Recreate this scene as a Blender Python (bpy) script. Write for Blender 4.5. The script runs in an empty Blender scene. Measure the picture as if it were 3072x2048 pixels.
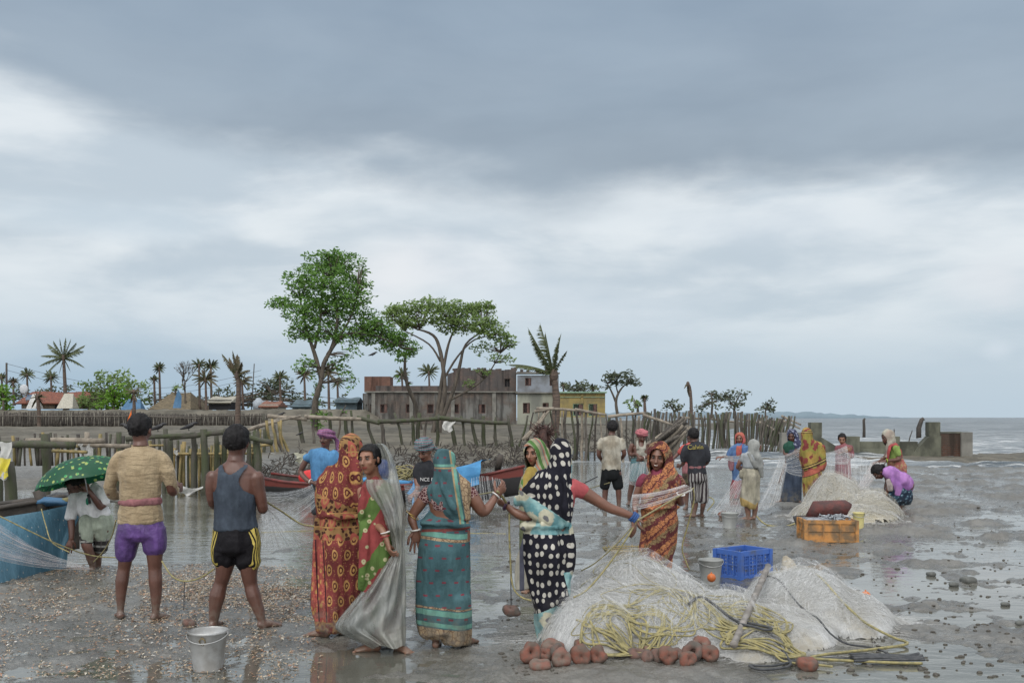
import bpy, math, random
import numpy as np
from mathutils import Vector, Matrix
# ---------------------------------------------------------------- camera, light
SC = bpy.context.scene
COL = SC.collection
FPX, CX, HY, EYE = 35 / 36 * 3072,1536.0,1251.5,1.65   # lens in photo pixels, horizon row, eye height
cam = bpy.data.cameras.new("camera")
cam.lens = 35
cam.sensor_width = 36
cam.shift_y = (HY - 1024) / 3072
cam.clip_start = 0.1
cam.clip_end = 20000
camo = bpy.data.objects.new("camera", cam)
COL.objects.link(camo)
camo.location = (0,0, EYE)
camo.rotation_euler = (math.radians(90),0,0)
SC.camera = camo
SC.view_settings.view_transform = 'Standard'
SC.view_settings.look = 'None'
SC.view_settings.exposure = 0.12
SC.view_settings.gamma = 1
SC.render.film_transparent = False
SC.cycles.transparent_max_bounces = 24
SC.cycles.max_bounces = 6
SC.cycles.use_adaptive_sampling = True
SUN_EL, SUN_ROT = math.radians(48), math.radians(200)
sun = bpy.data.lights.new("sun", 'SUN')
sun.energy = 1.5
sun.angle = math.radians(35)
sun.color = (1.0,0.97,0.92)
suno = bpy.data.objects.new("sun", sun)
COL.objects.link(suno)
_sd = Vector((math.sin(SUN_ROT) * math.cos(SUN_EL), math.cos(SUN_ROT) * math.cos(SUN_EL), math.sin(SUN_EL)))
suno.rotation_euler = _sd.to_track_quat('Z', 'Y').to_euler()
# ---------------------------------------------------------------- node helper
class NT:
 """Small writer for shader node trees."""
 def __init__(s, tree):
  s.t = tree
  s.t.nodes.clear()
 def _in(s, sock, v):
  if v is None:
   return
  if isinstance(v, bpy.types.NodeSocket):
   s.t.links.new(v, sock)
  else:
   if hasattr(sock.default_value, '__len__') and not hasattr(v, '__len__'):
    v = (v,) * len(sock.default_value)
   if hasattr(sock.default_value, '__len__') and len(sock.default_value) == 4 and len(v) == 3:
    v = (*v, 1)
   sock.default_value = v
 def n(s, typ, ins=None, **props):
  nd = s.t.nodes.new(typ)
  for k, v in props.items():
   setattr(nd, k, v)
  for k, v in (ins or {}).items():
   s._in(nd.inputs[k], v)
  return nd
 def m(s, op, a, b=None, c=None, clamp=False):
  nd = s.t.nodes.new('ShaderNodeMath')
  nd.operation = op
  nd.use_clamp = clamp
  for i, v in enumerate((a, b, c)):
   if v is not None:
    s._in(nd.inputs[i], v)
  return nd.outputs[0]
 def vm(s, op, a, b=None):
  nd = s.t.nodes.new('ShaderNodeVectorMath')
  nd.operation = op
  s._in(nd.inputs[0], a)
  if b is not None:
   s._in(nd.inputs[1], b)
  return nd.outputs[0]
 def mix(s, f, a, b, mode='MIX'):
  nd = s.t.nodes.new('ShaderNodeMix')
  nd.data_type = 'RGBA'
  nd.blend_type = mode
  s._in(nd.inputs[0], f)
  s._in(nd.inputs[6], a)
  s._in(nd.inputs[7], b)
  return nd.outputs[2]
 def sstep(s, v, lo, hi, a=0.0, b=1.0):
  nd = s.t.nodes.new('ShaderNodeMapRange')
  nd.interpolation_type = 'SMOOTHSTEP'
  for i, q in enumerate((v, lo, hi, a, b)):
   s._in(nd.inputs[i], q)
  return nd.outputs[0]
 def sep(s, v):
  nd = s.n('ShaderNodeSeparateXYZ', {0: v})
  return nd.outputs[0], nd.outputs[1], nd.outputs[2]
 def comb(s, x, y, z=0.0):
  return s.n('ShaderNodeCombineXYZ', {0: x, 1: y, 2: z}).outputs[0]
 def noise(s, vec, scale, detail=4, rough=0.55, dist=0.0, out=0):
  nd = s.n('ShaderNodeTexNoise', {'Vector': vec, 'Scale': scale, 'Detail': detail, 'Roughness': rough, 'Distortion': dist})
  return nd.outputs[out]
 def vor(s, vec, scale, rnd=1.0, feature='F1', out='Distance', dims='3D'):
  nd = s.t.nodes.new('ShaderNodeTexVoronoi')
  nd.voronoi_dimensions = dims
  nd.feature = feature
  s._in(nd.inputs['Vector'], vec)
  s._in(nd.inputs['Scale'], scale)
  s._in(nd.inputs['Randomness'], rnd)
  return nd.outputs[out]
 def ramp(s, f, stops, interp='LINEAR'):
  nd = s.t.nodes.new('ShaderNodeValToRGB')
  nd.color_ramp.interpolation = interp
  e = nd.color_ramp.elements
  e[0].position, e[0].color = stops[0][0],(*stops[0][1],1)
  e[1].position, e[1].color = stops[-1][0],(*stops[-1][1],1)
  for p, c in stops[1:-1]:
   q = e.new(p)
   q.color = (*c, 1)
  s._in(nd.inputs[0], f)
  return nd.outputs[0]
 def obj(s):
  return s.n('ShaderNodeTexCoord').outputs['Object']
 def pos(s):
  return s.n('ShaderNodeNewGeometry').outputs['Position']
 def attr(s, name='uvp'):
  return s.n('ShaderNodeAttribute', attribute_name=name).outputs['Vector']
 def bump(s, h, strength=0.3, dist=0.01, normal=None):
  nd = s.n('ShaderNodeBump', {'Height': h, 'Strength': strength, 'Distance': dist})
  if normal is not None:
   s._in(nd.inputs['Normal'], normal)
  return nd.outputs[0]
def srgb(r, g, b):
 f = lambda c: (c / 255 / 12.92) if c / 255 <= 0.04045 else ((c / 255 + 0.055) / 1.055) ** 2.4
 return (f(r), f(g), f(b))
MATS = {}
def newmat(name):
 m = bpy.data.materials.new(name)
 m.use_nodes = True
 MATS[name] = m
 return m, NT(m.node_tree)
def finish(nt, color, rough=0.7, normal=None, metal=0.0, spec=0.5, sheen=0.0, ior=None, trans=None, alpha=None):
 p = nt.n('ShaderNodeBsdfPrincipled', {'Base Color': color, 'Roughness': rough, 'Metallic': metal,
           'Specular IOR Level': spec, 'Sheen Weight': sheen})
 if ior is not None:
  nt._in(p.inputs['IOR'], ior)
 if normal is not None:
  nt._in(p.inputs['Normal'], normal)
 if alpha is not None:
  nt._in(p.inputs['Alpha'], alpha)
 out = p.outputs[0]
 if trans:
  tl = nt.n('ShaderNodeBsdfTranslucent', {'Color': color})
  mx = nt.n('ShaderNodeMixShader', {0: trans, 1: out, 2: tl.outputs[0]})
  out = mx.outputs[0]
 nt.n('ShaderNodeOutputMaterial', {'Surface': out})
def simple(name, c1, c2=None, rough=0.7, scale=8.0, bump=0.25, bd=0.01, bscale=None, metal=0.0, spec=0.4, stretch=(1,1,1), lo=0.35, hi=0.65, trans=None, detail=5):
 """Two-tone noisy material in object space."""
 if name in MATS:
  return MATS[name]
 m, nt = newmat(name)
 v = nt.vm('MULTIPLY', nt.obj(), stretch)
 f = nt.sstep(nt.noise(v, scale, detail, 0.6), lo, hi)
 col = nt.mix(f, c1, c2 if c2 is not None else tuple(x * 0.7 for x in c1))
 nrm = nt.bump(nt.noise(v, bscale or scale * 2.5,5,0.65), bump, bd) if bump else None
 finish(nt, col, rough, nrm, metal, spec, trans=trans)
 return m
# ---------------------------------------------------------------- world: overcast sky
def build_world():
 w = bpy.data.worlds.new("World")
 SC.world = w
 w.use_nodes = True
 nt = NT(w.node_tree)
 d = nt.n('ShaderNodeTexCoord').outputs['Generated']
 x, y, z = nt.sep(d)
 az = nt.m('ARCTAN2', x, y)
 hyp = nt.m('SQRT', nt.m('ADD', nt.m('MULTIPLY', x, x), nt.m('MULTIPLY', y, y)))
 v = nt.m('DIVIDE', z, nt.m('MAXIMUM', hyp, 0.05))
 sky = nt.n('ShaderNodeTexSky', sky_type='NISHITA', sun_disc=False, sun_elevation=SUN_EL, sun_rotation=SUN_ROT,
    air_density=1.5, dust_density=3.0).outputs[0]
 q = nt.comb(az, nt.m('MULTIPLY', v, 2.6),0.0)
 q3 = nt.comb(az, nt.m('MULTIPLY', v, 2.6),3.0)
 big = nt.noise(q, 3.2,6,0.50,0.12)
 fine = nt.noise(q3,7.0,7,0.55,0.15)
 e = nt.ramp(nt.m('MULTIPLY_ADD', az, 1.0,0.5),
    [(0.0,(.318,) * 3),(0.05,(.30,) * 3),(0.18,(.262,) * 3),(0.31,(.228,) * 3),(0.46,(.225,) * 3),
     (0.53,(.195,) * 3),(0.63,(.205,) * 3),(0.8,(.215,) * 3),(1.0,(.20,) * 3)], 'B_SPLINE')
 h = nt.m('ADD', nt.m('SUBTRACT', v, e), nt.m('MULTIPLY', nt.m('SUBTRACT', big, 0.5),0.16))
 h = nt.m('ADD', h, nt.m('MULTIPLY', nt.m('SUBTRACT', fine, 0.5),0.05))
 deck = nt.sstep(h, -0.020,0.050)
 t1 = nt.sstep(nt.noise(nt.comb(az, nt.m('MULTIPLY', v, 3.4),7.0),4.6,7,0.52,0.2),0.36,0.64)
 belt = nt.mix(t1, srgb(194,207,218), srgb(229,236,241))
 hz = nt.mix(nt.sstep(az, -0.45,0.25), srgb(170,194,213), srgb(192,209,222))
 lowf = nt.sstep(nt.m('ADD', v, nt.m('MULTIPLY', nt.m('SUBTRACT', big, 0.5),0.10)),0.015,0.16)
 base = nt.mix(lowf, hz, belt)
 for (a0, v0, ra, rv, amt, c) in ((-0.115,0.140,0.052,0.038,0.9,(236,239,243)),(0.04,0.113,0.16,0.03,0.45,(215,225,235)),
          (0.452,0.125,0.04,0.03,0.6,(228,232,238)),(-0.38,0.185,0.12,0.02,0.55,(206,220,231)),
          (0.453,0.062,0.014,0.009,0.6,(215,226,236)),(-0.02,0.205,0.14,0.018,0.5,(214,224,232)),
          (0.28,0.19,0.10,0.022,0.4,(212,222,232)),(-0.05,0.155,0.05,0.03,0.4,(228,233,240))):
  dx = nt.m('DIVIDE', nt.m('SUBTRACT', az, a0), ra)
  dz = nt.m('DIVIDE', nt.m('SUBTRACT', v, v0), rv)
  r = nt.m('SQRT', nt.m('ADD', nt.m('MULTIPLY', dx, dx), nt.m('MULTIPLY', dz, dz)))
  r = nt.m('ADD', r, nt.m('MULTIPLY', nt.m('SUBTRACT', fine, 0.5),2.4))
  base = nt.mix(nt.sstep(r, 1.5,0.1,0.0, amt), base, srgb(*c))
 dk1 = nt.sstep(nt.noise(q, 3.0,5,0.5,0.2),0.30,0.70)
 dark = nt.mix(dk1, srgb(140,158,177), srgb(156,173,190))
 tv = nt.sstep(v, 0.22,0.42)
 dark = nt.mix(tv, nt.mix(dk1, srgb(146,160,174), srgb(163,178,192)), dark)
 col = nt.mix(nt.m('MULTIPLY', deck, 0.95), base, dark)
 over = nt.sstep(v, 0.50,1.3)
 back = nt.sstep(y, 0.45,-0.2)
 thin = nt.m('MAXIMUM', over, back)  # sky overhead and behind, out of view, brightened to light the ground
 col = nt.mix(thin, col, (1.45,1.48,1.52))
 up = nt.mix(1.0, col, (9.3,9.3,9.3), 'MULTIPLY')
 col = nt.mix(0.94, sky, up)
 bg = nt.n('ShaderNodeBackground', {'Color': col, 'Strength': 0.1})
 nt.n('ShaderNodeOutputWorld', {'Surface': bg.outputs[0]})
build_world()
# ---------------------------------------------------------------- geometry helpers
def W(px, py, d):
 """Point at distance d (metres along the view) that the photograph shows at pixel px, py."""
 return Vector(((px - CX) / FPX * d, d, EYE - (py - HY) / FPX * d))
def gd(py, z=0.0):
 return (EYE - z) * FPX / (py - HY)
def GP(px, py, z=0.0):
 return W(px, py, gd(py, z))
K = 3072 / 2352.0     # overview reading -> photo pixels
def fade(t):
 return t * t * t * (t * (t * 6 - 15) + 10)
def _h(ix, iy, iz, seed):
 n = (ix * 374761393 + iy * 668265263 + iz * 2147483647 + seed * 974634777) & 0xFFFFFFFF
 n = ((n ^ (n >> 13)) * 1274126177) & 0xFFFFFFFF
 n = (n ^ (n >> 16)) & 0xFFFFFFFF
 n = ((n * 2246822519) & 0xFFFFFFFF) ^ (n >> 11)
 return (n & 0xFFFFFF) / float(0xFFFFFF)
def vn2(x, y, seed=0):
 x = np.asarray(x, float); y = np.asarray(y, float)
 ix = np.floor(x).astype(np.int64); iy = np.floor(y).astype(np.int64)
 u = fade(x - ix); v = fade(y - iy)
 a = _h(ix, iy, 0, seed); b = _h(ix + 1, iy, 0, seed); c = _h(ix, iy + 1,0, seed); d = _h(ix + 1, iy + 1,0, seed)
 return (a + (b - a) * u) * (1 - v) + (c + (d - c) * u) * v
def vn3(x, y, z, seed=0):
 x = np.asarray(x, float); y = np.asarray(y, float); z = np.asarray(z, float)
 ix = np.floor(x).astype(np.int64); iy = np.floor(y).astype(np.int64); iz = np.floor(z).astype(np.int64)
 u = fade(x - ix); v = fade(y - iy); w = fade(z - iz)
 r = 0
 for dz in (0,1):
  a = _h(ix, iy, iz + dz, seed); b = _h(ix + 1, iy, iz + dz, seed)
  c = _h(ix, iy + 1, iz + dz, seed); d = _h(ix + 1, iy + 1, iz + dz, seed)
  q = (a + (b - a) * u) * (1 - v) + (c + (d - c) * u) * v
  r = r + q * (w if dz else (1 - w))
 return r
def fbm2(x, y, o=4, seed=0, g=0.5):
 s = 0; a = 1; t = 0
 for i in range(o):
  s = s + a * (vn2(x, y, seed + i * 17) - 0.5); t += a
  x = x * 2.03 + 11.3; y = y * 2.01 + 5.7; a *= g
 return s / t * 2
def mesh_from(name, V, Fq, smooth=True):
 me = bpy.data.meshes.new(name)
 V = np.asarray(V, float)
 if isinstance(Fq, np.ndarray):
  nf, k = Fq.shape
  me.vertices.add(len(V)); me.vertices.foreach_set('co', V.astype(np.float32).ravel())
  me.loops.add(nf * k); me.loops.foreach_set('vertex_index', Fq.astype(np.int32).ravel())
  me.polygons.add(nf); me.polygons.foreach_set('loop_start', np.arange(0, nf * k, k, dtype=np.int32))
  me.update(calc_edges=True); me.validate()
 else:
  me.from_pydata([tuple(v) for v in V],[], Fq); me.update()
 if smooth:
  me.polygons.foreach_set('use_smooth', np.ones(len(me.polygons), bool))
 return me
class MB:
 """Collects shapes into one mesh."""
 def __init__(s):
  s.V = []; s.F = []; s.M = []
 def add(s, V, F, mi=0):
  o = len(s.V)
  s.V.extend(tuple(v) for v in V)
  s.F.extend(tuple(i + o for i in f) for f in F)
  s.M.extend([mi] * len(F))
  return s
 def box(s, c, size, rot=None, mi=0):
  c = Vector(c); hx, hy, hz = [q / 2 for q in size]
  P = [Vector((sx * hx, sy * hy, sz * hz)) for sz in (-1,1) for sy in (-1,1) for sx in (-1,1)]
  if rot is not None:
   R = rot if isinstance(rot, Matrix) else Matrix.Rotation(rot, 3, 'Z')
   P = [R @ p for p in P]
  return s.add([c + p for p in P],[(0,2,3,1),(4,5,7,6),(0,1,5,4),(2,6,7,3),(0,4,6,2),(1,3,7,5)], mi)
 def bar(s, a, b, w, h, mi=0):
  a = Vector(a); b = Vector(b)
  z = (b - a).normalized()
  u = z.cross(Vector((0,0,1)))
  u = Vector((1,0,0)) if u.length < 1e-3 else u.normalized()
  v = u.cross(z)
  P = [q + u * (su * w / 2) + v * (sv * h / 2) for q in (a, b) for sv in (-1,1) for su in (-1,1)]
  return s.add(P, [(0,2,3,1),(4,5,7,6),(0,1,5,4),(2,6,7,3),(0,4,6,2),(1,3,7,5)], mi)
 def tube(s, pts, r, n=8, side=None, cap=True, mi=0, jit=0.0):
  """Tube along pts. r: radius, list of radii, or list of (across, along-depth) pairs."""
  pts = [Vector(p) for p in pts]
  k = len(pts)
  if not isinstance(r, (list, tuple)):
   r = [r] * k
  rr = [(q, q) if not isinstance(q, (list, tuple)) else q for q in r]
  ref = Vector(side).normalized() if side is not None else None
  V = []
  up = None
  for i, p in enumerate(pts):
   a = pts[max(0, i - 1)]; b = pts[min(k - 1, i + 1)]
   t = (b - a)
   t = t.normalized() if t.length > 1e-9 else Vector((0,0,1))
   if ref is not None:
    u = ref - t * ref.dot(t)
   elif up is None:
    u = t.cross(Vector((0.02,0.03,1)))
    if u.length < 0.1:
     u = t.cross(Vector((0,1,0.01)))
   else:
    u = up - t * up.dot(t)
   u = u.normalized() if u.length > 1e-6 else Vector((1,0,0))
   up = u
   w = t.cross(u)
   for j in range(n):
    an = 2 * math.pi * j / n
    q = 1 + (random.uniform(-jit, jit) if jit else 0)
    V.append(p + u * (math.cos(an) * rr[i][0] * q) + w * (math.sin(an) * rr[i][1] * q))
  F = []
  for i in range(k - 1):
   for j in range(n):
    F.append((i * n + j, i * n + (j + 1) % n, (i + 1) * n + (j + 1) % n, (i + 1) * n + j))
  if cap:
   F.append(tuple(range(n - 1,-1,-1)))
   F.append(tuple((k - 1) * n + j for j in range(n)))
  return s.add(V, F, mi)
 def ball(s, c, r, n=12, m=8, mi=0, R=None):
  """Ellipsoid; r scalar or (rx, ry, rz); R optional rotation matrix."""
  if not isinstance(r, (list, tuple)):
   r = (r, r, r)
  c = Vector(c)
  V = []
  for i in range(1, m):
   th = math.pi * i / m
   for j in range(n):
    ph = 2 * math.pi * j / n
    q = Vector((r[0] * math.sin(th) * math.cos(ph), r[1] * math.sin(th) * math.sin(ph), r[2] * math.cos(th)))
    V.append(c + (R @ q if R is not None else q))
  t = Vector((0,0, r[2])); b = Vector((0,0,-r[2]))
  V += [c + (R @ t if R is not None else t), c + (R @ b if R is not None else b)]
  F = []
  for i in range(m - 2):
   for j in range(n):
    F.append((i * n + j, (i + 1) * n + j, (i + 1) * n + (j + 1) % n, i * n + (j + 1) % n))
  T = len(V) - 2
  for j in range(n):
   F.append((T, j, (j + 1) % n))
   F.append((T + 1,(m - 2) * n + (j + 1) % n, (m - 2) * n + j))
  return s.add(V, F, mi)
 def lathe(s, prof, n=32, c=(0,0,0), mi=0):
  V = []; F = []
  for (r, z) in prof:
   for j in range(n):
    a = 2 * math.pi * j / n
    V.append((c[0] + r * math.cos(a), c[1] + r * math.sin(a), c[2] + z))
  for i in range(len(prof) - 1):
   for j in range(n):
    F.append((i * n + j, i * n + (j + 1) % n, (i + 1) * n + (j + 1) % n, (i + 1) * n + j))
  return s.add(V, F, mi)
 def prism(s, poly, y0, y1, mi=0):
  """x-z outline pushed from y0 to y1."""
  k = len(poly)
  V = [(x, y0, z) for x, z in poly] + [(x, y1, z) for x, z in poly]
  F = [tuple(range(k)), tuple(range(2 * k - 1, k - 1,-1))]
  for i in range(k):
   j = (i + 1) % k
   F.append((i, i + k, j + k, j))
  return s.add(V, F, mi)
 def mesh(s, name, smooth=True):
  me = bpy.data.meshes.new(name)
  me.from_pydata(s.V, [], s.F)
  me.update()
  if smooth:
   me.polygons.foreach_set('use_smooth', np.ones(len(me.polygons), bool))
  if any(s.M):
   me.polygons.foreach_set('material_index', np.array(s.M, dtype=np.int32))
  return me
 def build(s, name, mats, parent=None, loc=None, smooth=True, rot=None):
  return link(name, s.mesh(name, smooth), mats, parent, loc, rot)
def link(name, me, mats, parent=None, loc=None, rot=None):
 o = bpy.data.objects.new(name, me)
 COL.objects.link(o)
 if mats is not None:
  for m in (mats if isinstance(mats, (list, tuple)) else [mats]):
   me.materials.append(m)
 if loc is not None:
  o.location = loc
 if rot is not None:
  o.rotation_euler = rot
 if parent is not None:
  o.parent = parent
 return o
def tag(o, label=None, cat=None, group=None, kind=None):
 if label: o['label'] = label
 if cat: o['category'] = cat
 if group: o['group'] = group
 if kind: o['kind'] = kind
 return o
def thing(name, label, cat, loc=(0,0,0), rz=0.0, group=None, kind=None):
 o = bpy.data.objects.new(name, None)
 o.empty_display_size = 0.1
 COL.objects.link(o)
 o.location = loc
 o.rotation_euler = (0,0, rz)
 return tag(o, label, cat, group, kind)
def copy_tree(o, parent=None):
 c = o.copy()
 COL.objects.link(c)
 c.parent = parent
 for ch in list(o.children):
  copy_tree(ch, c)
 return c
def lerp(a, b, t):
 return a + (b - a) * t
def spline(pts, n=6):
 """Catmull-Rom through pts."""
 P = [Vector(p) for p in pts]
 if len(P) < 3:
  return [P[0].lerp(P[-1], i / n) for i in range(n + 1)]
 out = []
 for i in range(len(P) - 1):
  p0 = P[max(0, i - 1)]; p1 = P[i]; p2 = P[i + 1]; p3 = P[min(len(P) - 1, i + 2)]
  for j in range(n):
   t = j / n
   out.append(0.5 * ((2 * p1) + (p2 - p0) * t + (2 * p0 - 5 * p1 + 4 * p2 - p3) * t * t + (3 * p1 - p0 - 3 * p2 + p3) * t ** 3))
 out.append(P[-1])
 return out
# ---------------------------------------------------------------- the ground and the water
FAR = np.array([(-900,1140),(0,1130),(380,1125),(600,1110),(720,1092),(950,1084),(1180,1066),(1260,1058),(1340,1048),(1450,1034),(1540,1018),(1590,1004),(1640,990),(1700,985),(3200,985)], float)
NEAR = np.array([(-900,1365),(0,1338),(130,1305),(250,1298),(420,1296),(600,1280),(700,1240),(800,1200),(1000,1180),(1200,1160),(1310,1135),(1379,1118),(1500,1095),(1631,1073),(1716,1048),(1800,1045),(2000,1044),(2240,1040),(3200,1030)], float)
def terrain(x, y):
 """Ground height; the water surface is at zero."""
 x = np.asarray(x, float); y = np.asarray(y, float)
 px = (x / np.maximum(y, 1) * FPX + CX) / K           # overview column of this bearing
 k = EYE * FPX / K
 yf = k / (np.interp(px, FAR[:, 0], FAR[:, 1]) - HY / K)
 yn = k / (np.interp(px, NEAR[:, 0], NEAR[:, 1]) - HY / K)
 wob = fbm2(x * 0.5, y * 0.5,3,5)
 yf = yf * (1 + 0.03 * wob); yn = yn * (1 + 0.035 * fbm2(x * 0.8, y * 0.8,4,9))
 fine = fbm2(x * 3.6, y * 3.3,6,21,0.68)
 mid = fbm2(x * 0.9, y * 0.9,3,31)
 lump = np.maximum(fbm2(x * 1.7, y * 1.7,5,41,0.55) - 0.05,0)
 py = HY / K + k / y
 m = 0.001 + 0 * x
 right = np.clip((px - 1650) / 300,0,1)
 dry = right * np.clip((py - 1046) / 12,0,1) * np.clip((1330 - py - (px - 2000) * 0.22) / 110,0,1)
 m = m + 0.011 * dry
 film = np.clip((px - 1780 + (py - 1250) * 0.5) / 160,0,1) * np.clip((py - 1240 + (px - 1900) * 0.2) / 70,0,1)
 m = m - 0.013 * film
 pile = np.exp(-(((px - 1500) / 420) ** 2 + ((py - 1555) / 80) ** 2))
 m = m + 0.020 * pile
 shell = np.clip((740 - px) / 120,0,1) * np.clip((py - 1300) / 20,0,1) * np.clip((1520 - py) / 80,0,1)
 m = m + 0.010 * shell
 cen = np.clip((px - 700) / 60,0,1) * np.clip((1330 - px) / 80,0,1) * np.clip((1480 - py) / 60,0,1)
 m = m - 0.006 * cen - 0.008 * np.clip((py - 1470) / 40,0,1) * np.clip((1150 - px) / 100,0,1)
 amp = 0.030 * (1 - 0.5 * film)
 hf = fbm2(x * 11 + 3, y * 8.5,3,121,0.6)
 m = m - 0.004 * (1 - np.clip(pile * 2 + shell + dry, 0,1))
 zn = m + hf * 0.011 + fine * amp + mid * 0.016 * (1 - 0.4 * film) + lump * (0.05 + 0.12 * dry + 0.06 * film)
 rp = np.sin((y * 9.0 + fbm2(x * 1.2, y * 1.6,3,77) * 7.0) * 2.1) * 0.0028
 zn = zn + rp * (0.5 + film)
 s1 = np.clip((y - yn) / (0.05 * yn + 0.3),0,1)
 z = zn * (1 - s1) - 0.35 * s1 + 0.0 * x
 t = y - yf
 up = np.clip(t / 1.5,0,1)
 bank = 0.30 * (1 - np.exp(-np.maximum(t, 0) / 3.0)) + 0.65 * np.clip(t / 38,0,1) ** 0.8
 bank = bank + fbm2(x * 0.6, y * 0.45,5,61,0.6) * 0.10 * up + fbm2(x * 2.5, y * 1.2,3,63) * 0.05 * up
 emb = np.clip((y - 90) / 4,0,1) * np.clip((900 - px) / 60,0,1)
 bank = bank + emb * (1.45 + 0.15 * fbm2(x * 0.15, y * 0.1,3,81))
 pen = np.clip((1600 - px) / 50,0,1) * np.clip((260 - y) / 40,0,1)
 bank = bank * pen - 0.4 * (1 - pen)
 isl = np.exp(-((px - 1715) / 130) ** 4 - ((y - 215) / 60) ** 2) * 0.9
 bank = np.maximum(bank, isl - 0.35)
 z = np.where(t > 0, np.maximum(bank * up - 0.35 * (1 - up),-0.4), z)
 z = np.maximum(z, -0.4)
 return z
def zt(x, y):
 return float(terrain(np.array([x]), np.array([y]))[0])
def fan_grid(y0, y1, rows, cols, pxa=-420, pxb=3500, wide=1.0):
 q = np.linspace(1 / y0,1 / y1, rows)
 Y = 1 / q
 P = np.linspace(pxa, pxb, cols)
 YY, PP = np.meshgrid(Y, P, indexing='ij')
 XX = (PP - CX) / FPX * (YY + 1.2)
 i = np.arange(rows - 1)[:, None] * cols + np.arange(cols - 1)[None, :]
 Fq = np.stack([i, i + 1, i + cols + 1, i + cols],-1).reshape(-1,4)
 return XX.ravel(), YY.ravel(), Fq
def ground_material():
 m, nt = newmat('wet_mud')
 p = nt.pos()
 x, y, z = nt.sep(p)
 n1 = nt.noise(p, 2.2,6,0.6)
 n2 = nt.noise(p, 14,5,0.65)
 n3 = nt.noise(p, 0.25,4,0.55)
 c = nt.mix(nt.sstep(n1,0.35,0.65),(0.082,0.079,0.070),(0.160,0.155,0.140))
 c = nt.mix(nt.sstep(n2,0.35,0.70,0,0.55), c, (0.046,0.044,0.038))
 c = nt.mix(nt.sstep(n3,0.4,0.7,0,0.5), c, (0.145,0.135,0.115))
 farf = nt.sstep(y, 26,38)
 fc = nt.mix(nt.sstep(nt.noise(nt.vm('MULTIPLY', p, (1,0.6,1)),0.7,6,0.65),0.35,0.65),(0.070,0.063,0.048),(0.135,0.122,0.096))
 c = nt.mix(farf, c, fc)
 dry = nt.sstep(z, 0.005,0.05)
 rough = nt.m('ADD', nt.m('MULTIPLY', dry, 0.30), nt.sstep(n2,0.3,0.7,0.10,0.34))
 rough = nt.m('MAXIMUM', rough, nt.m('MULTIPLY', farf, 0.7))
 c = nt.mix(nt.sstep(z, 0.012,0.0,0,0.35), c, (0.085,0.083,0.072))
 fade_ = nt.sstep(y, 8,40,1.0,0.35)
 h = nt.m('ADD', nt.m('MULTIPLY', n2,0.6), nt.noise(p, 45,4,0.6))
 nrm = nt.bump(h, nt.m('MULTIPLY', fade_, 0.55),0.02)
 finish(nt, c, rough, nrm, 0, nt.m('MULTIPLY_ADD', farf, -0.65,0.8))
 return m
def water_material():
 m, nt = newmat('muddy_water')
 p = nt.pos()
 x, y, z = nt.sep(p)
 sea = nt.sstep(nt.m('SUBTRACT', y, nt.m('MULTIPLY', nt.m('SUBTRACT', 12.0, x),1.2)),20,34)
 f = nt.sstep(nt.noise(nt.vm('MULTIPLY', p, (0.5,1.5,1)),0.6,5,0.6),0.4,0.65)
 c = nt.mix(f, (0.085,0.083,0.068),(0.14,0.14,0.12))
 sw = nt.noise(nt.vm('MULTIPLY', p, (0.10,0.45,1)),1.0,8,0.72,0.3)
 c = nt.mix(sea, c, nt.mix(nt.sstep(nt.m('ADD', nt.m('MULTIPLY', sw, .5), nt.m('MULTIPLY', nt.noise(nt.vm('MULTIPLY', p, (0.012,0.05,1)),1.0,8,0.75),.5)),.44,.56),(0.045,0.058,0.064),(0.19,0.21,0.22)))  # light and dark of the waves painted in as colour streaks
 foam = nt.noise(nt.vm('MULTIPLY', p, (0.5,1.7,1)),0.75,7,0.68,0.4)
 fm = nt.m('MULTIPLY', nt.sstep(foam, 0.50,0.62,0,0.9), nt.m('MULTIPLY', sea, nt.sstep(y, 140,50)))
 c = nt.mix(fm, c, (0.62,0.64,0.64))
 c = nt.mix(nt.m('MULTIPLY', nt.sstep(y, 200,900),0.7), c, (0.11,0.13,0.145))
 w1 = nt.noise(nt.vm('MULTIPLY', p, (1.0,2.0,1)),3.2,4,0.6,0.3)
 w2 = nt.noise(nt.vm('MULTIPLY', p, (1.0,2.2,1)),0.9,4,0.6)
 creek = nt.sstep(y, 9.5,13)
 n = nt.bump(w1, nt.m('MULTIPLY_ADD', creek, 0.22,0.12),0.03)
 n = nt.bump(w2, nt.m('MULTIPLY', sea, 1.0),0.8, n)
 finish(nt, c, nt.m('ADD', nt.m('MULTIPLY_ADD', fm, 0.4,0.05), nt.m('MULTIPLY', sea, 0.24)), n, 0,0.5, ior=1.75)
 return m
def build_ground():
 X, Y, Fq = fan_grid(3.2,600,760,1150)
 Z = terrain(X, Y)
 o = link('ground', mesh_from('ground', np.stack([X, Y, Z],1), Fq), ground_material())
 tag(o, kind='structure')
 X, Y, Fq = fan_grid(2.0,9000,620,620,-900,4000)
 sea = np.clip((Y - 1.2 * (12 - X) - 22) / 12,0,1)
 sea = sea * np.clip((Y - 24) / 10,0,1)
 wl = fbm2(X * 0.16 + Y * 0.02, Y * 0.42,4,3,0.6)
 Z = wl * 0.5 * sea * np.clip(600 / (Y + 100),0.3,1) + fbm2(X * 0.7, Y * 1.3,3,8) * 0.12 * sea * np.clip((150 - Y) / 100,0,1)
 o = link('water', mesh_from('water', np.stack([X, Y, Z],1), Fq), water_material())
 tag(o, kind='structure')
 mb = MB()
 mb.add([(-9000,-4000,-0.5),(9000,-4000,-0.5),(9000,9000,-0.5),(-9000,9000,-0.5)],[(0,1,2,3)])
 tag(mb.build('sea_bed', MATS['wet_mud'], smooth=False), kind='structure')
build_ground()
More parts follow.
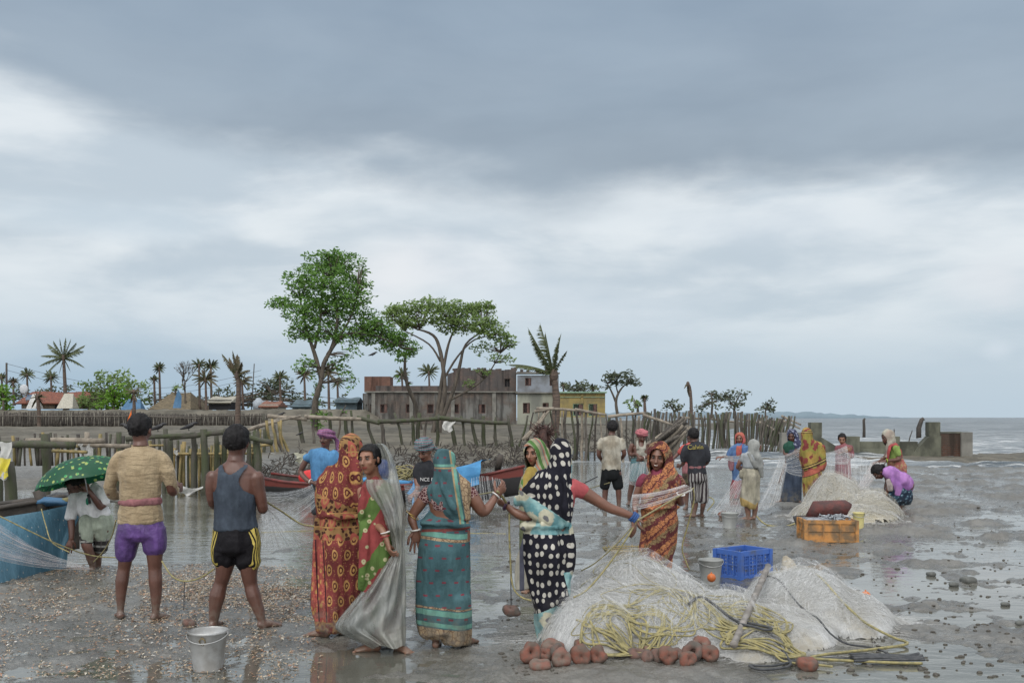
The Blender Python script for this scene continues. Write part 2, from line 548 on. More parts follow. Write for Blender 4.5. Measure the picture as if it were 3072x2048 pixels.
# ---------------------------------------------------------------- buildings, huts, the ruin in the sea
def q(px, py=None):
 return px * K if py is None else (px * K, py * K)
def WO(px, py, d):
 """overview reading (2352 wide) to a point at distance d"""
 return W(px * K, py * K, d)
def wall_panel(mb, a, b, z0, z1, th, holes=(), mi=0):
 """wall from a to b (x, y) with rectangular holes (s0, s1, z0, z1) measured along it; pushed th away from the viewer."""
 a = Vector((a[0], a[1],0)); b = Vector((b[0], b[1],0))
 L = (b - a).length; t = (b - a) / L; n = Vector((-t.y, t.x, 0))
 xs = sorted({0, L, *[h[0] for h in holes], *[h[1] for h in holes]})
 zs = sorted({z0, z1, *[h[2] for h in holes], *[h[3] for h in holes]})
 P = lambda s, z, k: a + t * s + n * (th * k) + Vector((0,0, z))
 for i in range(len(xs) - 1):
  for j in range(len(zs) - 1):
   cx, cz = (xs[i] + xs[i + 1]) / 2,(zs[j] + zs[j + 1]) / 2
   if any(h[0] < cx < h[1] and h[2] < cz < h[3] for h in holes):
    continue
   for k in (0,1):
    mb.add([P(xs[i], zs[j], k), P(xs[i + 1], zs[j], k), P(xs[i + 1], zs[j + 1], k), P(xs[i], zs[j + 1], k)],[(0,1,2,3) if k == 0 else (3,2,1,0)], mi)
 for h in holes:
  for (s0, za, s1, zb) in ((h[0], h[2], h[0], h[3]),(h[1], h[3], h[1], h[2]),(h[0], h[3], h[1], h[3]),(h[1], h[2], h[0], h[2])):
   mb.add([P(s0, za, 0), P(s1, zb, 0), P(s1, zb, 1), P(s0, za, 1)],[(0,1,2,3)], mi)
 for (s0, s1, za, zb) in ((0, L, z1, z1),(0,0, z0, z1),(L, L, z0, z1)):
  if za == zb:
   mb.add([P(0, z1,0), P(L, z1,0), P(L, z1,1), P(0, z1,1)],[(0,1,2,3)], mi)
  else:
   mb.add([P(s0, z0,0), P(s0, z1,0), P(s0, z1,1), P(s0, z0,1)],[(0,1,2,3)], mi)
def brick_mat(name, brick, mortar, stain, plaster=None, plo=0.5, phi=0.6, sc=1.0):
 m, nt = newmat(name)
 o = nt.obj(); x, y, z = nt.sep(o)
 v = nt.comb(nt.m('ADD', x, y), z)
 b = nt.n('ShaderNodeTexBrick', {'Vector': v, 'Color1': (*brick, 1), 'Color2': (*[c * 0.7 for c in brick],1), 'Mortar': (*mortar, 1), 'Scale': 1.0 * sc, 'Mortar Size': 0.012, 'Brick Width': 0.26, 'Row Height': 0.085})
 col = nt.mix(nt.sstep(nt.noise(o, 0.7,6,0.62),0.38,0.62,0,0.85), b.outputs[0], stain)
 if plaster:
  col = nt.mix(nt.sstep(nt.noise(nt.vm('MULTIPLY', o, (1,1,0.8)),0.45,6,0.6), plo, phi), col, plaster)
 col = nt.mix(nt.sstep(nt.noise(nt.vm('MULTIPLY', o, (2.2,2.2,0.25)),1.2,6,0.6),0.45,0.68,0,0.85), col, tuple(c * 0.45 for c in stain))
 finish(nt, col, 0.9, nt.bump(nt.m('ADD', b.outputs[1], nt.noise(o, 9,4)),0.6,0.03),0,0.2)
 return m
DARKIN = simple('dark_interior', (0.010,0.010,0.012), bump=0)  # near-black colour painted in for the shade inside rooms
BRICK = brick_mat('weathered_grey_brick', (0.125,0.09,0.072),(0.15,0.14,0.128),(0.088,0.085,0.08),(0.17,0.17,0.16),0.46,0.64)
BRICKD = brick_mat('dark_brick', (0.12,0.078,0.064),(0.15,0.14,0.13),(0.080,0.076,0.074))
REDBRICK = brick_mat('red_brick', (0.19,0.08,0.055),(0.2,0.16,0.13),(0.12,0.07,0.055))
PLAST = simple('stained_pale_plaster', (0.27,0.275,0.225),(0.15,0.155,0.135), rough=0.9, scale=0.8, bump=0.3, bd=0.03, bscale=4, stretch=(1,1,0.45))
PLASTB = simple('blue_grey_plaster', (0.20,0.22,0.25),(0.13,0.135,0.14), rough=0.9, scale=0.9, bump=0.3, bd=0.03, bscale=4)
CONC = simple('old_concrete', (0.19,0.185,0.165),(0.11,0.107,0.095), rough=0.9, scale=1.2, bump=0.4, bd=0.02, bscale=6)
MOSSC = simple('mossy_concrete', (0.125,0.128,0.095),(0.048,0.050,0.038), rough=0.85, scale=1.5, bump=0.5, bd=0.03, bscale=7, stretch=(1,1,0.6), detail=7)
YELP = simple('ochre_plaster', (0.27,0.21,0.08),(0.17,0.14,0.07), rough=0.9, scale=1.2, bump=0.2, bd=0.02, detail=7)
SHUT = simple('brown_shutter', (0.12,0.065,0.052),(0.06,0.035,0.03), bump=0.2)
GRNTRIM = simple('faded_green_trim', (0.22,0.34,0.24), bump=0.1)
def window_in(parent, mb_frame_mat, c, w, h, th, shutter=None, side=1, bars=4):
 """window set in a hole at c (lower middle, outer face); y grows into the wall"""
 f = MB()
 for dx in (-w / 2 + 0.03, w / 2 - 0.03):
  f.box((c[0] + dx, c[1] + 0.08, c[2] + h / 2),(0.06,0.08, h))
 for dz in (0.03, h - 0.03):
  f.box((c[0], c[1] + 0.083, c[2] + dz),(w - 0.12,0.074,0.06))
 for k in range(bars):
  f.box((c[0] - w / 2 + w * (k + 1) / (bars + 1), c[1] + 0.1, c[2] + h / 2),(0.02,0.02, h - 0.12))
 o = f.build('window', mb_frame_mat, parent, smooth=False)
 b = MB(); b.box((c[0], c[1] + 0.30, c[2] + h / 2),(w - 0.004,0.02, h - 0.004)); b.build('opening_shade', DARKIN, o, smooth=False)
 if shutter:
  sB = MB(); sB.box((c[0] + side * w * 0.27, c[1] + 0.055, c[2] + h / 2),(w * 0.42,0.03, h * 0.94)); sB.build('shutter', shutter, o, smooth=False)
 return o
def brick_house():
 d = 96.0
 b = WO(985,975, d); zg = b.z - 0.25
 root = thing('brick_house', "long roofless looking brick house with a grey plastered upper storey at its right end", 'house', (b.x, d, zg))
 X = lambda px: WO(px, 975, d).x - b.x
 Z = lambda py: WO(985, py, d).z - zg
 wl = MB()
 zt1 = Z(901); zt2 = Z(888)
 wins = [(873,890,928,948),(932,945,928,948),(981,996,928,949),(1040,1054,928,949),(1099,1115,928,949)]
 x0, x1 = X(855), X(1186)
 hol = [(X(a) - x0, X(b2) - x0, Z(e), Z(c)) for a, b2, c, e in wins]
 wall_panel(wl, (x0,0),(x1,0),0.0, zt1,0.3, hol)
 wall_panel(wl, (X(818),4.2),(x0 - 0.002,0.3),0.0, zt1,0.3,[(1.2,1.9, Z(948), Z(928)),(3.0,3.6, Z(948), Z(928))])
 wall_panel(wl, (x1,9),(X(818),9),0, zt1,0.3)
 wl.build('wall', BRICK, root, smooth=False)
 rf = MB(); rf.box(((X(818) + x1) / 2 + .6,4.6, zt1 + 0.06),(x1 - X(818) - 0.3,8.6,0.14)); rf.build('roof', CONC, root, smooth=False)
 pp = MB()
 pp.box(((X(860) + X(1040)) / 2,1.0,(zt1 + zt2) / 2 + 0.13),(X(1040) - X(860),0.25, zt2 - zt1 - 0.01)); pp.build('parapet', BRICKD, root, smooth=False)
 tk = MB(); tk.box(((X(832) + X(892)) / 2,2.6,(zt1 + Z(866)) / 2 + 0.13),(X(892) - X(832),2.5, Z(866) - zt1 - 0.01)); tk.build('stair_head', REDBRICK, root, smooth=False)
 zu = Z(850)
 up = MB()
 ux0, ux1 = X(1041), X(1186)
 wall_panel(up, (ux0,0.4),(ux1,0.4), zt1 + 0.14, zu, 0.3,[(X(1158) - ux0, X(1172) - ux0, Z(889), Z(869))])
 wall_panel(up, (ux0 - 0.9,5.0),(ux0,0.702), zt1 + 0.14, zu - 0.15,0.25,[])
 wall_panel(up, (ux1,7),(ux0,7), zt1 + 0.14, zu, 0.25,[])
 up.build('upper_wall', BRICKD, root, smooth=False)
 window_in(root, BRICKD, ((X(1158) + X(1172)) / 2,0.42, Z(889)), X(1172) - X(1158), Z(869) - Z(889),0.3, None, bars=1)
 rx0, rx1 = X(1188), X(1283)
 pl = MB(); hl = [(X(1201) - rx0, X(1217) - rx0, Z(949), Z(925)),(X(1246) - rx0, X(1260) - rx0, Z(949), Z(925))]
 wall_panel(pl, (rx0,-0.35),(rx1,-0.35),0.3, Z(903),0.3, hl); wall_panel(pl, (rx1,-0.05),(rx1 + 0.01,7.0),0.3, Z(903),0.3)
 pl.build('lower_plaster_wall', PLAST, root, smooth=False)
 pb = MB(); hl2 = [(X(1206) - rx0, X(1220) - rx0, Z(886), Z(868)),(X(1262) - rx0, X(1278) - rx0, Z(886), Z(868))]
 wall_panel(pb, (rx0,-0.35),(rx1,-0.35), Z(902), Z(862),0.3, hl2); wall_panel(pb, (rx1,-0.05),(rx1 + 0.01,7.0), Z(902), Z(868),0.3)
 pb.build('upper_plaster_wall', PLASTB, root, smooth=False)
 for a, b2, c, e in wins:
  window_in(root, SHUT, ((X(a) + X(b2)) / 2,0.0, Z(e)), X(b2) - X(a), Z(c) - Z(e),0.3, SHUT if a in (873,1099) else None, side=1 if a != 1099 else -1)
 for (a, b2, c, e) in ((1201,1217,925,949),(1246,1260,925,949),(1206,1220,868,886),(1262,1278,868,886)):
  window_in(root, SHUT, ((X(a) + X(b2)) / 2,-0.35, Z(e)), X(b2) - X(a), Z(c) - Z(e),0.3, SHUT)
 ed = MB()
 ed.box(((rx0 + rx1) / 2,-0.42, Z(902)),(rx1 - rx0 + 0.3,0.42,0.10)); ed.box(((rx0 + rx1) / 2,0.2, Z(857)),(rx1 - rx0 + .2,1.6,0.12))
 ed.box(((x0 + x1) / 2,-0.1, zt1 + 0.05),(x1 - x0,0.24,0.12))
 for px in (858,945,1040,1135):
  ed.box((X(px),-0.06, zt1 / 2),(0.35,0.14, zt1))
 ed.build('ledge', CONC, root, smooth=False)
 br = MB(); random.seed(5)
 for i in range(34):
  px = 1042 + i * 7.1; h = random.uniform(0.05,0.30) * (1 + (px > 1180) * .4)
  br.box((X(px),0.55 if px < 1186 else -0.19,(zu if px < 1186 else Z(856)) + h / 2 - 0.02),(0.30,0.24, h))
 br.build('broken_coping', BRICKD, root, smooth=False)
 pr = MB()
 pr.box(((x0 + rx1) / 2 + 1,-0.5,0.14),(rx1 - x0,1.0,0.34)); pr.build('plinth', MOSSC, root, smooth=False)
def yellow_house():
 d = 93.0
 b = WO(1337,965, d); zg = b.z - 0.3
 root = thing('yellow_house', "small flat roofed yellow house with green trim beside the brick house", 'house', (b.x, d, zg))
 X = lambda px: WO(px, 965, d).x - b.x
 Z = lambda py: WO(1337, py, d).z - zg
 x0, x1 = X(1286), X(1390); w = MB()
 ops = [(1316,1340,955,927),(1352,1372,955,927)]
 wall_panel(w, (x0,0),(x1,0),0, Z(902),0.25,[(X(a) - x0, X(c) - x0, Z(e), Z(f)) for a, c, e, f in ops])
 wall_panel(w, (x0 - 0.4,4.5),(x0 - 0.002,0.25),0, Z(902),0.25); wall_panel(w, (x1,0.25),(x1,5),0, Z(902),0.25); wall_panel(w, (x1,5.2),(x0 - .4,5.2),0, Z(902),.25)
 w.build('wall', YELP, root, smooth=False)
 r = MB(); r.box(((x0 + x1) / 2 - .1,2.5, Z(902) + 0.05),(x1 - x0 + 0.5,5.6,0.12)); r.box(((x0 + x1) / 2,-0.05, Z(912)),(x1 - x0,0.06,0.05)); r.build('roof', GRNTRIM, root, smooth=False)
 for a, c, e, f in ops:
  window_in(root, GRNTRIM, ((X(a) + X(c)) / 2,0, Z(e)), X(c) - X(a), Z(f) - Z(e),0.25, SHUT)
 t = MB(); t.box((X(1337),-0.04, Z(915)),(0.22,0.08,0.9)); t.build('pillar', YELP, root, smooth=False)
 bs = MB(); bs.box(((x0 + x1) / 2,-0.06,0.3),(x1 - x0,0.12,0.6)); bs.build('base', PLAST, root, smooth=False)
THATCH = simple('old_thatch', (0.17,0.135,0.085),(0.09,0.075,0.05), rough=0.95, scale=3, bump=0.8, bd=0.08, bscale=12, stretch=(1,1,3))
TILE = simple('red_roof_tile', (0.20,0.07,0.042),(0.11,0.042,0.03), rough=0.85, scale=2.5, bump=0.9, bd=0.06, bscale=9, stretch=(3,1,1))
MUDW = simple('mud_wall', (0.20,0.16,0.12),(0.13,0.105,0.08), rough=0.95, scale=1.5)
TINB = simple('tin_sheet', (0.07,0.11,0.13),(0.05,0.07,0.08), rough=0.6, scale=2)
BLUETARP = simple('blue_tarp', (0.055,0.15,0.27),(0.04,0.11,0.2), rough=0.5, scale=3, bump=0.6, bd=0.03, bscale=9, trans=0.15)
WHITEC = simple('white_rag', (0.58,0.58,0.56),(0.42,0.42,0.40), rough=0.8, scale=6, bump=0.5, trans=0.2)
def gable_hut(name, label, px0, px1, pybase, pyeave, pytop, d, roofm, wallm, depth=5, cat='hut', hip=0.25, doorway_shade=True):
 c = WO((px0 + px1) / 2, pybase, d); root = thing(name, label, cat, (c.x, d, c.z - 0.15))
 w = (px1 - px0) * K / FPX * d; he = (pybase - pyeave) * K / FPX * d + 0.15; ht = (pybase - pytop) * K / FPX * d + 0.15
 m = MB(); m.box((0, depth / 2, he / 2),(w * 0.9, depth * 0.9, he)); m.build('wall', wallm, root, smooth=False)
 r = MB(); e = w / 2; y0, y1 = -0.3, depth + 0.3; yr = depth / 2; o = w * hip
 nx = 14; V = []; F = []
 for i in range(nx + 1):
  t = i / nx; x = -e + w * t; sag = 0.06 * math.sin(t * 9) * (0 < i < nx)
  tx = max(-e + o, min(e - o, x))
  V += [(x, y0, he - 0.25),(tx, yr, ht + sag),(x, y1, he - 0.25),(x, y0 + 0.1, he - 0.38),(x, y1 - 0.1, he - 0.38)]
 for i in range(nx):
  a = i * 5; b = a + 5
  F += [(a, b, b + 1, a + 1),(a + 1, b + 1, b + 2, a + 2),(a + 3, a, a + 2, a + 4),(a + 3, b + 3, b, a)]
  F[-2:-1] = []
 F += [(0,1,2),(nx * 5 + 2, nx * 5 + 1, nx * 5)]
 r.add(V, F); r.build('roof', roofm, root, smooth=False)
 if doorway_shade:
  k = MB(); k.box((w * 0.1, depth * 0.05 - 0.03, he * 0.4),(min(0.9, w * .2),0.05, he * 0.8)); k.build('doorway_shade', DARKIN, root, smooth=False)
 return root, w, he, ht
def village():
 r, w, he, ht = gable_hut('tiled_house', "low house with a red tiled roof behind the far fence at left", 38,196,935,920,898,104, TILE, MUDW, 6, 'house', 0.03)
 dsh = MB(); c = Vector((-w * 0.36,-0.5, ht + 0.2))
 dsh.ball(c, (0.45,0.14,0.5),16,10); dsh.tube([c, (c.x + .1, c.y + .4, he - .2)],0.04); dsh.build('satellite_dish', simple('dish_grey', (0.5,0.52,0.55), bump=0), r)
 pn = MB(); pn.box((-w * 0.27,-0.35, he + 0.35),(0.9,0.05,0.7), Matrix.Rotation(-0.6,3, 'X')); pn.build('solar_panel', simple('panel_blue', (0.10,0.14,0.2), rough=0.3, bump=0), r, smooth=False)
 for i, (px, py, w_, m_, lab) in enumerate(((75,933,.6, WHITEC, "white cloth hung along the front of the tiled house"),(152,932,1.0, simple('beige_sheet', (0.40,0.38,0.32)), "beige sheet tent propped below the leaning left palm"),(303,936,1.3, BLUETARP, "small blue tarp lying under the green bushes"))):
  c = WO(px, py, 99); h = 1.5 if i < 2 else 1.1
  mb = MB(); mb.add([(-w_ * .8,-.4,0),(w_ * .8,-.4,0),(w_ * .5,.5, h),(-w_ * .4,.5, h),(w_ * .7,1.4,0),(-w_ * .7,1.4,0)],[(0,1,2,3),(3,2,4,5),(0,3,5),(1,4,2)])
  tag(mb.build('tarp_sheet', m_, None, (c.x, 99, c.z - 0.25), smooth=False), lab, 'tarp')
 gable_hut('thatched_hut', "broad thatched hut right of the green bushes", 342,440,938,934,899,103, THATCH, MUDW, 7, 'hut', 0.28, False)
 c = WO(416,935,101); mb = MB(); mb.add([(-.35,0,0),(.5,0,0),(.45,.3,1.2),(.1,.3,1.9),(-.2,.2,.9)],[(0,1,2,3,4)]); tag(mb.build('tarp_sheet', BLUETARP, None, (c.x, 99.5, c.z - .1), smooth=False), "blue tarp leaning on the front of the broad thatched hut", 'tarp')
 gable_hut('open_shed', "open shed with a pale roof left of the leaning palm", 475,532,937,918,910,102, simple('pale_sheet_roof', (0.36,0.34,0.28)), DARKIN, 4, 'shed', 0.0, False)  # shed body is a near-black block painted as the shade inside
 gable_hut('roofed_stall', "low stall with a rusty brown roof right of the leaning palm", 594,640,937,928,921,102, simple('rusty_sheet', (0.20,0.09,0.06)), simple('pale_wall', (0.3,0.28,0.24)),4, 'shed', 0.02, False)
 gable_hut('tarred_hut', "dark tarred hut behind the tall leafy tree", 668,714,938,928,917,102, TINB, TINB, 4, 'hut', 0.05, False)
 gable_hut('tin_hut', "dark tin hut against the left end of the brick house", 768,822,962,918,912,99, TINB, TINB, 4, 'hut', 0.0, False)
 c = WO(605,921,106); mb = MB(); mb.lathe([(0.0,0),(0.55,0),(0.6,0.9),(0.35,1.1),(0.2,1.3),(0,1.3)],16); tag(mb.build('water_tank', simple('tank_blue_grey', (0.32,0.36,0.40)), None, (c.x, 104, c.z - 1.0)), "pale water tank above the stall with the rusty roof", 'water tank')
def ruin():
 """concrete sluice remains standing in the shallows"""
 d = 42.3
 c = WO(2015,1046, d)
 root = thing('concrete_ruin', "broken concrete and brick sluice wall standing at the edge of the sea", 'ruin', (c.x, d, 0))
 X = lambda px: WO(px, 1046, d).x - c.x
 Z = lambda py: WO(2015, py, d).z
 mb = MB(); mb.prism([(X(1866),-.1),(X(1886),-.1),(X(1886) + 0.0, Z(1046) - .1),(X(1962),-.1),(X(1880), Z(1002)),(X(1880), Z(971)),(X(1864), Z(971)),(X(1864), Z(1002))][:0] or
      [(X(1861),-.1),(X(1968),-.1),(X(1886), Z(1003)),(X(1861), Z(1003))],0,0.45)
 mb.build('buttress', MOSSC, root, smooth=False)
 mb = MB(); mb.box(((X(1863) + X(1888)) / 2,0.22,(Z(1003) + Z(970)) / 2 + .002),(X(1888) - X(1863),0.44, Z(970) - Z(1003))); mb.build('pillar', MOSSC, root, smooth=False)
 mb = MB(); mb.prism([(X(2085),-.1),(X(2162),-.1),(X(2162), Z(1000)),(X(2137), Z(1000))],0,0.45); mb.build('buttress', MOSSC, root, smooth=False)
 mb = MB(); mb.box(((X(2135) + X(2160)) / 2,0.22,(Z(1000) + Z(969)) / 2 + .002),(X(2160) - X(2135),0.44, Z(969) - Z(1000))); mb.build('pillar', MOSSC, root, smooth=False)
 mb = MB(); mb.box(((X(1940) + X(2112)) / 2,0.30,(Z(1014) - .1) / 2),(X(2112) - X(1940),0.24, Z(1014) + .1)); mb.box(((X(1955) + X(2100)) / 2,0.12, Z(1030) / 2 - .05),(X(2100) - X(1955),0.16, Z(1030) + .1)); mb.build('cross_wall', MOSSC, root, smooth=False)
 for a, b in ((1944,1975),(2044,2067)):
  mb = MB(); mb.box(((X(a) + X(b)) / 2,0.25,(Z(1002) - .1) / 2),(X(b) - X(a),0.5, Z(1002) + .1)); mb.build('stub_pillar', MOSSC, root, smooth=False)
 mb = MB(); mb.box(((X(1797) + X(1861)) / 2,0.30,(Z(993) - .1) / 2),(X(1861) - X(1797),0.36, Z(993) + .1)); mb.build('end_wall', CONC, root, smooth=False)
 mb = MB(); mb.box(((X(2162) + X(2208)) / 2,0.24,(Z(995) - .1) / 2),(X(2208) - X(2162),0.36, Z(995) + .1)); mb.build('brick_wall', brick_mat('wet_red_brick', (0.12,0.050,0.034),(0.09,0.075,0.06),(0.065,0.05,0.04)), root, smooth=False)
 mb = MB(); mb.box(((X(2162) + X(2212)) / 2,0.24, Z(993) ),(X(2212) - X(2162),0.40,0.06)); mb.build('coping', MOSSC, root, smooth=False)
 mb = MB(); mb.box(((X(2207) + X(2233)) / 2,0.25,(Z(992) - .1) / 2),(X(2233) - X(2207),0.6, Z(992) + .1)); mb.build('end_block', CONC, root, smooth=False)
brick_house(); yellow_house(); village(); ruin()
# ---------------------------------------------------------------- wooden fences and posts
WOOD = simple('weathered_grey_wood', (0.120,0.106,0.090),(0.060,0.053,0.045), rough=0.85, scale=4, bump=0.6, bd=0.02, bscale=14, stretch=(3,3,0.5))
WOODG = simple('mossy_wood', (0.046,0.056,0.026),(0.062,0.057,0.047), rough=0.8, scale=3, bump=0.6, bd=0.02, bscale=14, stretch=(2,2,0.6))
WOODB = simple('yellow_bamboo', (0.27,0.20,0.085),(0.13,0.115,0.05), rough=0.7, scale=4, bump=0.3, stretch=(2,2,0.8))
WOODP = simple('pale_driftwood', (0.26,0.225,0.18),(0.13,0.112,0.09), rough=0.85, scale=4, bump=0.6, bd=0.02, bscale=14)
WOODD = simple('dark_wet_wood', (0.060,0.050,0.042),(0.030,0.027,0.023), rough=0.7, scale=5, bump=0.6, bd=0.02, bscale=14)
def crooked(mb, a, b, r, n=5, k=1.0, seed=None, taper=0.8, sides=7):
 a = Vector(a); b = Vector(b); L = (b - a).length
 rnd = random.Random(seed)
 pts = [a]
 o = Vector((0,0,0))
 for i in range(1, n):
  o = o + Vector((rnd.uniform(-1,1), rnd.uniform(-1,1), rnd.uniform(-.4,.4))) * L * 0.022 * k
  pts.append(a.lerp(b, i / n) + o * math.sin(math.pi * i / n) * 1.5)
 pts.append(b)
 mb.tube(pts, [r * lerp(1, taper, i / n) * rnd.uniform(0.92,1.1) for i in range(n + 1)], sides)
def stake(root, x0, y0, px_top, py_top, d, r, mat, base_px=None, seed=0, name='post'):
 """post whose foot is in the ground at overview column base_px"""
 top = WO(px_top, py_top, d)
 bx = WO(base_px if base_px is not None else px_top, 1000, d).x
 g = min(zt(bx, d),0.6)
 mb = MB(); crooked(mb, Vector((bx, d, g - 0.25)) - root.location, top - root.location, r, 5,1.0, seed)
 return mb.build(name, mat, root)
def far_palisades():
 random.seed(11)
 r = thing('palisade_fence', "long dark palisade of thin stakes below the village bank", 'fence', (WO(300,975,84).x, 84,1.0))
 big = MB(); n = 0
 for i in range(330):
  px = -60 + i * 2.05 + random.uniform(-.5,.5)
  if px > 616: break
  d = 78 if px < 330 else 84
  if px < 330: top, bot = 947 + random.uniform(-3,3),976 - px * 0.01
  else: top, bot = 951 + random.uniform(-2,2),965
  g = zt(WO(px, 970, d).x, d)
  a = Vector((WO(px, 970, d).x, d, min(WO(px, bot, d).z, g + .1) - .2)) - r.location; b = WO(px + random.uniform(-1.5,1.5), top, d) - r.location
  if px < 140 and n < 95:
   mb = MB(); crooked(mb, a, b, random.uniform(.03,.06),3,1, i, sides=5); mb.build('stake', WOODD if i % 3 else WOOD, r); n += 1
  else:
   crooked(big, a, b, random.uniform(.03,.055),3,1, i, sides=5)
 tag(big.build('stakes', WOODD, r), kind='stuff')
 for (pa, pb, d, ya, yb) in ((-60,330,77.6,955,953),(325,470,83.7,956,955),(465,616,83.7,955,954),(250,460,79,952,961)):
  mb = MB(); crooked(mb, WO(pa, ya, d) - r.location, WO(pb, yb, d) - r.location, .05,14,.25, pa, .9,5); mb.build('rail', WOOD, r)
def middle_fence():
 """posts and rail along the far bank behind the boats"""
 random.seed(21)
 d = 41.0
 r = thing('pole_fence', "crooked pole fence with a top rail along the far bank behind the boats", 'fence', (WO(950,1040, d).x, d, 0.2))
 P = [(604,950,618,1075, WOODG),(640,955,652,1060, WOODB),(683,952,697,1045, WOODG),(722,958,722,1015, WOOD),(758,945,764,1010, WOODG),(792,955,796,1020, WOODG),
   (806,942,812,1015, WOODG),(846,952,862,1030, WOODG),(873,955,885,1045, WOOD),(905,948,928,1052, WOODG),(948,955,952,1030, WOODG),(964,948,958,1045, WOODG),(982,955,975,1030, WOOD),
   (1008,950,1004,1040, WOODG),(1031,960,1050,1041, WOODG),(1058,955,1068,1040, WOODG),(1084,958,1098,1042, WOODG),(1110,955,1112,1042, WOODG),(1139,957,1142,1042, WOODG),(1167,954,1178,1045, WOODG)]
 for i, (a, b, c, e, m) in enumerate(P):
  stake(r, 0,0, a, b, d + (i % 3) * .15,0.062 + 0.016 * (i % 3), m, c, i)
 for (pa, ya, pb, yb) in ((615,955,705,963),(700,957,830,962),(820,958,872,972),(868,968,1010,961),(1000,958,1120,970),(1060,966,1166,971)):
  mb = MB(); crooked(mb, WO(pa, ya, d - .2) - r.location, WO(pb, yb, d - .25) - r.location, .09,9,.35, pa, .85); mb.build('rail', WOODP if pa < 800 else WOODG, r)
 d = 34
 r = thing('leaning_pole_screen', "bundle of leaning bamboo poles joining the pier to the bank fence", 'fence', (WO(600,1080, d).x, d, 0))
 for i, (a, b, c, e, m) in enumerate(((598,985,600,1080, WOODB),(607,985,606,1080, WOODG),(625,962,640,1075, WOODB),(612,965,632,1085, WOODB),(630,975,655,1060, WOOD),(645,965,652,1065, WOODB),(592,975,596,1075, WOODG),(640,968,668,1055, WOODB),(585,985,588,1085, WOODG))):
  stake(r, 0,0, a, b, d + i * .1,.055, m, c, 40 + i)
 for (pa, ya, pb, yb) in ((560,990,690,955),(575,985,640,962)):
  mb = MB(); crooked(mb, WO(pa, ya, d - .2) - r.location, WO(pb, yb, d + 2) - r.location, .06,7,.4, pa); mb.build('rail', WOODP, r)
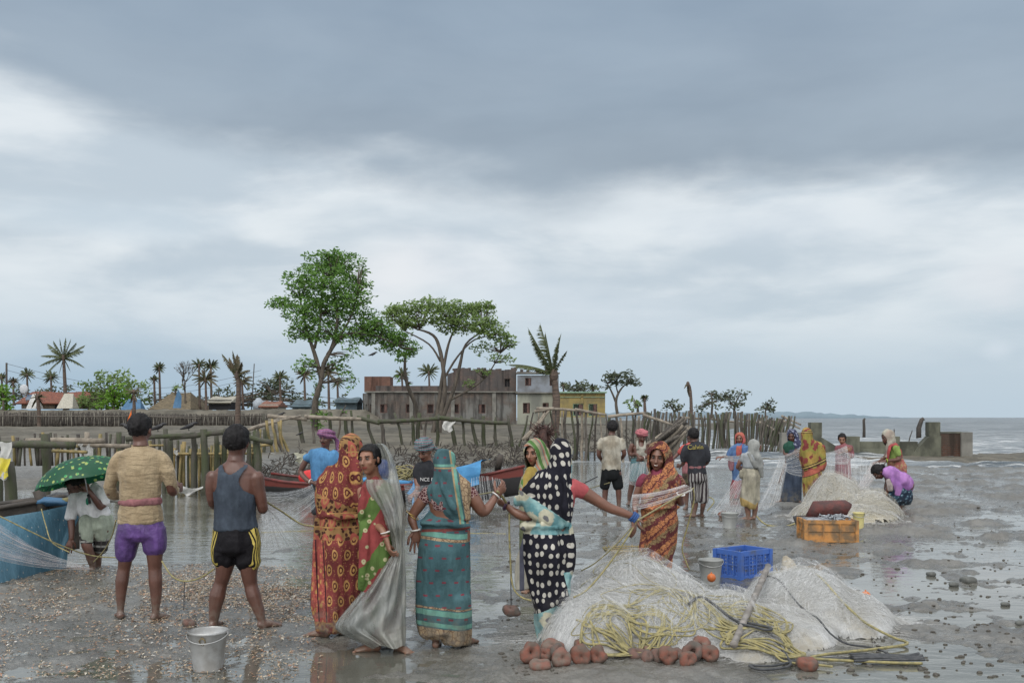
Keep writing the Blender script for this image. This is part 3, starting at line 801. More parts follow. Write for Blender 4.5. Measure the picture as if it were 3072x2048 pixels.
def right_palisade():
 random.seed(31)
 d = 40
 r = thing('tall_pole_fence', "tall fence of thin upright poles in front of the yellow house", 'fence', (WO(1350,1040, d).x, d, 0.1))
 tops = [(1212,955),(1225,945),(1238,940),(1252,938),(1262,936),(1277,938),(1291,941),(1300,942),(1312,944),(1322,940),(1337,941),(1346,942),(1362,944),(1371,946),(1378,950),(1392,952),(1400,955),(1415,952),(1425,960),(1440,950),(1452,944),(1460,948),(1468,952),(1482,946),(1494,948),(1504,940)]
 bot = [(1185,1040),(1208,1040),(1222,1040),(1243,1042),(1283,1045),(1292,1035),(1301,1040),(1306,1042),(1318,1035),(1322,1045),(1334,1042),(1345,1040),(1352,1030),(1366,1035),(1380,1030),(1395,1010),(1420,1040),(1418,1000),(1430,1020),(1452,1035),(1453,1035),(1448,1030),(1452,1030),(1470,1020),(1478,1030),(1490,1030)]
 for i, ((a, b),(c, e)) in enumerate(zip(tops, bot)):
  stake(r, 0,0, a, b + random.uniform(-2,3), d + random.uniform(-.3,.3), random.uniform(.035,.07),(WOODG, WOODD, WOODP, WOOD)[i % 4], c, 60 + i)
 for (pa, ya, pb, yb) in ((1200,1010,1252,948),(1206,1010,1262,940),(1232,938,1330,942),(1320,940,1392,952),(1396,957,1480,948),(1476,952,1545,975),(1228,945,1272,936)):
  mb = MB(); crooked(mb, WO(pa, ya, d - .3) - r.location, WO(pb, yb, d - .3) - r.location, .07,8,.6, pa, .7); mb.build('rail', WOODP, r)
 d = 52
 r = thing('sea_palisade', "palisade of many upright stakes running out into the sea, leaning at its right end", 'fence', (WO(1650,1010, d).x, d, 0))
 n = 0
 for i in range(66):
  px = 1488 + i * 4.9 + random.uniform(-1,1)
  t = max(0,(px - 1700) / 110)
  lean = -t * 16 if px > 1700 else random.uniform(-3,3) - max(0,(1560 - px)) * .12
  top = 948 + random.uniform(-5,5) + t * 8 + (4 if px > 1740 else 0)
  dd = 50 - (px - 1488) * 0.012
  topx = px - lean * 1.2 if px > 1700 else px + random.uniform(-2,4)
  mb = MB(); a = Vector((WO(px + lean, 1010, dd).x, dd, -0.3)) - r.location
  b = WO(topx, top, dd) - r.location
  crooked(mb, a, b, random.uniform(.032,.075) * (1.4 if i % 7 == 0 else 1),4,1.1,200 + i, sides=6)
  mb.build('stake', (WOODG, WOODD, WOOD, WOODG, WOOD)[i % 5], r); n += 1
 for (pa, ya, pb, yb) in ((1560,958,1640,962),(1635,962,1700,970),(1695,962,1755,972),(1740,966,1800,1000),(1795,955,1840,975),(1790,962,1838,984),(1500,958,1550,978)):
  mb = MB(); crooked(mb, WO(pa, ya, 49) - r.location, WO(pb, yb, 48.5) - r.location, .06,8,.5, pa, .7); mb.build('rail', WOODP, r)
 for j, (px, w, top, bt, lab) in enumerate(((1776,30,962,1000, "clump of thick stakes standing in the sea past the palisade"),)):
  rr = thing('stake_clump', lab, 'posts', (WO(px, 1000,58).x, 58,-.2))
  for i in range(10):
   mb = MB(); crooked(mb, Vector((WO(px - w + i * 6,1000,58).x, 58 + (i % 2) * .4,-.4)) - rr.location, WO(px - w + i * 6 + random.uniform(-1,1), top + random.uniform(-4,4),58) - rr.location, .12,3,.5,300 + i); mb.build('stake', WOODG, rr)
 rr = thing('driftwood_heap', "heap of broken leaning poles and brushwood where the fence meets the sea", 'driftwood', (WO(1540,1030,42).x, 42,0))
 for i in range(26):
  a = WO(random.uniform(1455,1545), random.uniform(1018,1034),42); a.z = 0.0 + random.uniform(0,.1)
  b = WO(random.uniform(1555,1592), random.uniform(955,990),42 + random.uniform(-.8,.8))
  mb = MB(); crooked(mb, a - rr.location, b - rr.location, random.uniform(.05,.10),4,.8,400 + i); mb.build('pole', (WOODP, WOOD, WOODD)[i % 3], rr)
 rr = thing('tree_stump', "dark ragged tree stump behind the pole fence", 'stump', (WO(1250,1042,37).x, 37,0.2))
 mb = MB(); mb.tube([(0,0,-.2),(0.03,0,.4),(-.05,0,.9),(0.02,0,1.15)],[.30,.16,.20,.08],12, jit=.3); mb.build('trunk', simple('red_brown_bark', (0.085,0.04,0.032),(0.035,0.02,0.018), scale=6, bump=1, bd=.05), rr)
 mb = MB(); random.seed(4)
 for i in range(110): mb.tube([(random.uniform(-.2,.2), random.uniform(-.1,.1), random.uniform(.6,1.1)),(random.uniform(-.6,.6), random.uniform(-.4,.2), random.uniform(.1,1.35))],[.028,.006],4)
 mb.build('roots', MATS['red_brown_bark'], rr)
 for k, (px, top, bot, d, w, lab) in enumerate(((1984,961,992,82,.13, "short dark post in the sea, left of two"),(2110,961,990,82,.22, "thick dark post in the sea behind the ruin, leaning right"))):
  c = WO(px, bot, d); rr = MB(); z = WO(px, top, d).z
  rr.tube([(0,0,-.6),(0.02,0, z * .5),(0.12 * k * 2,0, z - .1),(0.15 * k * 2 + .1,0, z)],[w, w * .9, w * .8, w * .7],9, jit=.1)
  tag(rr.build('sea_post', WOODD, None, (c.x, d, 0)), lab, 'post')
 for k, (px, top, bot, d, lab) in enumerate(((2048,985,1010,48, "thin bent stick in the shallows behind the woman with the pale head cloth"),(2090,988,1003,50, "very thin stick standing in the sea near the right pillar"), )):
  c = WO(px, bot, d); mb = MB(); crooked(mb, (0,0,-.3),(.12,0, WO(px, top, d).z),.03,4,2, k); tag(mb.build('stick', WOODD, None, (c.x, d, 0)), lab, 'stick')
def pier():
 """mossy posts with rails at the left, in the creek"""
 random.seed(41)
 d = 21.5
 r = thing('mossy_pier', "old pier of thick mossy posts joined by green rails in the creek", 'pier', (WO(300,1130, d).x, d, 0))
 rx = r.location
 P = [(104,996,103,1190,20.0,.145, WOODG),(-12,1000,-10,1190,17.5,.16, WOODG),(20,1060,22,1190,16.5,.15, WOODG),(200,992,202,1110,21.6,.085, WOODP),(273,992,270,1120,21.8,.09, WOODG),(388,1000,392,1125,21.6,.13, WOODG),(443,992,446,1130,21.4,.10, WOODG),
   (468,985,470,1130,21.2,.125, WOODG),(497,988,499,1100,21.8,.08, WOODG),(518,985,512,1100,22,.10, WOODG),(546,990,545,1100,22,.09, WOODG),(588,990,598,1100,21.4,.12, WOODG),(572,992,582,1090,21.9,.08, WOODG),(380,985,381,1000,21.7,.09, WOODG)]
 for i, (a, b, c, e, dd, rad, m) in enumerate(P):
  top = WO(a, b, dd); bx = WO(c, 1100, dd).x
  mb = MB(); crooked(mb, Vector((bx, dd, -.4)) - rx, top - rx, rad * .66,6,.5,500 + i, .9,10); mb.build('post', m, r)
 for i, (pa, ya, pb, yb, dd, rad, m) in enumerate(((-60,1020,172,1022,19.6,.12, WOODG),(60,1012,240,1012,20.6,.10, WOODP),(290,1008,480,997,21.2,.085, WOODG),(390,1004,540,990,21.2,.10, WOODG),(515,988,626,1016,21.2,.10, WOODG),(120,1035,200,1038,20.4,.055, WOODB),(180,1020,300,1024,21,.08, WOODP),(545,1030,625,1020,22.4,.06, WOODB),(395,1000,460,996,21.9,.06, WOODG))):
  mb = MB(); crooked(mb, WO(pa, ya, dd) - rx, WO(pb, yb, dd) - rx, rad * .62,8,.45,520 + i, .9,9); mb.build('rail', m, r)
 for g, (p0, p1, step, dd, top, bot, lab, mats) in enumerate(((30,380,8.2,24.5,1000,1060, "screen of short bamboo stakes behind the mossy pier", (WOODB, WOODD, WOODG, WOOD)),(396,600,6.2,22.6,1018,1110, "screen of yellow bamboo stakes between the mossy pier posts", (WOODB, WOODB, WOODG)))):
  rr = thing('bamboo_screen', lab, 'fence', (WO((p0 + p1) / 2,1060, dd).x, dd, 0))
  px = p0; i = 0
  while px < p1:
   t = top + random.uniform(-8,14);
   mb = MB(); b = WO(px + random.uniform(-2,2), t, dd); a = Vector((WO(px + random.uniform(-3,3),1100, dd).x, dd + random.uniform(-.15,.15),-.1 if g else WO(px, bot, dd).z - .1))
   crooked(mb, a - rr.location, b - rr.location, random.uniform(.028,.05),3,.6,600 + i, .95,6); mb.build('stake', mats[i % len(mats)], rr)
   px += step * random.uniform(.5,1.6); i += 1
  mb = MB(); crooked(mb, WO(p0, top + 24, dd - .1) - rr.location, WO(p1, top + 22, dd - .1) - rr.location, .035,8,.3,9); mb.build('rail', WOODB, rr)
def brushwood():
 rnd = random.Random(77); mb = MB()
 for i in range(2600):
  px = rnd.uniform(560,1570); f = np.interp(px, FAR[:, 0], FAR[:, 1]); py = f - abs(rnd.gauss(0,1)) * 13 + 1
  Y = EYE * FPX / K / (py - HY / K) * .985; x = (px * K - CX) / FPX * Y; z = max(zt(x, Y),0.0)
  a = rnd.uniform(0,6.28); L = rnd.uniform(.08,.4); e = rnd.uniform(.02,.30) if rnd.random() < .5 else rnd.uniform(0,.06)
  mb.tube([(x, Y, z - .03),(x + math.cos(a) * L * .5, Y + math.sin(a) * L * .3, z + e * .7),(x + math.cos(a) * L, Y + math.sin(a) * L * .5, z + e)],[.022,.016,.007],4, cap=False)
 tag(mb.build('brushwood', WOODD), 'twigs and roots littering the foot of the far mud bank', 'brushwood', kind='stuff')
brushwood(); far_palisades(); middle_fence(); right_palisade(); pier()
# ---------------------------------------------------------------- trees and palms
def leafmat(name, a, b, c=None):
 m, nt = newmat(name)
 o = nt.obj()
 f = nt.sstep(nt.noise(o, 1.1,3),0.35,0.65)
 g = nt.sstep(nt.noise(o, 7,3),0.40,0.62)
 col = nt.mix(f, a, b)
 col = nt.mix(nt.m('MULTIPLY', g, 0.7), col, c or tuple(x * 1.7 for x in b))
 finish(nt, col, 0.55, None, 0,0.35, trans=0.35)
 return m
LEAF1 = leafmat('bright_leaf', (0.075,0.165,0.035),(0.11,0.23,0.045),(0.18,0.32,0.07))
LEAF2 = leafmat('olive_leaf', (0.12,0.19,0.062),(0.165,0.245,0.075),(0.22,0.31,0.10))
LEAF3 = leafmat('grey_green_leaf', (0.060,0.078,0.052),(0.085,0.105,0.065),(0.12,0.14,0.08))
LEAF4 = leafmat('fresh_leaf', (0.06,0.16,0.015),(0.11,0.24,0.025),(0.2,0.34,0.04))
FROND = leafmat('palm_leaf', (0.060,0.080,0.040),(0.085,0.110,0.050),(0.15,0.16,0.075))
FRONDD = leafmat('dry_palm_leaf', (0.11,0.085,0.055),(0.085,0.10,0.05),(0.16,0.13,0.08))
BARK = simple('grey_bark', (0.105,0.088,0.070),(0.055,0.048,0.040), rough=0.9, scale=3, bump=0.8, bd=0.04, bscale=10, stretch=(2,2,.6))
BARKP = simple('palm_bark', (0.13,0.095,0.075),(0.065,0.05,0.042), rough=0.9, scale=6, bump=0.9, bd=0.04, bscale=12, stretch=(.4,.4,3))
def leaves(mb_V, mb_F, c, rad, n, size, rnd):
 c = np.array(c); rad = np.array(rad)
 p = rnd.normal(size=(n, 3)); p /= np.linalg.norm(p, axis=1, keepdims=True)
 p *= (rnd.random((n, 1)) ** 0.45)
 keepn = vn3(p[:, 0] * 3 + c[0], p[:, 1] * 3, p[:, 2] * 3 + c[2],5) > 0.36
 p = p[keepn]; n = len(p)
 P = c + p * rad
 a = rnd.normal(size=(n, 3)); a[:, 2] *= 0.6; a /= np.linalg.norm(a, axis=1, keepdims=True)
 b = rnd.normal(size=(n, 3)); b -= a * (a * b).sum(1, keepdims=True); b /= np.linalg.norm(b, axis=1, keepdims=True)
 s = size * rnd.uniform(0.6,1.25,(n, 1))
 base = sum(len(x) for x in mb_V)
 V = np.stack([P - a * s, P + b * s * 0.42, P + a * s, P - b * s * 0.42],1).reshape(-1,3)
 mb_V.append(V); mb_F.append(np.arange(base, base + 4 * n).reshape(-1,4))
def tree(name, label, d, base, stems, clumps, size=0.16, dens=1.0, leaf=LEAF1, bark=BARK, cat='tree', group=None, seed=1, twigs=True, dy=0.8):
 """stems: lists of (px, py, r metres[, dy]); clumps: (px, py, rx, ry, density)"""
 rnd = np.random.default_rng(seed); random.seed(seed)
 b = WO(*base, d)
 root = thing(name, label, cat, (b.x, d, b.z),0, group)
 O = root.location; sc = K / FPX * d
 mb = MB(); tips = []
 for st in stems:
  pts = [WO(q_[0], q_[1], d + (q_[3] if len(q_) > 3 else 0)) - O for q_ in st]
  if st is stems[0]: pts[0].z -= 0.3
  P2 = spline(pts, 4); R = []
  for i in range(len(st) - 1): R += [lerp(st[i][2], st[i + 1][2], j / 4) for j in range(4)]
  R.append(st[-1][2]); mb.tube(P2, R, 8, jit=.08); tips += P2[4:]
 VV, FF = [],[]
 for (px, py, rx, ry, dn) in clumps:
  off = random.uniform(-dy, dy) * rx * sc
  c = WO(px, py, d + off) - O
  if twigs and tips:
   t = min(tips, key=lambda t_: (t_ - c).length + max(0, t_.z - c.z) * 2)
   for k in range(int(4 + rx / 8)):
    e = c + Vector((random.uniform(-.8,.8) * rx * sc, random.uniform(-.6,.6) * rx * sc, random.uniform(-.6,.7) * ry * sc))
    m_ = t.lerp(e, .5) + Vector((0,0, random.uniform(-.05,.12) * (e - t).length))
    mb.tube([t, m_, e],[0.045 * (d / 60),0.028 * (d / 60),0.012 * (d / 60)],5)
  n = int(dn * dens * 16 * rx * ry * sc * sc / (size * size) * 0.62)
  leaves(VV, FF, c, (rx * sc, rx * sc * .8, ry * sc), n, size, rnd)
  for k in range(int(rx * dens * dn / 3)):
   a = random.uniform(0,2 * math.pi)
   cc = c + Vector((math.cos(a) * rx * sc, random.uniform(-.4,.4) * rx * sc, math.sin(a) * ry * sc)) * random.uniform(.9,1.15)
   leaves(VV, FF, cc, (size * 3, size * 2.4, size * 2),22, size, rnd)
 mb.build('trunk', bark, root)
 if VV:
  link('crown', mesh_from('crown', np.concatenate(VV), np.concatenate(FF)), leaf, root)
 return root
def palm(label, d, base, trunk, fronds, r=0.11, leaf=FROND, seed=1, name='palm_tree', group=None, wind=(0,0), ln=0.55, boot=True):
 """trunk: px, py points from base to crown; fronds: (tip px, tip py, arch)"""
 random.seed(seed)
 b = WO(*base, d); root = thing(name, label, 'palm', (b.x, d, b.z),0, group); O = root.location; sc = K / FPX * d
 pts = [WO(x, y, d) - O for x, y in trunk]; pts[0].z -= 0.3
 P2 = spline(pts, 4); mb = MB(); n = len(P2) - 1
 mb.tube(P2,[r * lerp(1.25,0.8, i / n) * (1.5 if i == 0 else 1) for i in range(n + 1)],9, jit=.06)
 c = pts[-1]; mb.ball(c, (r * 1.3, r * 1.3, r * 2.0),10,8); mb.build('trunk', BARKP, root)
 V = []; F = []
 for i, (tx, ty, arch) in enumerate(fronds):
  dyy = random.uniform(-1,1) * 0.5 * abs(tx - trunk[-1][0]) * sc + random.uniform(-.5,.5)
  tip = WO(tx, ty, d + dyy) - O; L = (tip - c).length
  mid = c.lerp(tip, .5) + Vector((0,0, arch * L))
  path = [((1 - t) ** 2) * c + 2 * (1 - t) * t * mid + t * t * tip for t in [k / 16 for k in range(17)]]
  fm = MB(); fm.tube(path, [0.028 * (1 - .7 * k / 16) for k in range(17)],5); o = len(V)
  nl = 46
  for k in range(3, nl):
   t = k / nl; p = ((1 - t) ** 2) * c + 2 * (1 - t) * t * mid + t * t * tip
   tg = (2 * (1 - t) * (mid - c) + 2 * t * (tip - mid)).normalized()
   for sd in (-1,1):
    u = tg.cross(Vector((0,0,1))); u = u.normalized() * sd if u.length > .05 else Vector((sd, 0,0))
    ll = ln * L * 0.42 * math.sin(math.pi * min(1,.14 + t * .9)) ** .6 * random.uniform(.7,1.1)
    dr = (u * .62 + tg * .5 + Vector((wind[0],0,-0.55 + wind[1] + random.uniform(-.25,.15)))).normalized()
    e = p + dr * ll; w = tg * (0.028 + .012 * L / 3)
    m_ = p + dr * ll * .55 + Vector((0,0,.06 * ll))
    fm.add([p - w, p + w, m_ + w * .8, m_ - w * .8, e],[(0,1,2,3),(3,2,4)])
  fm.build('frond', leaf, root)
 return root
def ring_fronds(cx, cy, r, n, seed, lo=-60, hi=240, flat=.9):
 rnd = random.Random(seed); out = []
 for i in range(n):
  a = math.radians(lerp(lo, hi, i / (n - 1)) + rnd.uniform(-9,9)); q_ = r * rnd.uniform(.8,1.1)
  out.append((cx + math.cos(a) * q_, cy - math.sin(a) * q_ * flat, 0.12 + .22 * abs(math.cos(a))))
 return out
def all_trees():
 tree('leafy_tree', "tallest tree, bright green and bushy, with vines up its trunk", 60,(725,985),
   [[(724,990,.22),(723,930,.18),(736,880,.15),(744,835,.14),(765,790,.11),(775,720,.09),(760,640,.04)],
   [(738,870,.15),(722,810,.12),(705,760,.09),(690,690,.04)],[(752,815,.12),(790,770,.09),(850,768,.07),(930,800,.03)],[(760,800,.1),(800,740,.07),(820,680,.04)],[(722,800,.1),(735,740,.07),(740,660,.04)]],
   [(735,608,40,26,1),(785,606,40,24,1),(768,588,20,14,1),(815,640,30,26,.8),(690,648,32,30,.9),(745,650,62,36,1.1),(805,690,44,34,1),(648,698,28,12,1),(695,712,44,32,1),(760,712,60,36,1.1),(838,655,12,10,.6),(834,608,11,8,.5),
   (838,735,34,24,1),(690,765,30,18,.9),(745,760,50,22,1),(820,770,45,20,.9),(880,768,44,26,1.2),(915,788,40,22,1.2),(860,750,26,16,1),(945,805,16,10,.9),(695,832,22,18,.45),(780,840,26,22,.45),(805,870,22,20,.3),(728,905,12,34,.5),(724,965,15,18,.6),(745,960,12,10,.5),(720,850,14,22,.5),(800,815,26,12,.3)],
   .12,1.25, LEAF1, seed=3)
 tree('spreading_tree', "flat topped olive green tree with many thin stems in front of the brick house", 58,(1005,1010),
   [[(1003,1015,.20),(1012,950,.17),(1022,890,.13),(1012,810,.11),(995,770,.08),(955,755,.04)],[(990,1010,.14),(1004,950,.13),(1015,870,.1),(1030,790,.07),(1050,745,.03)],
   [(1015,960,.15),(1040,900,.12),(1056,840,.1),(1070,790,.06),(1110,760,.03)],[(1030,920,.09),(1085,890,.06),(1120,860,.05),(1150,810,.02)],[(1020,870,.07),(1050,820,.06),(1090,780,.04),(1140,770,.02)],[(1012,830,.07),(985,790,.05),(930,760,.03)]],
   [(900,722,24,16,1),(935,715,34,20,1.1),(975,705,34,16,1),(1015,715,38,22,1),(1060,715,38,20,1),(1100,712,34,12,.9),(1118,704,18,8,.8),(1040,745,40,16,.8),(1090,745,45,20,1),(1130,760,36,18,1),(1160,780,22,12,.8),(1175,790,14,8,.5),(960,738,36,12,.9),
   (1120,800,34,12,.35),(1150,825,24,9,.5),(1075,885,16,8,.4),(1100,850,20,8,.25),(930,745,20,9,.8)],.11,1.35, LEAF2, seed=5)
 tree('slender_tree', "thin dark leaning tree between the leafy tree and the flat topped one", 64,(968,985),
   [[(968,990,.17),(955,930,.15),(938,890,.13),(930,850,.1),(931,815,.06)]],[(928,812,20,12,.6),(915,868,10,8,.3),(945,880,8,6,.3)],.15,.9, LEAF1, seed=7)
 tree('thin_stem', "crooked leafless sapling beside the man with the purple turban", 46,(778,1010),
   [[(768,1015,.06),(780,985,.05),(782,955,.04),(795,930,.02)]],[(790,945,12,10,.25)],.12,.8, LEAF1, cat='sapling', seed=8)
 palm("windswept palm with three great fronds beside the plastered wall", 56,(1276,985),[(1273,990),(1278,930),(1276,890),(1272,862)],
   [(1212,752,.02),(1240,741,.05),(1222,770,.02),(1289,765,.04),(1303,805,.14),(1252,762,.03),(1165,838,.16),(1283,785,.05),(1180,845,.2)],.20, FROND, 11, wind=(-.25,.12), ln=.5)
 palm("tall coconut palm leaning over the tiled house", 100,(152,934),[(152,934),(149,880),(146,822)],[(108,789,.1),(122,782,.06),(137,776,.02),(151,774,0),(163,778,.04),(197,792,.08),(193,806,.12),(196,846,.2),(162,854,.15),(88,842,.16),(92,818,.16),(102,862,.12),(135,862,.08),(176,786,.08),(115,803,.14)],.17, FROND, 12)
 palm("ragged brown palm with a reddish trunk rising from the mud left of the tall tree", 62,(545,980),[(545,984),(547,930),(548,880),(545,862)],[(509,812,.12),(534,804,.02),(526,820,.05),(545,812,.02),(556,830,.05),(575,850,.15),(572,872,.2),(565,885,.15),(530,850,.1),(520,835,.1)],.15, FRONDD, 13, wind=(.1,-.15))
 for i, (x, y, r, bs, d, lf, lab) in enumerate((
   (366,846,17,934,108, FROND, "small palm with a clear thin trunk, taller of the pair left of the bare tree"),(354,872,13,934,108, FROND, "shorter small palm beside the taller one left of the bare tree"),
   (457,840,22,934,106, FROND, "palm left of a close pair behind the open shed"),(484,842,22,934,107, FROND, "palm right of a close pair behind the open shed"),(472,872,34,937,101, FRONDD, "drooping broad palm in front of the close pair of palms"),
   (556,878,26,934,106, FRONDD, "drooping dull palm behind the ragged leaning palm"),(62,862,20,925,112, FROND, "bushy palm left of the tall coconut palm"),(117,868,22,925,114, FROND, "low palm directly behind the tall coconut palm"),(4,868,16,925,112, FROND, "palm cut by the left edge of the picture"),(30,878,16,925,115, FRONDD, "dull low palm near the left edge"),
   (754,858,30,938,100, FRONDD, "brown drooping palm just right of the leafy tree trunk"),(775,880,20,938,104, FROND, "smaller palm between the leafy tree and the tin hut"),(699,862,26,934,104, FRONDD, "drooping palm behind the left side of the leafy tree trunk"),(643,868,22,934,106, FROND, "grey palm above the tarred hut"),
   (923,862,24,905,116, FROND, "windblown palm behind the brick house parapet, left one"),(985,856,28,905,116, FROND, "windblown palm behind the brick house parapet, right one"),(1294,886,12,935,118, FROND, "little palm behind the left corner of the yellow house"),(1362,893,14,935,118, FROND, "small palm behind the right end of the yellow house"),
   (1480,915,12,950,84, FROND, "short palm beyond the tall pole fence"))):
  palm(lab, d, (x, bs),[(x + 2, bs),(x + 1, lerp(bs, y, .5)),(x, y)], ring_fronds(x, y, r, 15, i + 30),.12, lf, 50 + i, group='palms of the far village', ln=.6)
 palm("headless bent palm by the end of the fence", 84,(1588,950),[(1588,955),(1587,915),(1584,888),(1580,882)],[(1573,885,.25),(1571,893,.3),(1580,903,.2),(1583,912,.1)],.12, FRONDD, 80)
 palm("dead palm with a hanging brown crown before the long palisade", 79,(308,952),[(308,958),(308,920),(307,900)],[(290,912,.2),(296,900,.1),(318,903,.1),(325,915,.2),(300,925,.1),(315,925,.1),(284,905,.2),(328,900,.2),(286,892,.1),(322,888,.1)],.12, FRONDD, 81)
 palm("stubby dead palm in front of the tiled house", 78,(90,975),[(90,978),(89,940),(86,912)],[(76,925,.2),(78,905,.1),(97,905,.1),(99,922,.2),(72,938,.2),(103,938,.2),(68,915,.2),(108,912,.2),(80,893,.1),(96,890,.1)],.14, FRONDD, 82)
 T = [("broad green bush mass right of the tiled house", 104,(245,938),[(210,900,32,28,.8),(250,885,36,28,.9),(285,880,32,26,.8),(230,925,40,16,1),(310,900,28,26,.6),(195,925,18,14,.8)], LEAF2, 'bush'),
   ("bright fresh green shrub in the middle of the bush mass", 100,(262,940),[(262,905,22,22,1),(250,925,18,14,1),(280,922,20,12,1)], LEAF4, 'bush'),
   ("bright green shrub cut by the left edge of the picture", 96,(8,942),[(6,895,16,16,1),(8,925,20,14,1.1)], LEAF4, 'bush'),
   ("grey green trees between the rusty stall and the leafy tree", 108,(625,935),[(610,885,26,18,.7),(640,890,28,20,.6),(600,905,20,14,.6),(665,900,20,18,.5)], LEAF3, 'tree'),
   ("low dark bushes behind the yellow house", 118,(1325,905),[(1325,890,24,11,.9),(1345,895,18,8,.8),(1305,895,12,8,.8)], LEAF3, 'bush'),
   ("feathery small tree by the drooping broad palm", 108,(500,936),[(505,905,18,18,.35),(520,915,16,12,.35)], LEAF3, 'tree'),
   ("low grey green tree line behind the tiled house", 122,(100,925),[(x, 905 + (x % 3) * 4,22,15,.7) for x in (10,45,80,115,150,185)], LEAF3, 'tree'),
   ("low grey green tree line behind the thatched hut and the sheds", 122,(480,932),[(x, 918 + (x % 4) * 3,22,12,.6) for x in (345,385,420,460,500,540,580,680,715,790)], LEAF3, 'tree'),
   ("little conical tree beside the thatched hut", 106,(403,905),[(403,893,6,11,1)], LEAF2, 'tree'),
   ("low shrub right of the short palm beyond the fence", 84,(1465,945),[(1463,930,12,9,.7),(1455,915,4,9,.5)], LEAF2, 'bush')]
 for i, (lab, d, b, cl, lf, cat) in enumerate(T):
  tree('green_bush' if cat == 'bush' else 'far_tree', lab, d, b, [[(b[0], b[1],.14),(b[0], lerp(b[1], cl[0][1],.6),.09)]], cl, .26,.8, lf, cat=cat, seed=90 + i)
 S = [("small tree with a rounded double crown right of the yellow house", 88,(1419,948),[[(1419,950,.15),(1415,920,.12),(1425,895,.09),(1440,880,.04)],[(1415,925,.1),(1405,900,.08),(1395,880,.04)],[(1420,905,.07),(1415,880,.05),(1425,860,.03)]],[(1425,860,22,8,.9),(1400,872,20,8,.7),(1445,878,18,8,.8),(1392,890,16,7,.4),(1420,880,14,7,.5),(1452,870,10,5,.4)]),
   ("low wind bent tree between the stakes, left of the headless palm", 88,(1552,950),[[(1553,952,.12),(1546,940,.08),(1538,930,.04)],[(1550,945,.08),(1562,938,.04)]],[(1540,932,14,8,.8),(1562,938,12,6,.7)]),
   ("small round tree on the far spit, left of three", 180,(1634,956),[[(1634,957,.22),(1636,925,.18),(1634,905,.08)]],[(1634,903,16,10,.8),(1622,920,12,8,.5),(1650,920,12,7,.5),(1636,928,18,6,.4),(1610,935,14,6,.5)]),
   ("widest tree on the far spit, middle of three", 180,(1686,956),[[(1686,957,.25),(1688,930,.18),(1700,905,.08)],[(1687,935,.15),(1670,912,.06)]],[(1700,903,14,10,.7),(1675,912,18,10,.6),(1690,925,22,9,.6),(1705,925,10,9,.5),(1662,908,10,6,.5)]),
   ("lone little tree on the far spit, right of three", 190,(1759,958),[[(1760,960,.2),(1758,945,.15),(1765,930,.08)]],[(1763,928,13,9,.9),(1752,935,9,6,.7),(1772,938,8,6,.6)])]
 for i, (lab, d, b, st, cl) in enumerate(S):
  tree('coastal_tree', lab, d, b, st, cl, .2 if d < 100 else .35,.9, LEAF3, seed=110 + i)
 random.seed(9); b = WO(427,934,104); root = thing('bare_tree', "leafless pale tree behind the thatched hut", 'tree', (b.x, 104, b.z)); mb = MB()
 def br(p, dr, L, r, k):
  e = p + dr * L; mb.tube([p, p.lerp(e, .5) + Vector((random.uniform(-.1,.1) * L, 0,0)), e],[r, r * .8, r * .6],5)
  if k > 0:
   for _ in range(3 if k > 1 else 4):
    br(e, (dr + Vector((random.uniform(-.8,.8), random.uniform(-.6,.6), random.uniform(-.2,.5)))).normalized(), L * random.uniform(.55,.8), r * .6, k - 1)
 br(Vector((0,0,-.3)), Vector((-.05,0,1)),1.9,.14,5); mb.build('trunk', BARK, root)
 for lab, px, top, bot, d, r, lx in (("power pole near the left edge of the picture", 15,833,925,108,.13,0),("thin leaning pole behind the rusty stall", 578,835,934,104,.06,6)):
  b = WO(px, bot, d); mb = MB(); mb.tube([(0,0,-.3), WO(px + lx, top, d) - Vector((b.x, d, b.z))],[r, r * .8],8)
  o = tag(mb.build('utility_pole', WOODD, None, (b.x, d, b.z)), lab, 'pole')
 a = WO(15,835,108); cb = WO(600,850,130)
 for k, lab in enumerate(("upper wire strung from the power pole at left", "lower wire strung from the power pole at left")):
  mb = MB(); mb.tube([a.lerp(cb, t) + Vector((0,0,-k * .7 - 2.5 * math.sin(math.pi * t))) for t in [i / 20 for i in range(21)]],.018,4); tag(mb.build('power_wire', simple('wire_black', (0.05,0.05,0.055), bump=0)), lab, 'wire')
 mb = MB(); random.seed(3); V = []; F = []
 for i in range(81):
  x = lerp(-300,420, i / 80) + 350; h = (8 + 5 * random.random()) * min(1,(80 - i) / 22)
  V += [(x, 1900,-1),(x, 1900, h),(x, 1960, h * .8),(x, 1960,-1)]
 for i in range(80): F += [(i * 4 + k, i * 4 + 4 + k, i * 4 + 5 + k, i * 4 + 1 + k) for k in range(3)]
 mb.add(V, F); tag(mb.build('far_shore', simple('hazy_woodland', (0.17,0.23,0.27),(0.15,0.20,0.24), bump=0, scale=.02)), kind='structure')  # distance haze is painted into the blue-grey colour
all_trees()
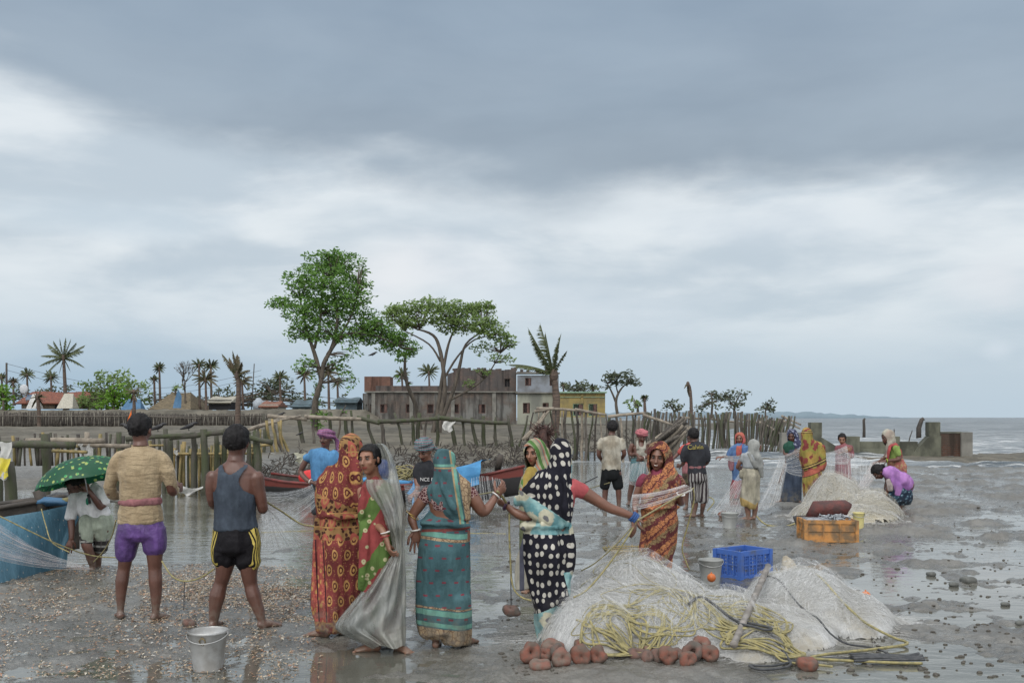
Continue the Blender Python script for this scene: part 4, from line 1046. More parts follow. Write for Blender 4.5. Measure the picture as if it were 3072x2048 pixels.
# ---------------------------------------------------------------- people: builder
def mesh_arrays(me):
 V = np.empty(len(me.vertices) * 3, np.float32); me.vertices.foreach_get('co', V)
 return V.reshape(-1,3).astype(float)
def remesh(mb, voxel, smooth=3):
 """Union of overlapping closed shapes as one even surface."""
 me = bpy.data.meshes.new('tmp'); me.from_pydata(mb.V, [], mb.F); me.update()
 o = bpy.data.objects.new('tmp', me); COL.objects.link(o)
 md = o.modifiers.new('r', 'REMESH'); md.mode = 'VOXEL'; md.voxel_size = voxel
 dg = bpy.context.evaluated_depsgraph_get()
 r = bpy.data.meshes.new_from_object(o.evaluated_get(dg))
 bpy.data.objects.remove(o); bpy.data.meshes.remove(me)
 V = mesh_arrays(r)
 E = np.empty(len(r.edges) * 2, np.int32); r.edges.foreach_get('vertices', E); E = E.reshape(-1,2)
 n = len(V)
 deg = np.bincount(E.ravel(), minlength=n).astype(float)[:, None]
 for _ in range(smooth):
  S = np.zeros((n, 3))
  for k in range(3):
   S[:, k] = np.bincount(E[:, 0], V[E[:, 1], k], n) + np.bincount(E[:, 1], V[E[:, 0], k], n)
  V = V + 0.55 * (S / np.maximum(deg, 1) - V)
 q = np.empty(len(r.loops), np.int32); r.loops.foreach_get('vertex_index', q)
 tot = np.empty(len(r.polygons), np.int32); r.polygons.foreach_get('loop_total', tot)
 st = np.empty(len(r.polygons), np.int32); r.polygons.foreach_get('loop_start', st)
 if (tot == 4).all():
  Fq = q.reshape(-1,4)
 else:
  keep = tot == 4
  Fq = np.stack([q[st[keep] + i] for i in range(4)],1)
 bpy.data.meshes.remove(r)
 return V, Fq
def vnormals(V, Fq):
 a = V[Fq[:, 2]] - V[Fq[:, 0]]; b = V[Fq[:, 3]] - V[Fq[:, 1]]
 fn = np.cross(a, b)
 N = np.zeros_like(V)
 for i in range(4):
  for k in range(3):
   N[:, k] += np.bincount(Fq[:, i], fn[:, k], len(V))
 return N / np.maximum(np.linalg.norm(N, axis=1, keepdims=True),1e-9)
def skin_mat(name, c, rough=0.5):
 if name in MATS:
  return MATS[name]
 m, nt = newmat(name)
 o = nt.obj()
 f = nt.noise(o, 9,4,0.6)
 col = nt.mix(nt.sstep(f, 0.35,0.7), c, tuple(x * 0.74 for x in c))
 wet = nt.sstep(nt.sep(o)[2],0.04,0.30)            # mud film on feet and shins
 col = nt.mix(nt.m('MULTIPLY', nt.m('SUBTRACT', 1.0, wet), nt.sstep(nt.noise(o, 30,4),0.4,0.6,0.15,0.6)), col, (0.16,0.135,0.11))
 nrm = nt.bump(nt.noise(o, 60,4,0.6),0.12,0.004)
 finish(nt, col, rough, nrm, 0,0.5)
 return m
SK = {
 'dark': skin_mat('skin_dark', (0.105,0.046,0.032),0.42),
 'brown': skin_mat('skin_brown', (0.165,0.075,0.048),0.45),
 'tan': skin_mat('skin_tan', (0.24,0.115,0.070),0.45),
}
LIP = simple('lip', (0.20,0.045,0.035), rough=0.4, bump=0)
DARKHAIR = simple('black_hair', (0.005,0.0045,0.005),(0.012,0.011,0.012), rough=0.6, scale=30, bump=0.6, bd=0.01, bscale=70, stretch=(1,1,0.35), spec=0.2)
EYEW = simple('eye_white', (0.30,0.27,0.25), rough=0.3, bump=0)
EYED = simple('eye_dark', (0.012,0.008,0.006), rough=0.15, bump=0)
NAIL = None
class Person:
 def __init__(s, crop, label, d, base, fwd=(0,1), skin='dark', voxel=0.008, group=None):
  s.x0, s.y0, s.k = crop
  s.d = d
  bx, by = base
  b = W(s.x0 + bx * s.k, s.y0 + by * s.k, d)
  s.base = Vector((b.x, d, 0.0))
  s.u = s.k * d / FPX
  s.root = thing('person', label, 'person', s.base, 0, group)
  s.mb = MB(); s.extra = MB(); s.marks = []
  s.f = Vector((fwd[0], fwd[1],0)).normalized()
  s.r = Vector((s.f.y, -s.f.x, 0))
  s.skin = SK[skin]; s.vx = voxel
 def P(s, x, y, dy=0.0):
  return W(s.x0 + x * s.k, s.y0 + y * s.k, s.d + dy) - s.base
 def T(s, rows, mb=None, side=(1,0,0), n=16, ratio=0.75, grow=0.0):
  """rows of (x, y, dy, half width in crop units[, half depth in metres])."""
  mb = mb or s.mb
  pts, rad = [],[]
  for q in rows:
   x, y, dy, hw = q[:4]
   pts.append(s.P(x, y, dy))
   a = hw * s.u + grow
   rad.append((a, (q[4] + grow) if len(q) > 4 else a * ratio))
  t0 = (pts[0] - pts[1]).normalized(); t1 = (pts[-1] - pts[-2]).normalized()
  c0 = 0.5 * min(rad[0]); c1 = 0.5 * min(rad[-1])
  pts = [pts[0] + t0 * c0] + pts + [pts[-1] + t1 * c1 * 0.6]
  rad = [(rad[0][0] * 0.6, rad[0][1] * 0.6)] + rad + [(rad[-1][0] * 0.7, rad[-1][1] * 0.7)]
  mb.tube(pts, rad, n, side)
 def L(s, rows, mb=None, n=12, grow=0.0):
  """round limb: rows of (x, y, dy, r in crop units)."""
  mb = mb or s.mb
  pts = [s.P(*q[:3]) for q in rows]; rad = [q[3] * s.u + grow for q in rows]
  t0 = (pts[0] - pts[1]).normalized(); t1 = (pts[-1] - pts[-2]).normalized()
  pts = [pts[0] + t0 * rad[0] * 0.7] + pts + [pts[-1] + t1 * rad[-1] * 0.5]
  rad = [rad[0] * 0.6] + rad + [rad[-1] * 0.6]
  P2 = spline(pts, 3)
  R2 = []
  for i in range(len(rad) - 1):
   R2 += [lerp(rad[i], rad[i + 1], j / 3) for j in range(3)]
  R2.append(rad[-1])
  mb.tube(P2, R2, n)
 def torso(s, x, ysh, yw, yh, wsh, ww, wh, dsh=0, dw=0, dh=0, dep=1.0, xw=None, xh=None):
  """shoulder line, waist and hip levels with half widths (crop units)."""
  xw = x if xw is None else xw; xh = x if xh is None else xh
  s.T([(x, ysh - 0.04 / s.u, dsh, 0.07 / s.u, 0.055),(x, ysh, dsh, wsh * 0.72,0.075 * dep),(x, ysh + 0.05 / s.u, dsh, wsh * 0.95,0.098 * dep),
    (lerp(x, xw, .45), lerp(ysh, yw, .5), lerp(dsh, dw, .5), lerp(wsh, ww, .38),0.11 * dep),(xw, yw, dw, ww, 0.095 * dep),
    (lerp(xw, xh, .6), lerp(yw, yh, .6), lerp(dw, dh, .6), wh * 0.98,0.11 * dep),(xh, yh, dh, wh, 0.118 * dep)])
 def head(s, x, y, dy=0.0, sc=1.0, tilt=0.0, roll=0.0, neck=None, fwd=None, face=True, ears=True):
  f = s.f if fwd is None else Vector((fwd[0], fwd[1],0)).normalized()
  r = Vector((f.y, -f.x, 0)); up = Vector((0,0,1))
  R = Matrix.Rotation(-tilt, 3, r) if tilt else Matrix.Identity(3)     # tilt > 0 looks down
  if roll:
   R = Matrix.Rotation(roll, 3, f) @ R
  f, r, up = R @ f, R @ r, R @ up
  c = s.P(x, y, dy)
  s.hc, s.hf, s.hr, s.hu, s.hs = c, f, r, up, sc
  B = Matrix((r, f, up)).transposed()
  at = lambda a, b, z: c + (r * a + f * b + up * z) * sc
  bl = lambda a, b, z, q: s.mb.ball(at(a, b, z), tuple(v * sc for v in q),16,12, R=B)
  bl(0,-0.012,0.022,(0.074,0.092,0.088))
  bl(0,0.022,-0.030,(0.058,0.066,0.080))
  bl(0,0.045,-0.088,(0.026,0.030,0.024))
  bl(0,0.020,-0.070,(0.048,0.050,0.032))
  if face:
   bl(0,0.072,0.032,(0.050,0.016,0.012))
   s.mb.tube([at(0,0.080,0.022), at(0,0.096,-0.006), at(0,0.108,-0.026), at(0,0.092,-0.033)],
      [0.008 * sc, 0.010 * sc, 0.015 * sc, 0.012 * sc],8)
   bl(0.040,0.058,-0.022,(0.022,0.020,0.020)); bl(-0.040,0.058,-0.022,(0.022,0.020,0.020))
   bl(0,0.078,-0.052,(0.025,0.016,0.0075)); bl(0,0.076,-0.063,(0.022,0.015,0.009))
   s.marks.append(('lip', at(0,0.088,-0.0575),(0.027 * sc, 0.02 * sc, 0.0105 * sc), B))
   for q in (-1,1):
    s.marks.append(('brow', at(0.031 * q, 0.085,0.030),(0.021 * sc, 0.03 * sc, 0.0048 * sc), B))
   ey = MB()
   for q in (-1,1):
    ey.V.clear(); ey.F.clear(); ey.M.clear()
    ey.ball(at(0.030 * q, 0.0735,0.010),(0.0130 * sc, 0.0118 * sc, 0.0060 * sc),12,8,0, B)
    ey.ball(at(0.030 * q, 0.0825,0.0095),(0.0072 * sc, 0.0050 * sc, 0.0066 * sc),10,8,1, B)
    ey.tube([at(0.030 * q - 0.017,0.078,0.010), at(0.030 * q - 0.008,0.0865,0.0185), at(0.030 * q + 0.008,0.0865,0.0185), at(0.030 * q + 0.017,0.078,0.010)],
      0.0022 * sc, 6, mi=1)
    ey.build('eye', [EYEW, EYED], s.root)
  if ears and face is not None:
   for q in (-1,1):
    bl(0.078 * q, -0.008,-0.004,(0.011,0.020,0.031))
  if neck:
   nx, ny, ndy = neck
   s.mb.tube([c - up * 0.03 * sc - f * 0.02, s.P(nx, ny, ndy).lerp(c, 0.35), s.P(nx, ny, ndy)],[0.054 * sc, 0.052 * sc, 0.062 * sc],14)
  return c
 def hair(s, kind='short', mat=None, vol=0.012, seed=1):
  """kind short (men, back of the neck trimmed) or long (pulled back into a knot)."""
  c, f, r, up, sc = s.hc, s.hf, s.hr, s.hu, s.hs
  B = Matrix((r, f, up)).transposed()
  mb = MB(); mb.ball((0,-0.014,0.026),(0.074 + vol, 0.093 + vol, 0.089 + vol * 1.3),96,64)
  V = np.array(mb.V)
  n = V / np.linalg.norm(V, axis=1, keepdims=True)
  V = V + n * ((vn3(V[:, 0] * 90, V[:, 1] * 90, V[:, 2] * 60, seed) - 0.5) * 0.009 + (vn3(V[:, 0] * 25, V[:, 1] * 25, V[:, 2] * 25, seed + 3) - 0.5) * 0.010)[:, None]
  x, y, z = V.T
  wob = (vn3(x * 60, y * 60, z * 60, seed + 9) - 0.5) * 0.014
  if kind == 'short':
   keep = (z > 0.060 + wob + 0.25 * np.maximum(y, 0)) | ((y < 0.012 + wob) & (z > -0.012) & (np.abs(x) < 0.2)) | ((y < -0.030) & (z > -0.068 + wob + (y + 0.10) * 0.4))
  else:
   keep = (z > 0.058 + wob * .3 + 0.22 * np.maximum(y, 0) + .10 * np.maximum(0,.03 - np.abs(x))) | ((y < 0.050 + wob * .3) & (z > 0.002)) | ((y < 0.022 + wob * .3) & (z > -0.040)) | ((y < -0.010) & (z > -0.085))
  Fk = [q for q in mb.F if all(keep[i] for i in q)]
  me = mesh_from('hair', [tuple(c + B @ (Vector(v) * sc)) for v in V], Fk)
  o = link('hair', me, mat or DARKHAIR, s.root)
  if kind == 'long':
   b = MB(); b.ball(c + (-f * 0.115 + up * -0.015) * sc, (0.040 * sc, 0.032 * sc, 0.036 * sc),16,12)
   b.build('hair_bun', mat or DARKHAIR, s.root)
  return o
 def hand(s, wr, dirv, palm, curl=0.5, sc=1.0, thumb=1, spread=0.0, from_=None):
  """wr local point, dirv towards the fingertips, palm the way the palm faces."""
  d = Vector(dirv).normalized(); pn = Vector(palm); pn = (pn - d * pn.dot(d)).normalized()
  sd = d.cross(pn).normalized() * thumb                    # towards the thumb side
  wr = Vector(wr)
  pl = 0.088 * sc
  s.mb.tube([wr - d * 0.01, wr + d * 0.02 * sc, wr + d * pl * 0.6, wr + d * pl],[(0.024 * sc, 0.018 * sc),(0.030 * sc, 0.018 * sc),(0.039 * sc, 0.016 * sc),(0.036 * sc, 0.013 * sc)],12, sd)
  for i, (ln, off) in enumerate(((0.072,0.028),(0.081,0.010),(0.076,-0.009),(0.060,-0.027))):
   root = wr + d * (pl - 0.006 - 0.004 * abs(i - 1)) + sd * off * sc
   dd = (d + sd * off / 0.03 * spread * 0.35).normalized()
   pts = [root - dd * 0.02, root]; a = 0
   for j, q in enumerate((0.45,0.32,0.23)):
    a += curl * (0.75 + 0.12 * i) * (0.7 if j == 0 else 0.9)
    v = dd * math.cos(a) + pn * math.sin(a)
    pts.append(pts[-1] + v * ln * q * sc)
   s.extra.tube(pts, [q * sc for q in (0.0095,0.0098,0.0088,0.0080,0.0062)],8)
  tr = wr + d * 0.022 * sc + sd * 0.026 * sc
  v1 = (d * 0.62 + sd * 0.7 + pn * (0.15 + 0.4 * curl)).normalized()
  v2 = (d * 0.85 + sd * 0.25 + pn * (0.2 + 0.7 * curl)).normalized()
  s.extra.tube([tr - v1 * 0.02, tr, tr + v1 * 0.036 * sc, tr + (v1 * 0.036 + v2 * 0.030) * sc, tr + (v1 * 0.036 + v2 * 0.052) * sc],[q * sc for q in (0.012,0.0135,0.0105,0.0098,0.007)],8)
 def foot(s, x, y, dy=0.0, dirv=(0,1,0), sc=1.0, z=0.0):
  sc = sc * 0.88
  """ankle position in crop units; the sole rests on the ground."""
  a = s.P(x, y, dy); d = Vector(dirv); d.z = 0; d.normalize()
  sd = d.cross(Vector((0,0,1)))
  g = zt(s.base.x + a.x, s.base.y + a.y)
  g = max(g, 0.0) - 0.008 + z
  h = lambda t, zz: Vector((a.x, a.y, g)) + d * t * sc + Vector((0,0, zz * sc))
  s.mb.tube([h(-0.055,0.03), h(-0.04,0.034), h(0.0,0.040), h(0.06,0.036), h(0.12,0.024), h(0.165,0.016)],
     [(0.020 * sc, 0.02 * sc),(0.032 * sc, 0.032 * sc),(0.034 * sc, 0.038 * sc),(0.040 * sc, 0.034 * sc),(0.046 * sc, 0.022 * sc),(0.040 * sc, 0.015 * sc)],12, sd)
  s.mb.tube([a, Vector((a.x, a.y, g)) + Vector((0,0,0.03))],[0.036 * sc, 0.036 * sc],12)
  for i, (o, ln) in enumerate(((-0.034,0.030),(-0.014,0.028),(0.003,0.025),(0.019,0.021),(0.033,0.016))):
   q = h(0.155 - abs(i) * 0.006,0.014) + sd * o * sc
   s.extra.tube([q, q + d * ln * sc * 0.6, q + d * ln * sc],[0.012 * sc if i == 0 else 0.0085 * sc] * 2 + [0.006 * sc],8)
 def leg(s, rows, dirv=(0,1,0), sc=1.0, z=0.0):
  s.L(rows)
  x, y, dy, _ = rows[-1]
  s.foot(x, y, dy, dirv, sc, z)
 def body(s):
  V, Fq = remesh(s.mb, s.vx, 3)
  F = [tuple(q) for q in Fq]
  me_i = np.zeros(len(F), np.int32)
  if s.marks:
   cen = V[Fq].mean(1)
   for kind, c, q, B in s.marks:
    L = (cen - np.array(c)) @ np.array(B)
    inn = ((L / np.array(q)) ** 2).sum(1) < 1
    me_i[inn] = 1 if kind == 'lip' else 2
  n0 = len(V)
  F += [tuple(i + n0 for i in q) for q in s.extra.F]
  V = np.concatenate([V, np.array(s.extra.V).reshape(-1,3)]) if s.extra.V else V
  me = mesh_from('body', V, F)
  o = link('body', me, [s.skin, LIP, DARKHAIR], s.root)
  mi = np.zeros(len(F), np.int32); mi[:len(me_i)] = me_i
  me.polygons.foreach_set('material_index', mi)
  return o
 def cloth(s, name, mat, mb, voxel=0.011, smooth=4, amp=0.008, fx=16, fz=2.2, cut=None, seed=0, shear=0.0, hem=True, label=None, amp2=0.003, open_top=False, axis=None):
  V, Fq = remesh(mb, voxel, smooth)
  N = vnormals(V, Fq)
  x, y, z = V.T
  zz = z + shear * x
  a = vn3(x * fx, y * fx, zz * fz, seed) + 0.5 * vn3(x * fx * 2.1, y * fx * 2.1, zz * fz * 2, seed + 5) - 0.75
  a = a * 2
  rg = 1 - np.abs(2 * vn3(x * fx * .8 + 3, y * fx * .8, zz * fz * .9, seed + 21) - 1) * 2.2
  a = 0.75 * np.sign(a) * np.abs(a) ** 0.8 + 0.75 * np.maximum(rg, -.4)
  b = vn3(x * 42, y * 42, zz * 26, seed + 8) - 0.5
  V = V + N * (a * amp * (1.25 if amp > .007 else 1) + b * amp2)[:, None]
  keep = np.ones(len(V), bool)
  fc = V[Fq].mean(1); fnz = N[Fq][:, :, 2].mean(1)
  fk = np.ones(len(Fq), bool)
  if hem:
   fk &= ~((fnz < -0.72) & (fc[:, 2] < V[:, 2].min() + 0.06))
  if open_top:
   fk &= ~((fnz > 0.72) & (fc[:, 2] > V[:, 2].max() - 0.05))
  if cut is not None:
   fk &= ~cut(fc)
  Fq = Fq[fk]
  me = mesh_from(name, V, np.ascontiguousarray(Fq))
  ax = axis if axis is not None else (0.0,0.0)
  u = np.arctan2(V[:, 0] - ax[0],-(V[:, 1] - ax[1])) * 0.17
  at = me.attributes.new('uvp', 'FLOAT_VECTOR', 'POINT')
  at.data.foreach_set('vector', np.stack([u, V[:, 2], V[:, 0]],1).astype(np.float32).ravel())
  o = link(name, me, mat, s.root)
  if label: o['label'] = label
  return o
 def face_cut(s, rad=(0.075,0.16,0.115), off=(0,0.11,-0.02)):
  """opening of a head cloth in front of the face"""
  c, f, r, up, sc = s.hc, s.hf, s.hr, s.hu, s.hs
  B = np.array(Matrix((r, f, up)).transposed())
  ctr = np.array(c + (r * off[0] + f * off[1] + up * off[2]) * sc)
  q = np.array(rad) * sc
  return lambda P: ((((P - ctr) @ B) / q) ** 2).sum(1) < 1
 def ring(s, name, c, axis, R, r, mat, label=None):
  """bangle or band round a limb"""
  a = Vector(axis).normalized(); u = a.orthogonal().normalized(); w = a.cross(u)
  c = Vector(c)
  pts = [c + (u * math.cos(t) + w * math.sin(t)) * R for t in [2 * math.pi * i / 20 for i in range(21)]]
  mb = MB(); mb.tube(pts, r, 8, cap=False)
  o = mb.build(name, mat, s.root)
  if label: o['label'] = label
  return o
 def hoodball(s, mb, g=0.022, back=0.0):
  """cloth over the skull"""
  c, f, r, up, sc = s.hc, s.hf, s.hr, s.hu, s.hs
  B = Matrix((r, f, up)).transposed()
  mb.ball(c + (f * (-0.014 - back) + up * 0.022) * sc, ((0.074 + g) * sc, (0.092 + g) * sc, (0.088 + g) * sc),20,14, R=B)
  mb.ball(c + (f * (-0.006 - back) - up * 0.06) * sc, ((0.070 + g) * sc, (0.080 + g) * sc, (0.088 + g) * sc),20,14, R=B)
# ---------------------------------------------------------------- cloth materials
def cells(nt, u, v, su, sv, warp=None):
 r = nt.m('FLOOR', nt.m('DIVIDE', v, sv))
 fv = nt.m('FRACT', nt.m('DIVIDE', v, sv))
 sh = nt.m('MULTIPLY', nt.m('MODULO', nt.m('ABSOLUTE', r),2.0),0.5)
 fu = nt.m('FRACT', nt.m('ADD', nt.m('DIVIDE', u, su), sh))
 return nt.m('SUBTRACT', fu, 0.5), nt.m('SUBTRACT', fv, 0.5)
def band(nt, v, lo, hi):
 return nt.m('MULTIPLY', nt.m('GREATER_THAN', v, lo), nt.m('LESS_THAN', v, hi))
def cloth_base(name):
 m, nt = newmat(name)
 at = nt.attr()
 u, v, x = nt.sep(at)
 o = nt.obj()
 w = nt.m('MULTIPLY', nt.m('SUBTRACT', nt.noise(o, 7,3,0.5),0.5),0.03)
 u = nt.m('ADD', u, w); v = nt.m('ADD', v, nt.m('MULTIPLY', nt.m('SUBTRACT', nt.noise(o, 5,3,0.5),0.5),0.035))
 return m, nt, u, v, o
def cloth_end(nt, col, o, rough=0.85, dirt=True, trans=None, bump=0.5, fold=18, spec=0.15):
 var = nt.sstep(nt.noise(nt.vm('MULTIPLY', o, (1,1,0.4)),9,5,0.6),0.3,0.75,0.95,0.50)
 col = nt.mix(1.0, col, nt.comb(var, var, var), 'MULTIPLY')
 if dirt:
  z = nt.sep(o)[2]
  d = nt.m('MULTIPLY', nt.sstep(z, 0.38,0.02,0,0.75), nt.sstep(nt.noise(o, 14,5,0.6),0.38,0.62))
  col = nt.mix(d, col, (0.135,0.122,0.098))
 col = nt.n('ShaderNodeHueSaturation', {'Color': col, 'Saturation': 0.84}).outputs[0]
 h = nt.m('ADD', nt.noise(nt.vm('MULTIPLY', o, (1,1,0.22)), fold, 5,0.62,0.4), nt.m('MULTIPLY', nt.noise(o, 30,4,0.6),0.35))
 finish(nt, col, rough, nt.bump(h, bump, 0.022),0, spec, sheen=0.0, trans=trans)
def plain_cloth(name, c, c2=None, rough=0.85, dirt=True, bump=0.5, fold=18, spec=0.15, scale=6, lo=0.4, hi=0.6, trans=None):
 m, nt, u, v, o = cloth_base(name)
 col = nt.mix(nt.sstep(nt.noise(o, scale, 6,0.6), lo, hi), c, c2 or tuple(q * 0.8 for q in c))
 cloth_end(nt, col, o, rough, dirt, trans, bump, fold, spec)
 return m
def patt_dots(name, base, dot, sc=14.0, r=0.27, rnd=0.4, floral=None):
 m, nt, u, v, o = cloth_base(name)
 dd = nt.vor(nt.comb(u, nt.m('MULTIPLY', v, 0.9)), sc, rnd, dims='2D')
 col = nt.mix(nt.sstep(dd, r + 0.03, r - 0.03), base, dot)
 if floral:
  col = floral(nt, u, v, o, col)
 cloth_end(nt, col, o)
 return m
def flowers(nt, u, v, sc=5.5):
 """pale printed flowers on sea green"""
 q = nt.comb(u, v)
 q2 = nt.vm('ADD', q, nt.vm('MULTIPLY', nt.n('ShaderNodeTexNoise', {'Vector': q, 'Scale': 22.0, 'Detail': 3.0}).outputs[1],(0.05,0.05,0.0)))
 d = nt.vor(q2, sc, 0.75, dims='2D')
 c = nt.mix(nt.sstep(nt.noise(nt.comb(u, v, 3.0),10,5),0.4,0.6),(0.10,0.30,0.33),(0.24,0.44,0.44))
 c = nt.mix(nt.sstep(d, 0.36,0.30), c, (0.52,0.50,0.36))
 c = nt.mix(nt.sstep(d, 0.12,0.09), c, (0.16,0.16,0.17))
 return c
def buta(nt, u, v, col, su, sv, ring, inner, r1=0.34, r2=0.22, r3=0.12):
 """comma shaped motifs in staggered rows"""
 fu, fv = cells(nt, u, v, su, sv)
 fu = nt.m('ADD', fu, nt.m('MULTIPLY', nt.m('MULTIPLY', fv, fv),0.35))
 fx = nt.m('MULTIPLY', fu, 1.25)
 d = nt.m('SQRT', nt.m('ADD', nt.m('MULTIPLY', fx, fx), nt.m('MULTIPLY', fv, nt.m('MULTIPLY', fv, 0.75))))
 col = nt.mix(nt.sstep(d, r1, r1 - 0.03), col, ring)
 col = nt.mix(nt.sstep(d, r2, r2 - 0.03), col, inner)
 col = nt.mix(nt.sstep(d, r3, r3 - 0.03), col, ring)
 return col
# ---------------------------------------------------------------- people: the near line of net haulers
cA = (300,1240,260 / 637); cB = (590,1280,260 / 637); cD = (880,1290,360 / 830); cF = (1200,1330,340 / 846)
cG = (1490,1300,450 / 1069); cK = (1760,1240,400 / 1394); cQ = (2130,1270,400 / 1792); cU = (2450,1270,340 / 1666)
cC = (0,1280,380 / 1192); cI = (760,1240,800 / 2352)
BANGLE = simple('white_bangle', (0.72,0.70,0.66), rough=0.3, bump=0)
GOLD = simple('brass', (0.45,0.30,0.10), rough=0.35, metal=0.8, bump=0)
def man_beige():
 s = Person(cA, "barefoot man seen from behind in a beige long-sleeved shirt and purple shorts", 8.1,(297,1500),(0.12,1), 'dark', 0.007)
 s.head(298,122,0.02,1.08,0.15, neck=(298,245,0.0)); s.hair('short')
 s.torso(298,300,600,860,140,132,150)
 s.L([(148,345,0,38),(102,430,0,40),(72,555,.02,36),(95,600,.10,34),(150,600,.26,24)])
 s.hand(s.P(150,600,.26),(0.5,0.8,0.1),(1,-0.2,0),0.9, thumb=-1)
 s.L([(452,345,0,38),(498,430,0,40),(528,560,.03,36),(545,572,.10,32),(566,558,.22,22)])
 s.hand(s.P(566,556,.22),(0.15,0.9,0.1),(-1,0,0),0.9, thumb=1)
 s.leg([(225,880,0,85),(195,990,0,66),(187,1070,0,52),(176,1140,0.01,45),(162,1230,0,48),(154,1330,0,38),(152,1430,0,25),(150,1478,0,27)],(-0.45,1,0))
 s.leg([(375,880,0,85),(398,980,0,68),(402,1060,0,57),(404,1140,0.01,49),(408,1230,0,50),(412,1330,0,41),(410,1430,0,28),(408,1482,0,29)],(0.55,1,0))
 s.body()
 m, nt, u, v, o = cloth_base('beige_shirt')
 col = nt.mix(nt.sstep(nt.noise(o, 6,6,0.6),0.4,0.62),(0.335,0.262,0.165),(0.250,0.190,0.115))
 z = nt.sep(o)[2]
 st = nt.m('SINE', nt.m('MULTIPLY', u, 420.0))
 col = nt.mix(nt.m('MULTIPLY', nt.sstep(st, 0.2,0.9,0,0.25), band(nt, z, 1.0,1.36)), col, (0.20,0.15,0.095))
 h = nt.m('ADD', nt.noise(nt.vm('MULTIPLY', o, (0.6,1,2.6)),9,5,0.6,0.8), nt.noise(nt.vm('MULTIPLY', o, (1.6,1,0.7)),13,4,0.6))
 finish(nt, col, 0.8, nt.bump(h, 0.9,0.02),0,0.25, sheen=0.1)
 mb = MB()
 s.T([(298,245,.0,62,.065),(298,268,0,120,.088),(298,300,0,168,.105),(298,390,0,168,.125),(298,480,0,158,.128),(296,570,0,150,.122),(295,648,0,143,.116),(296,700,0,156,.125),(300,795,0,168,.135)], mb)
 s.L([(160,312,0,46),(130,345,0,52),(102,430,0,50),(74,540,.02,44),(88,592,.07,42),(130,604,.20,34)], mb)
 s.L([(440,310,0,46),(470,345,0,52),(500,430,0,50),(524,530,.03,44),(540,568,.08,40),(556,562,.16,32)], mb)
 s.cloth('shirt', m, mb, 0.008,3,0.005,9,14, seed=3, shear=0.3)
 mb = MB(); mb.tube([s.P(298,234,-.005), s.P(298,252,0)],[(0.066,0.068),(0.078,0.076)],20,(1,0,0)); s.cloth('collar', m, mb, 0.008,2,0.001)
 mb = MB(); s.T([(295,636,0,158,.134),(296,648,0,158,.134),(296,660,0,158,.134)], mb)
 s.cloth('waist_sash', plain_cloth('dusty_pink_cloth', (0.36,0.12,0.13),(0.28,0.10,0.11)), mb, 0.008,2,0.003,30,30, hem=False)
 mb = MB()
 s.T([(298,770,0,150,.125),(298,830,0,168,.135),(298,900,0,170,.135)], mb)
 s.L([(222,860,0,98),(196,950,0,88),(184,1050,0,74)], mb); s.L([(380,860,0,98),(396,930,0,90),(402,1000,0,84)], mb)
 s.cloth('shorts', plain_cloth('purple_satin', (0.10,0.022,0.23),(0.065,0.015,0.16), rough=0.42, dirt=False, bump=0.8, fold=11, spec=0.5), mb, 0.008,3,0.006,13,5, seed=8, shear=0.7, hem=False)
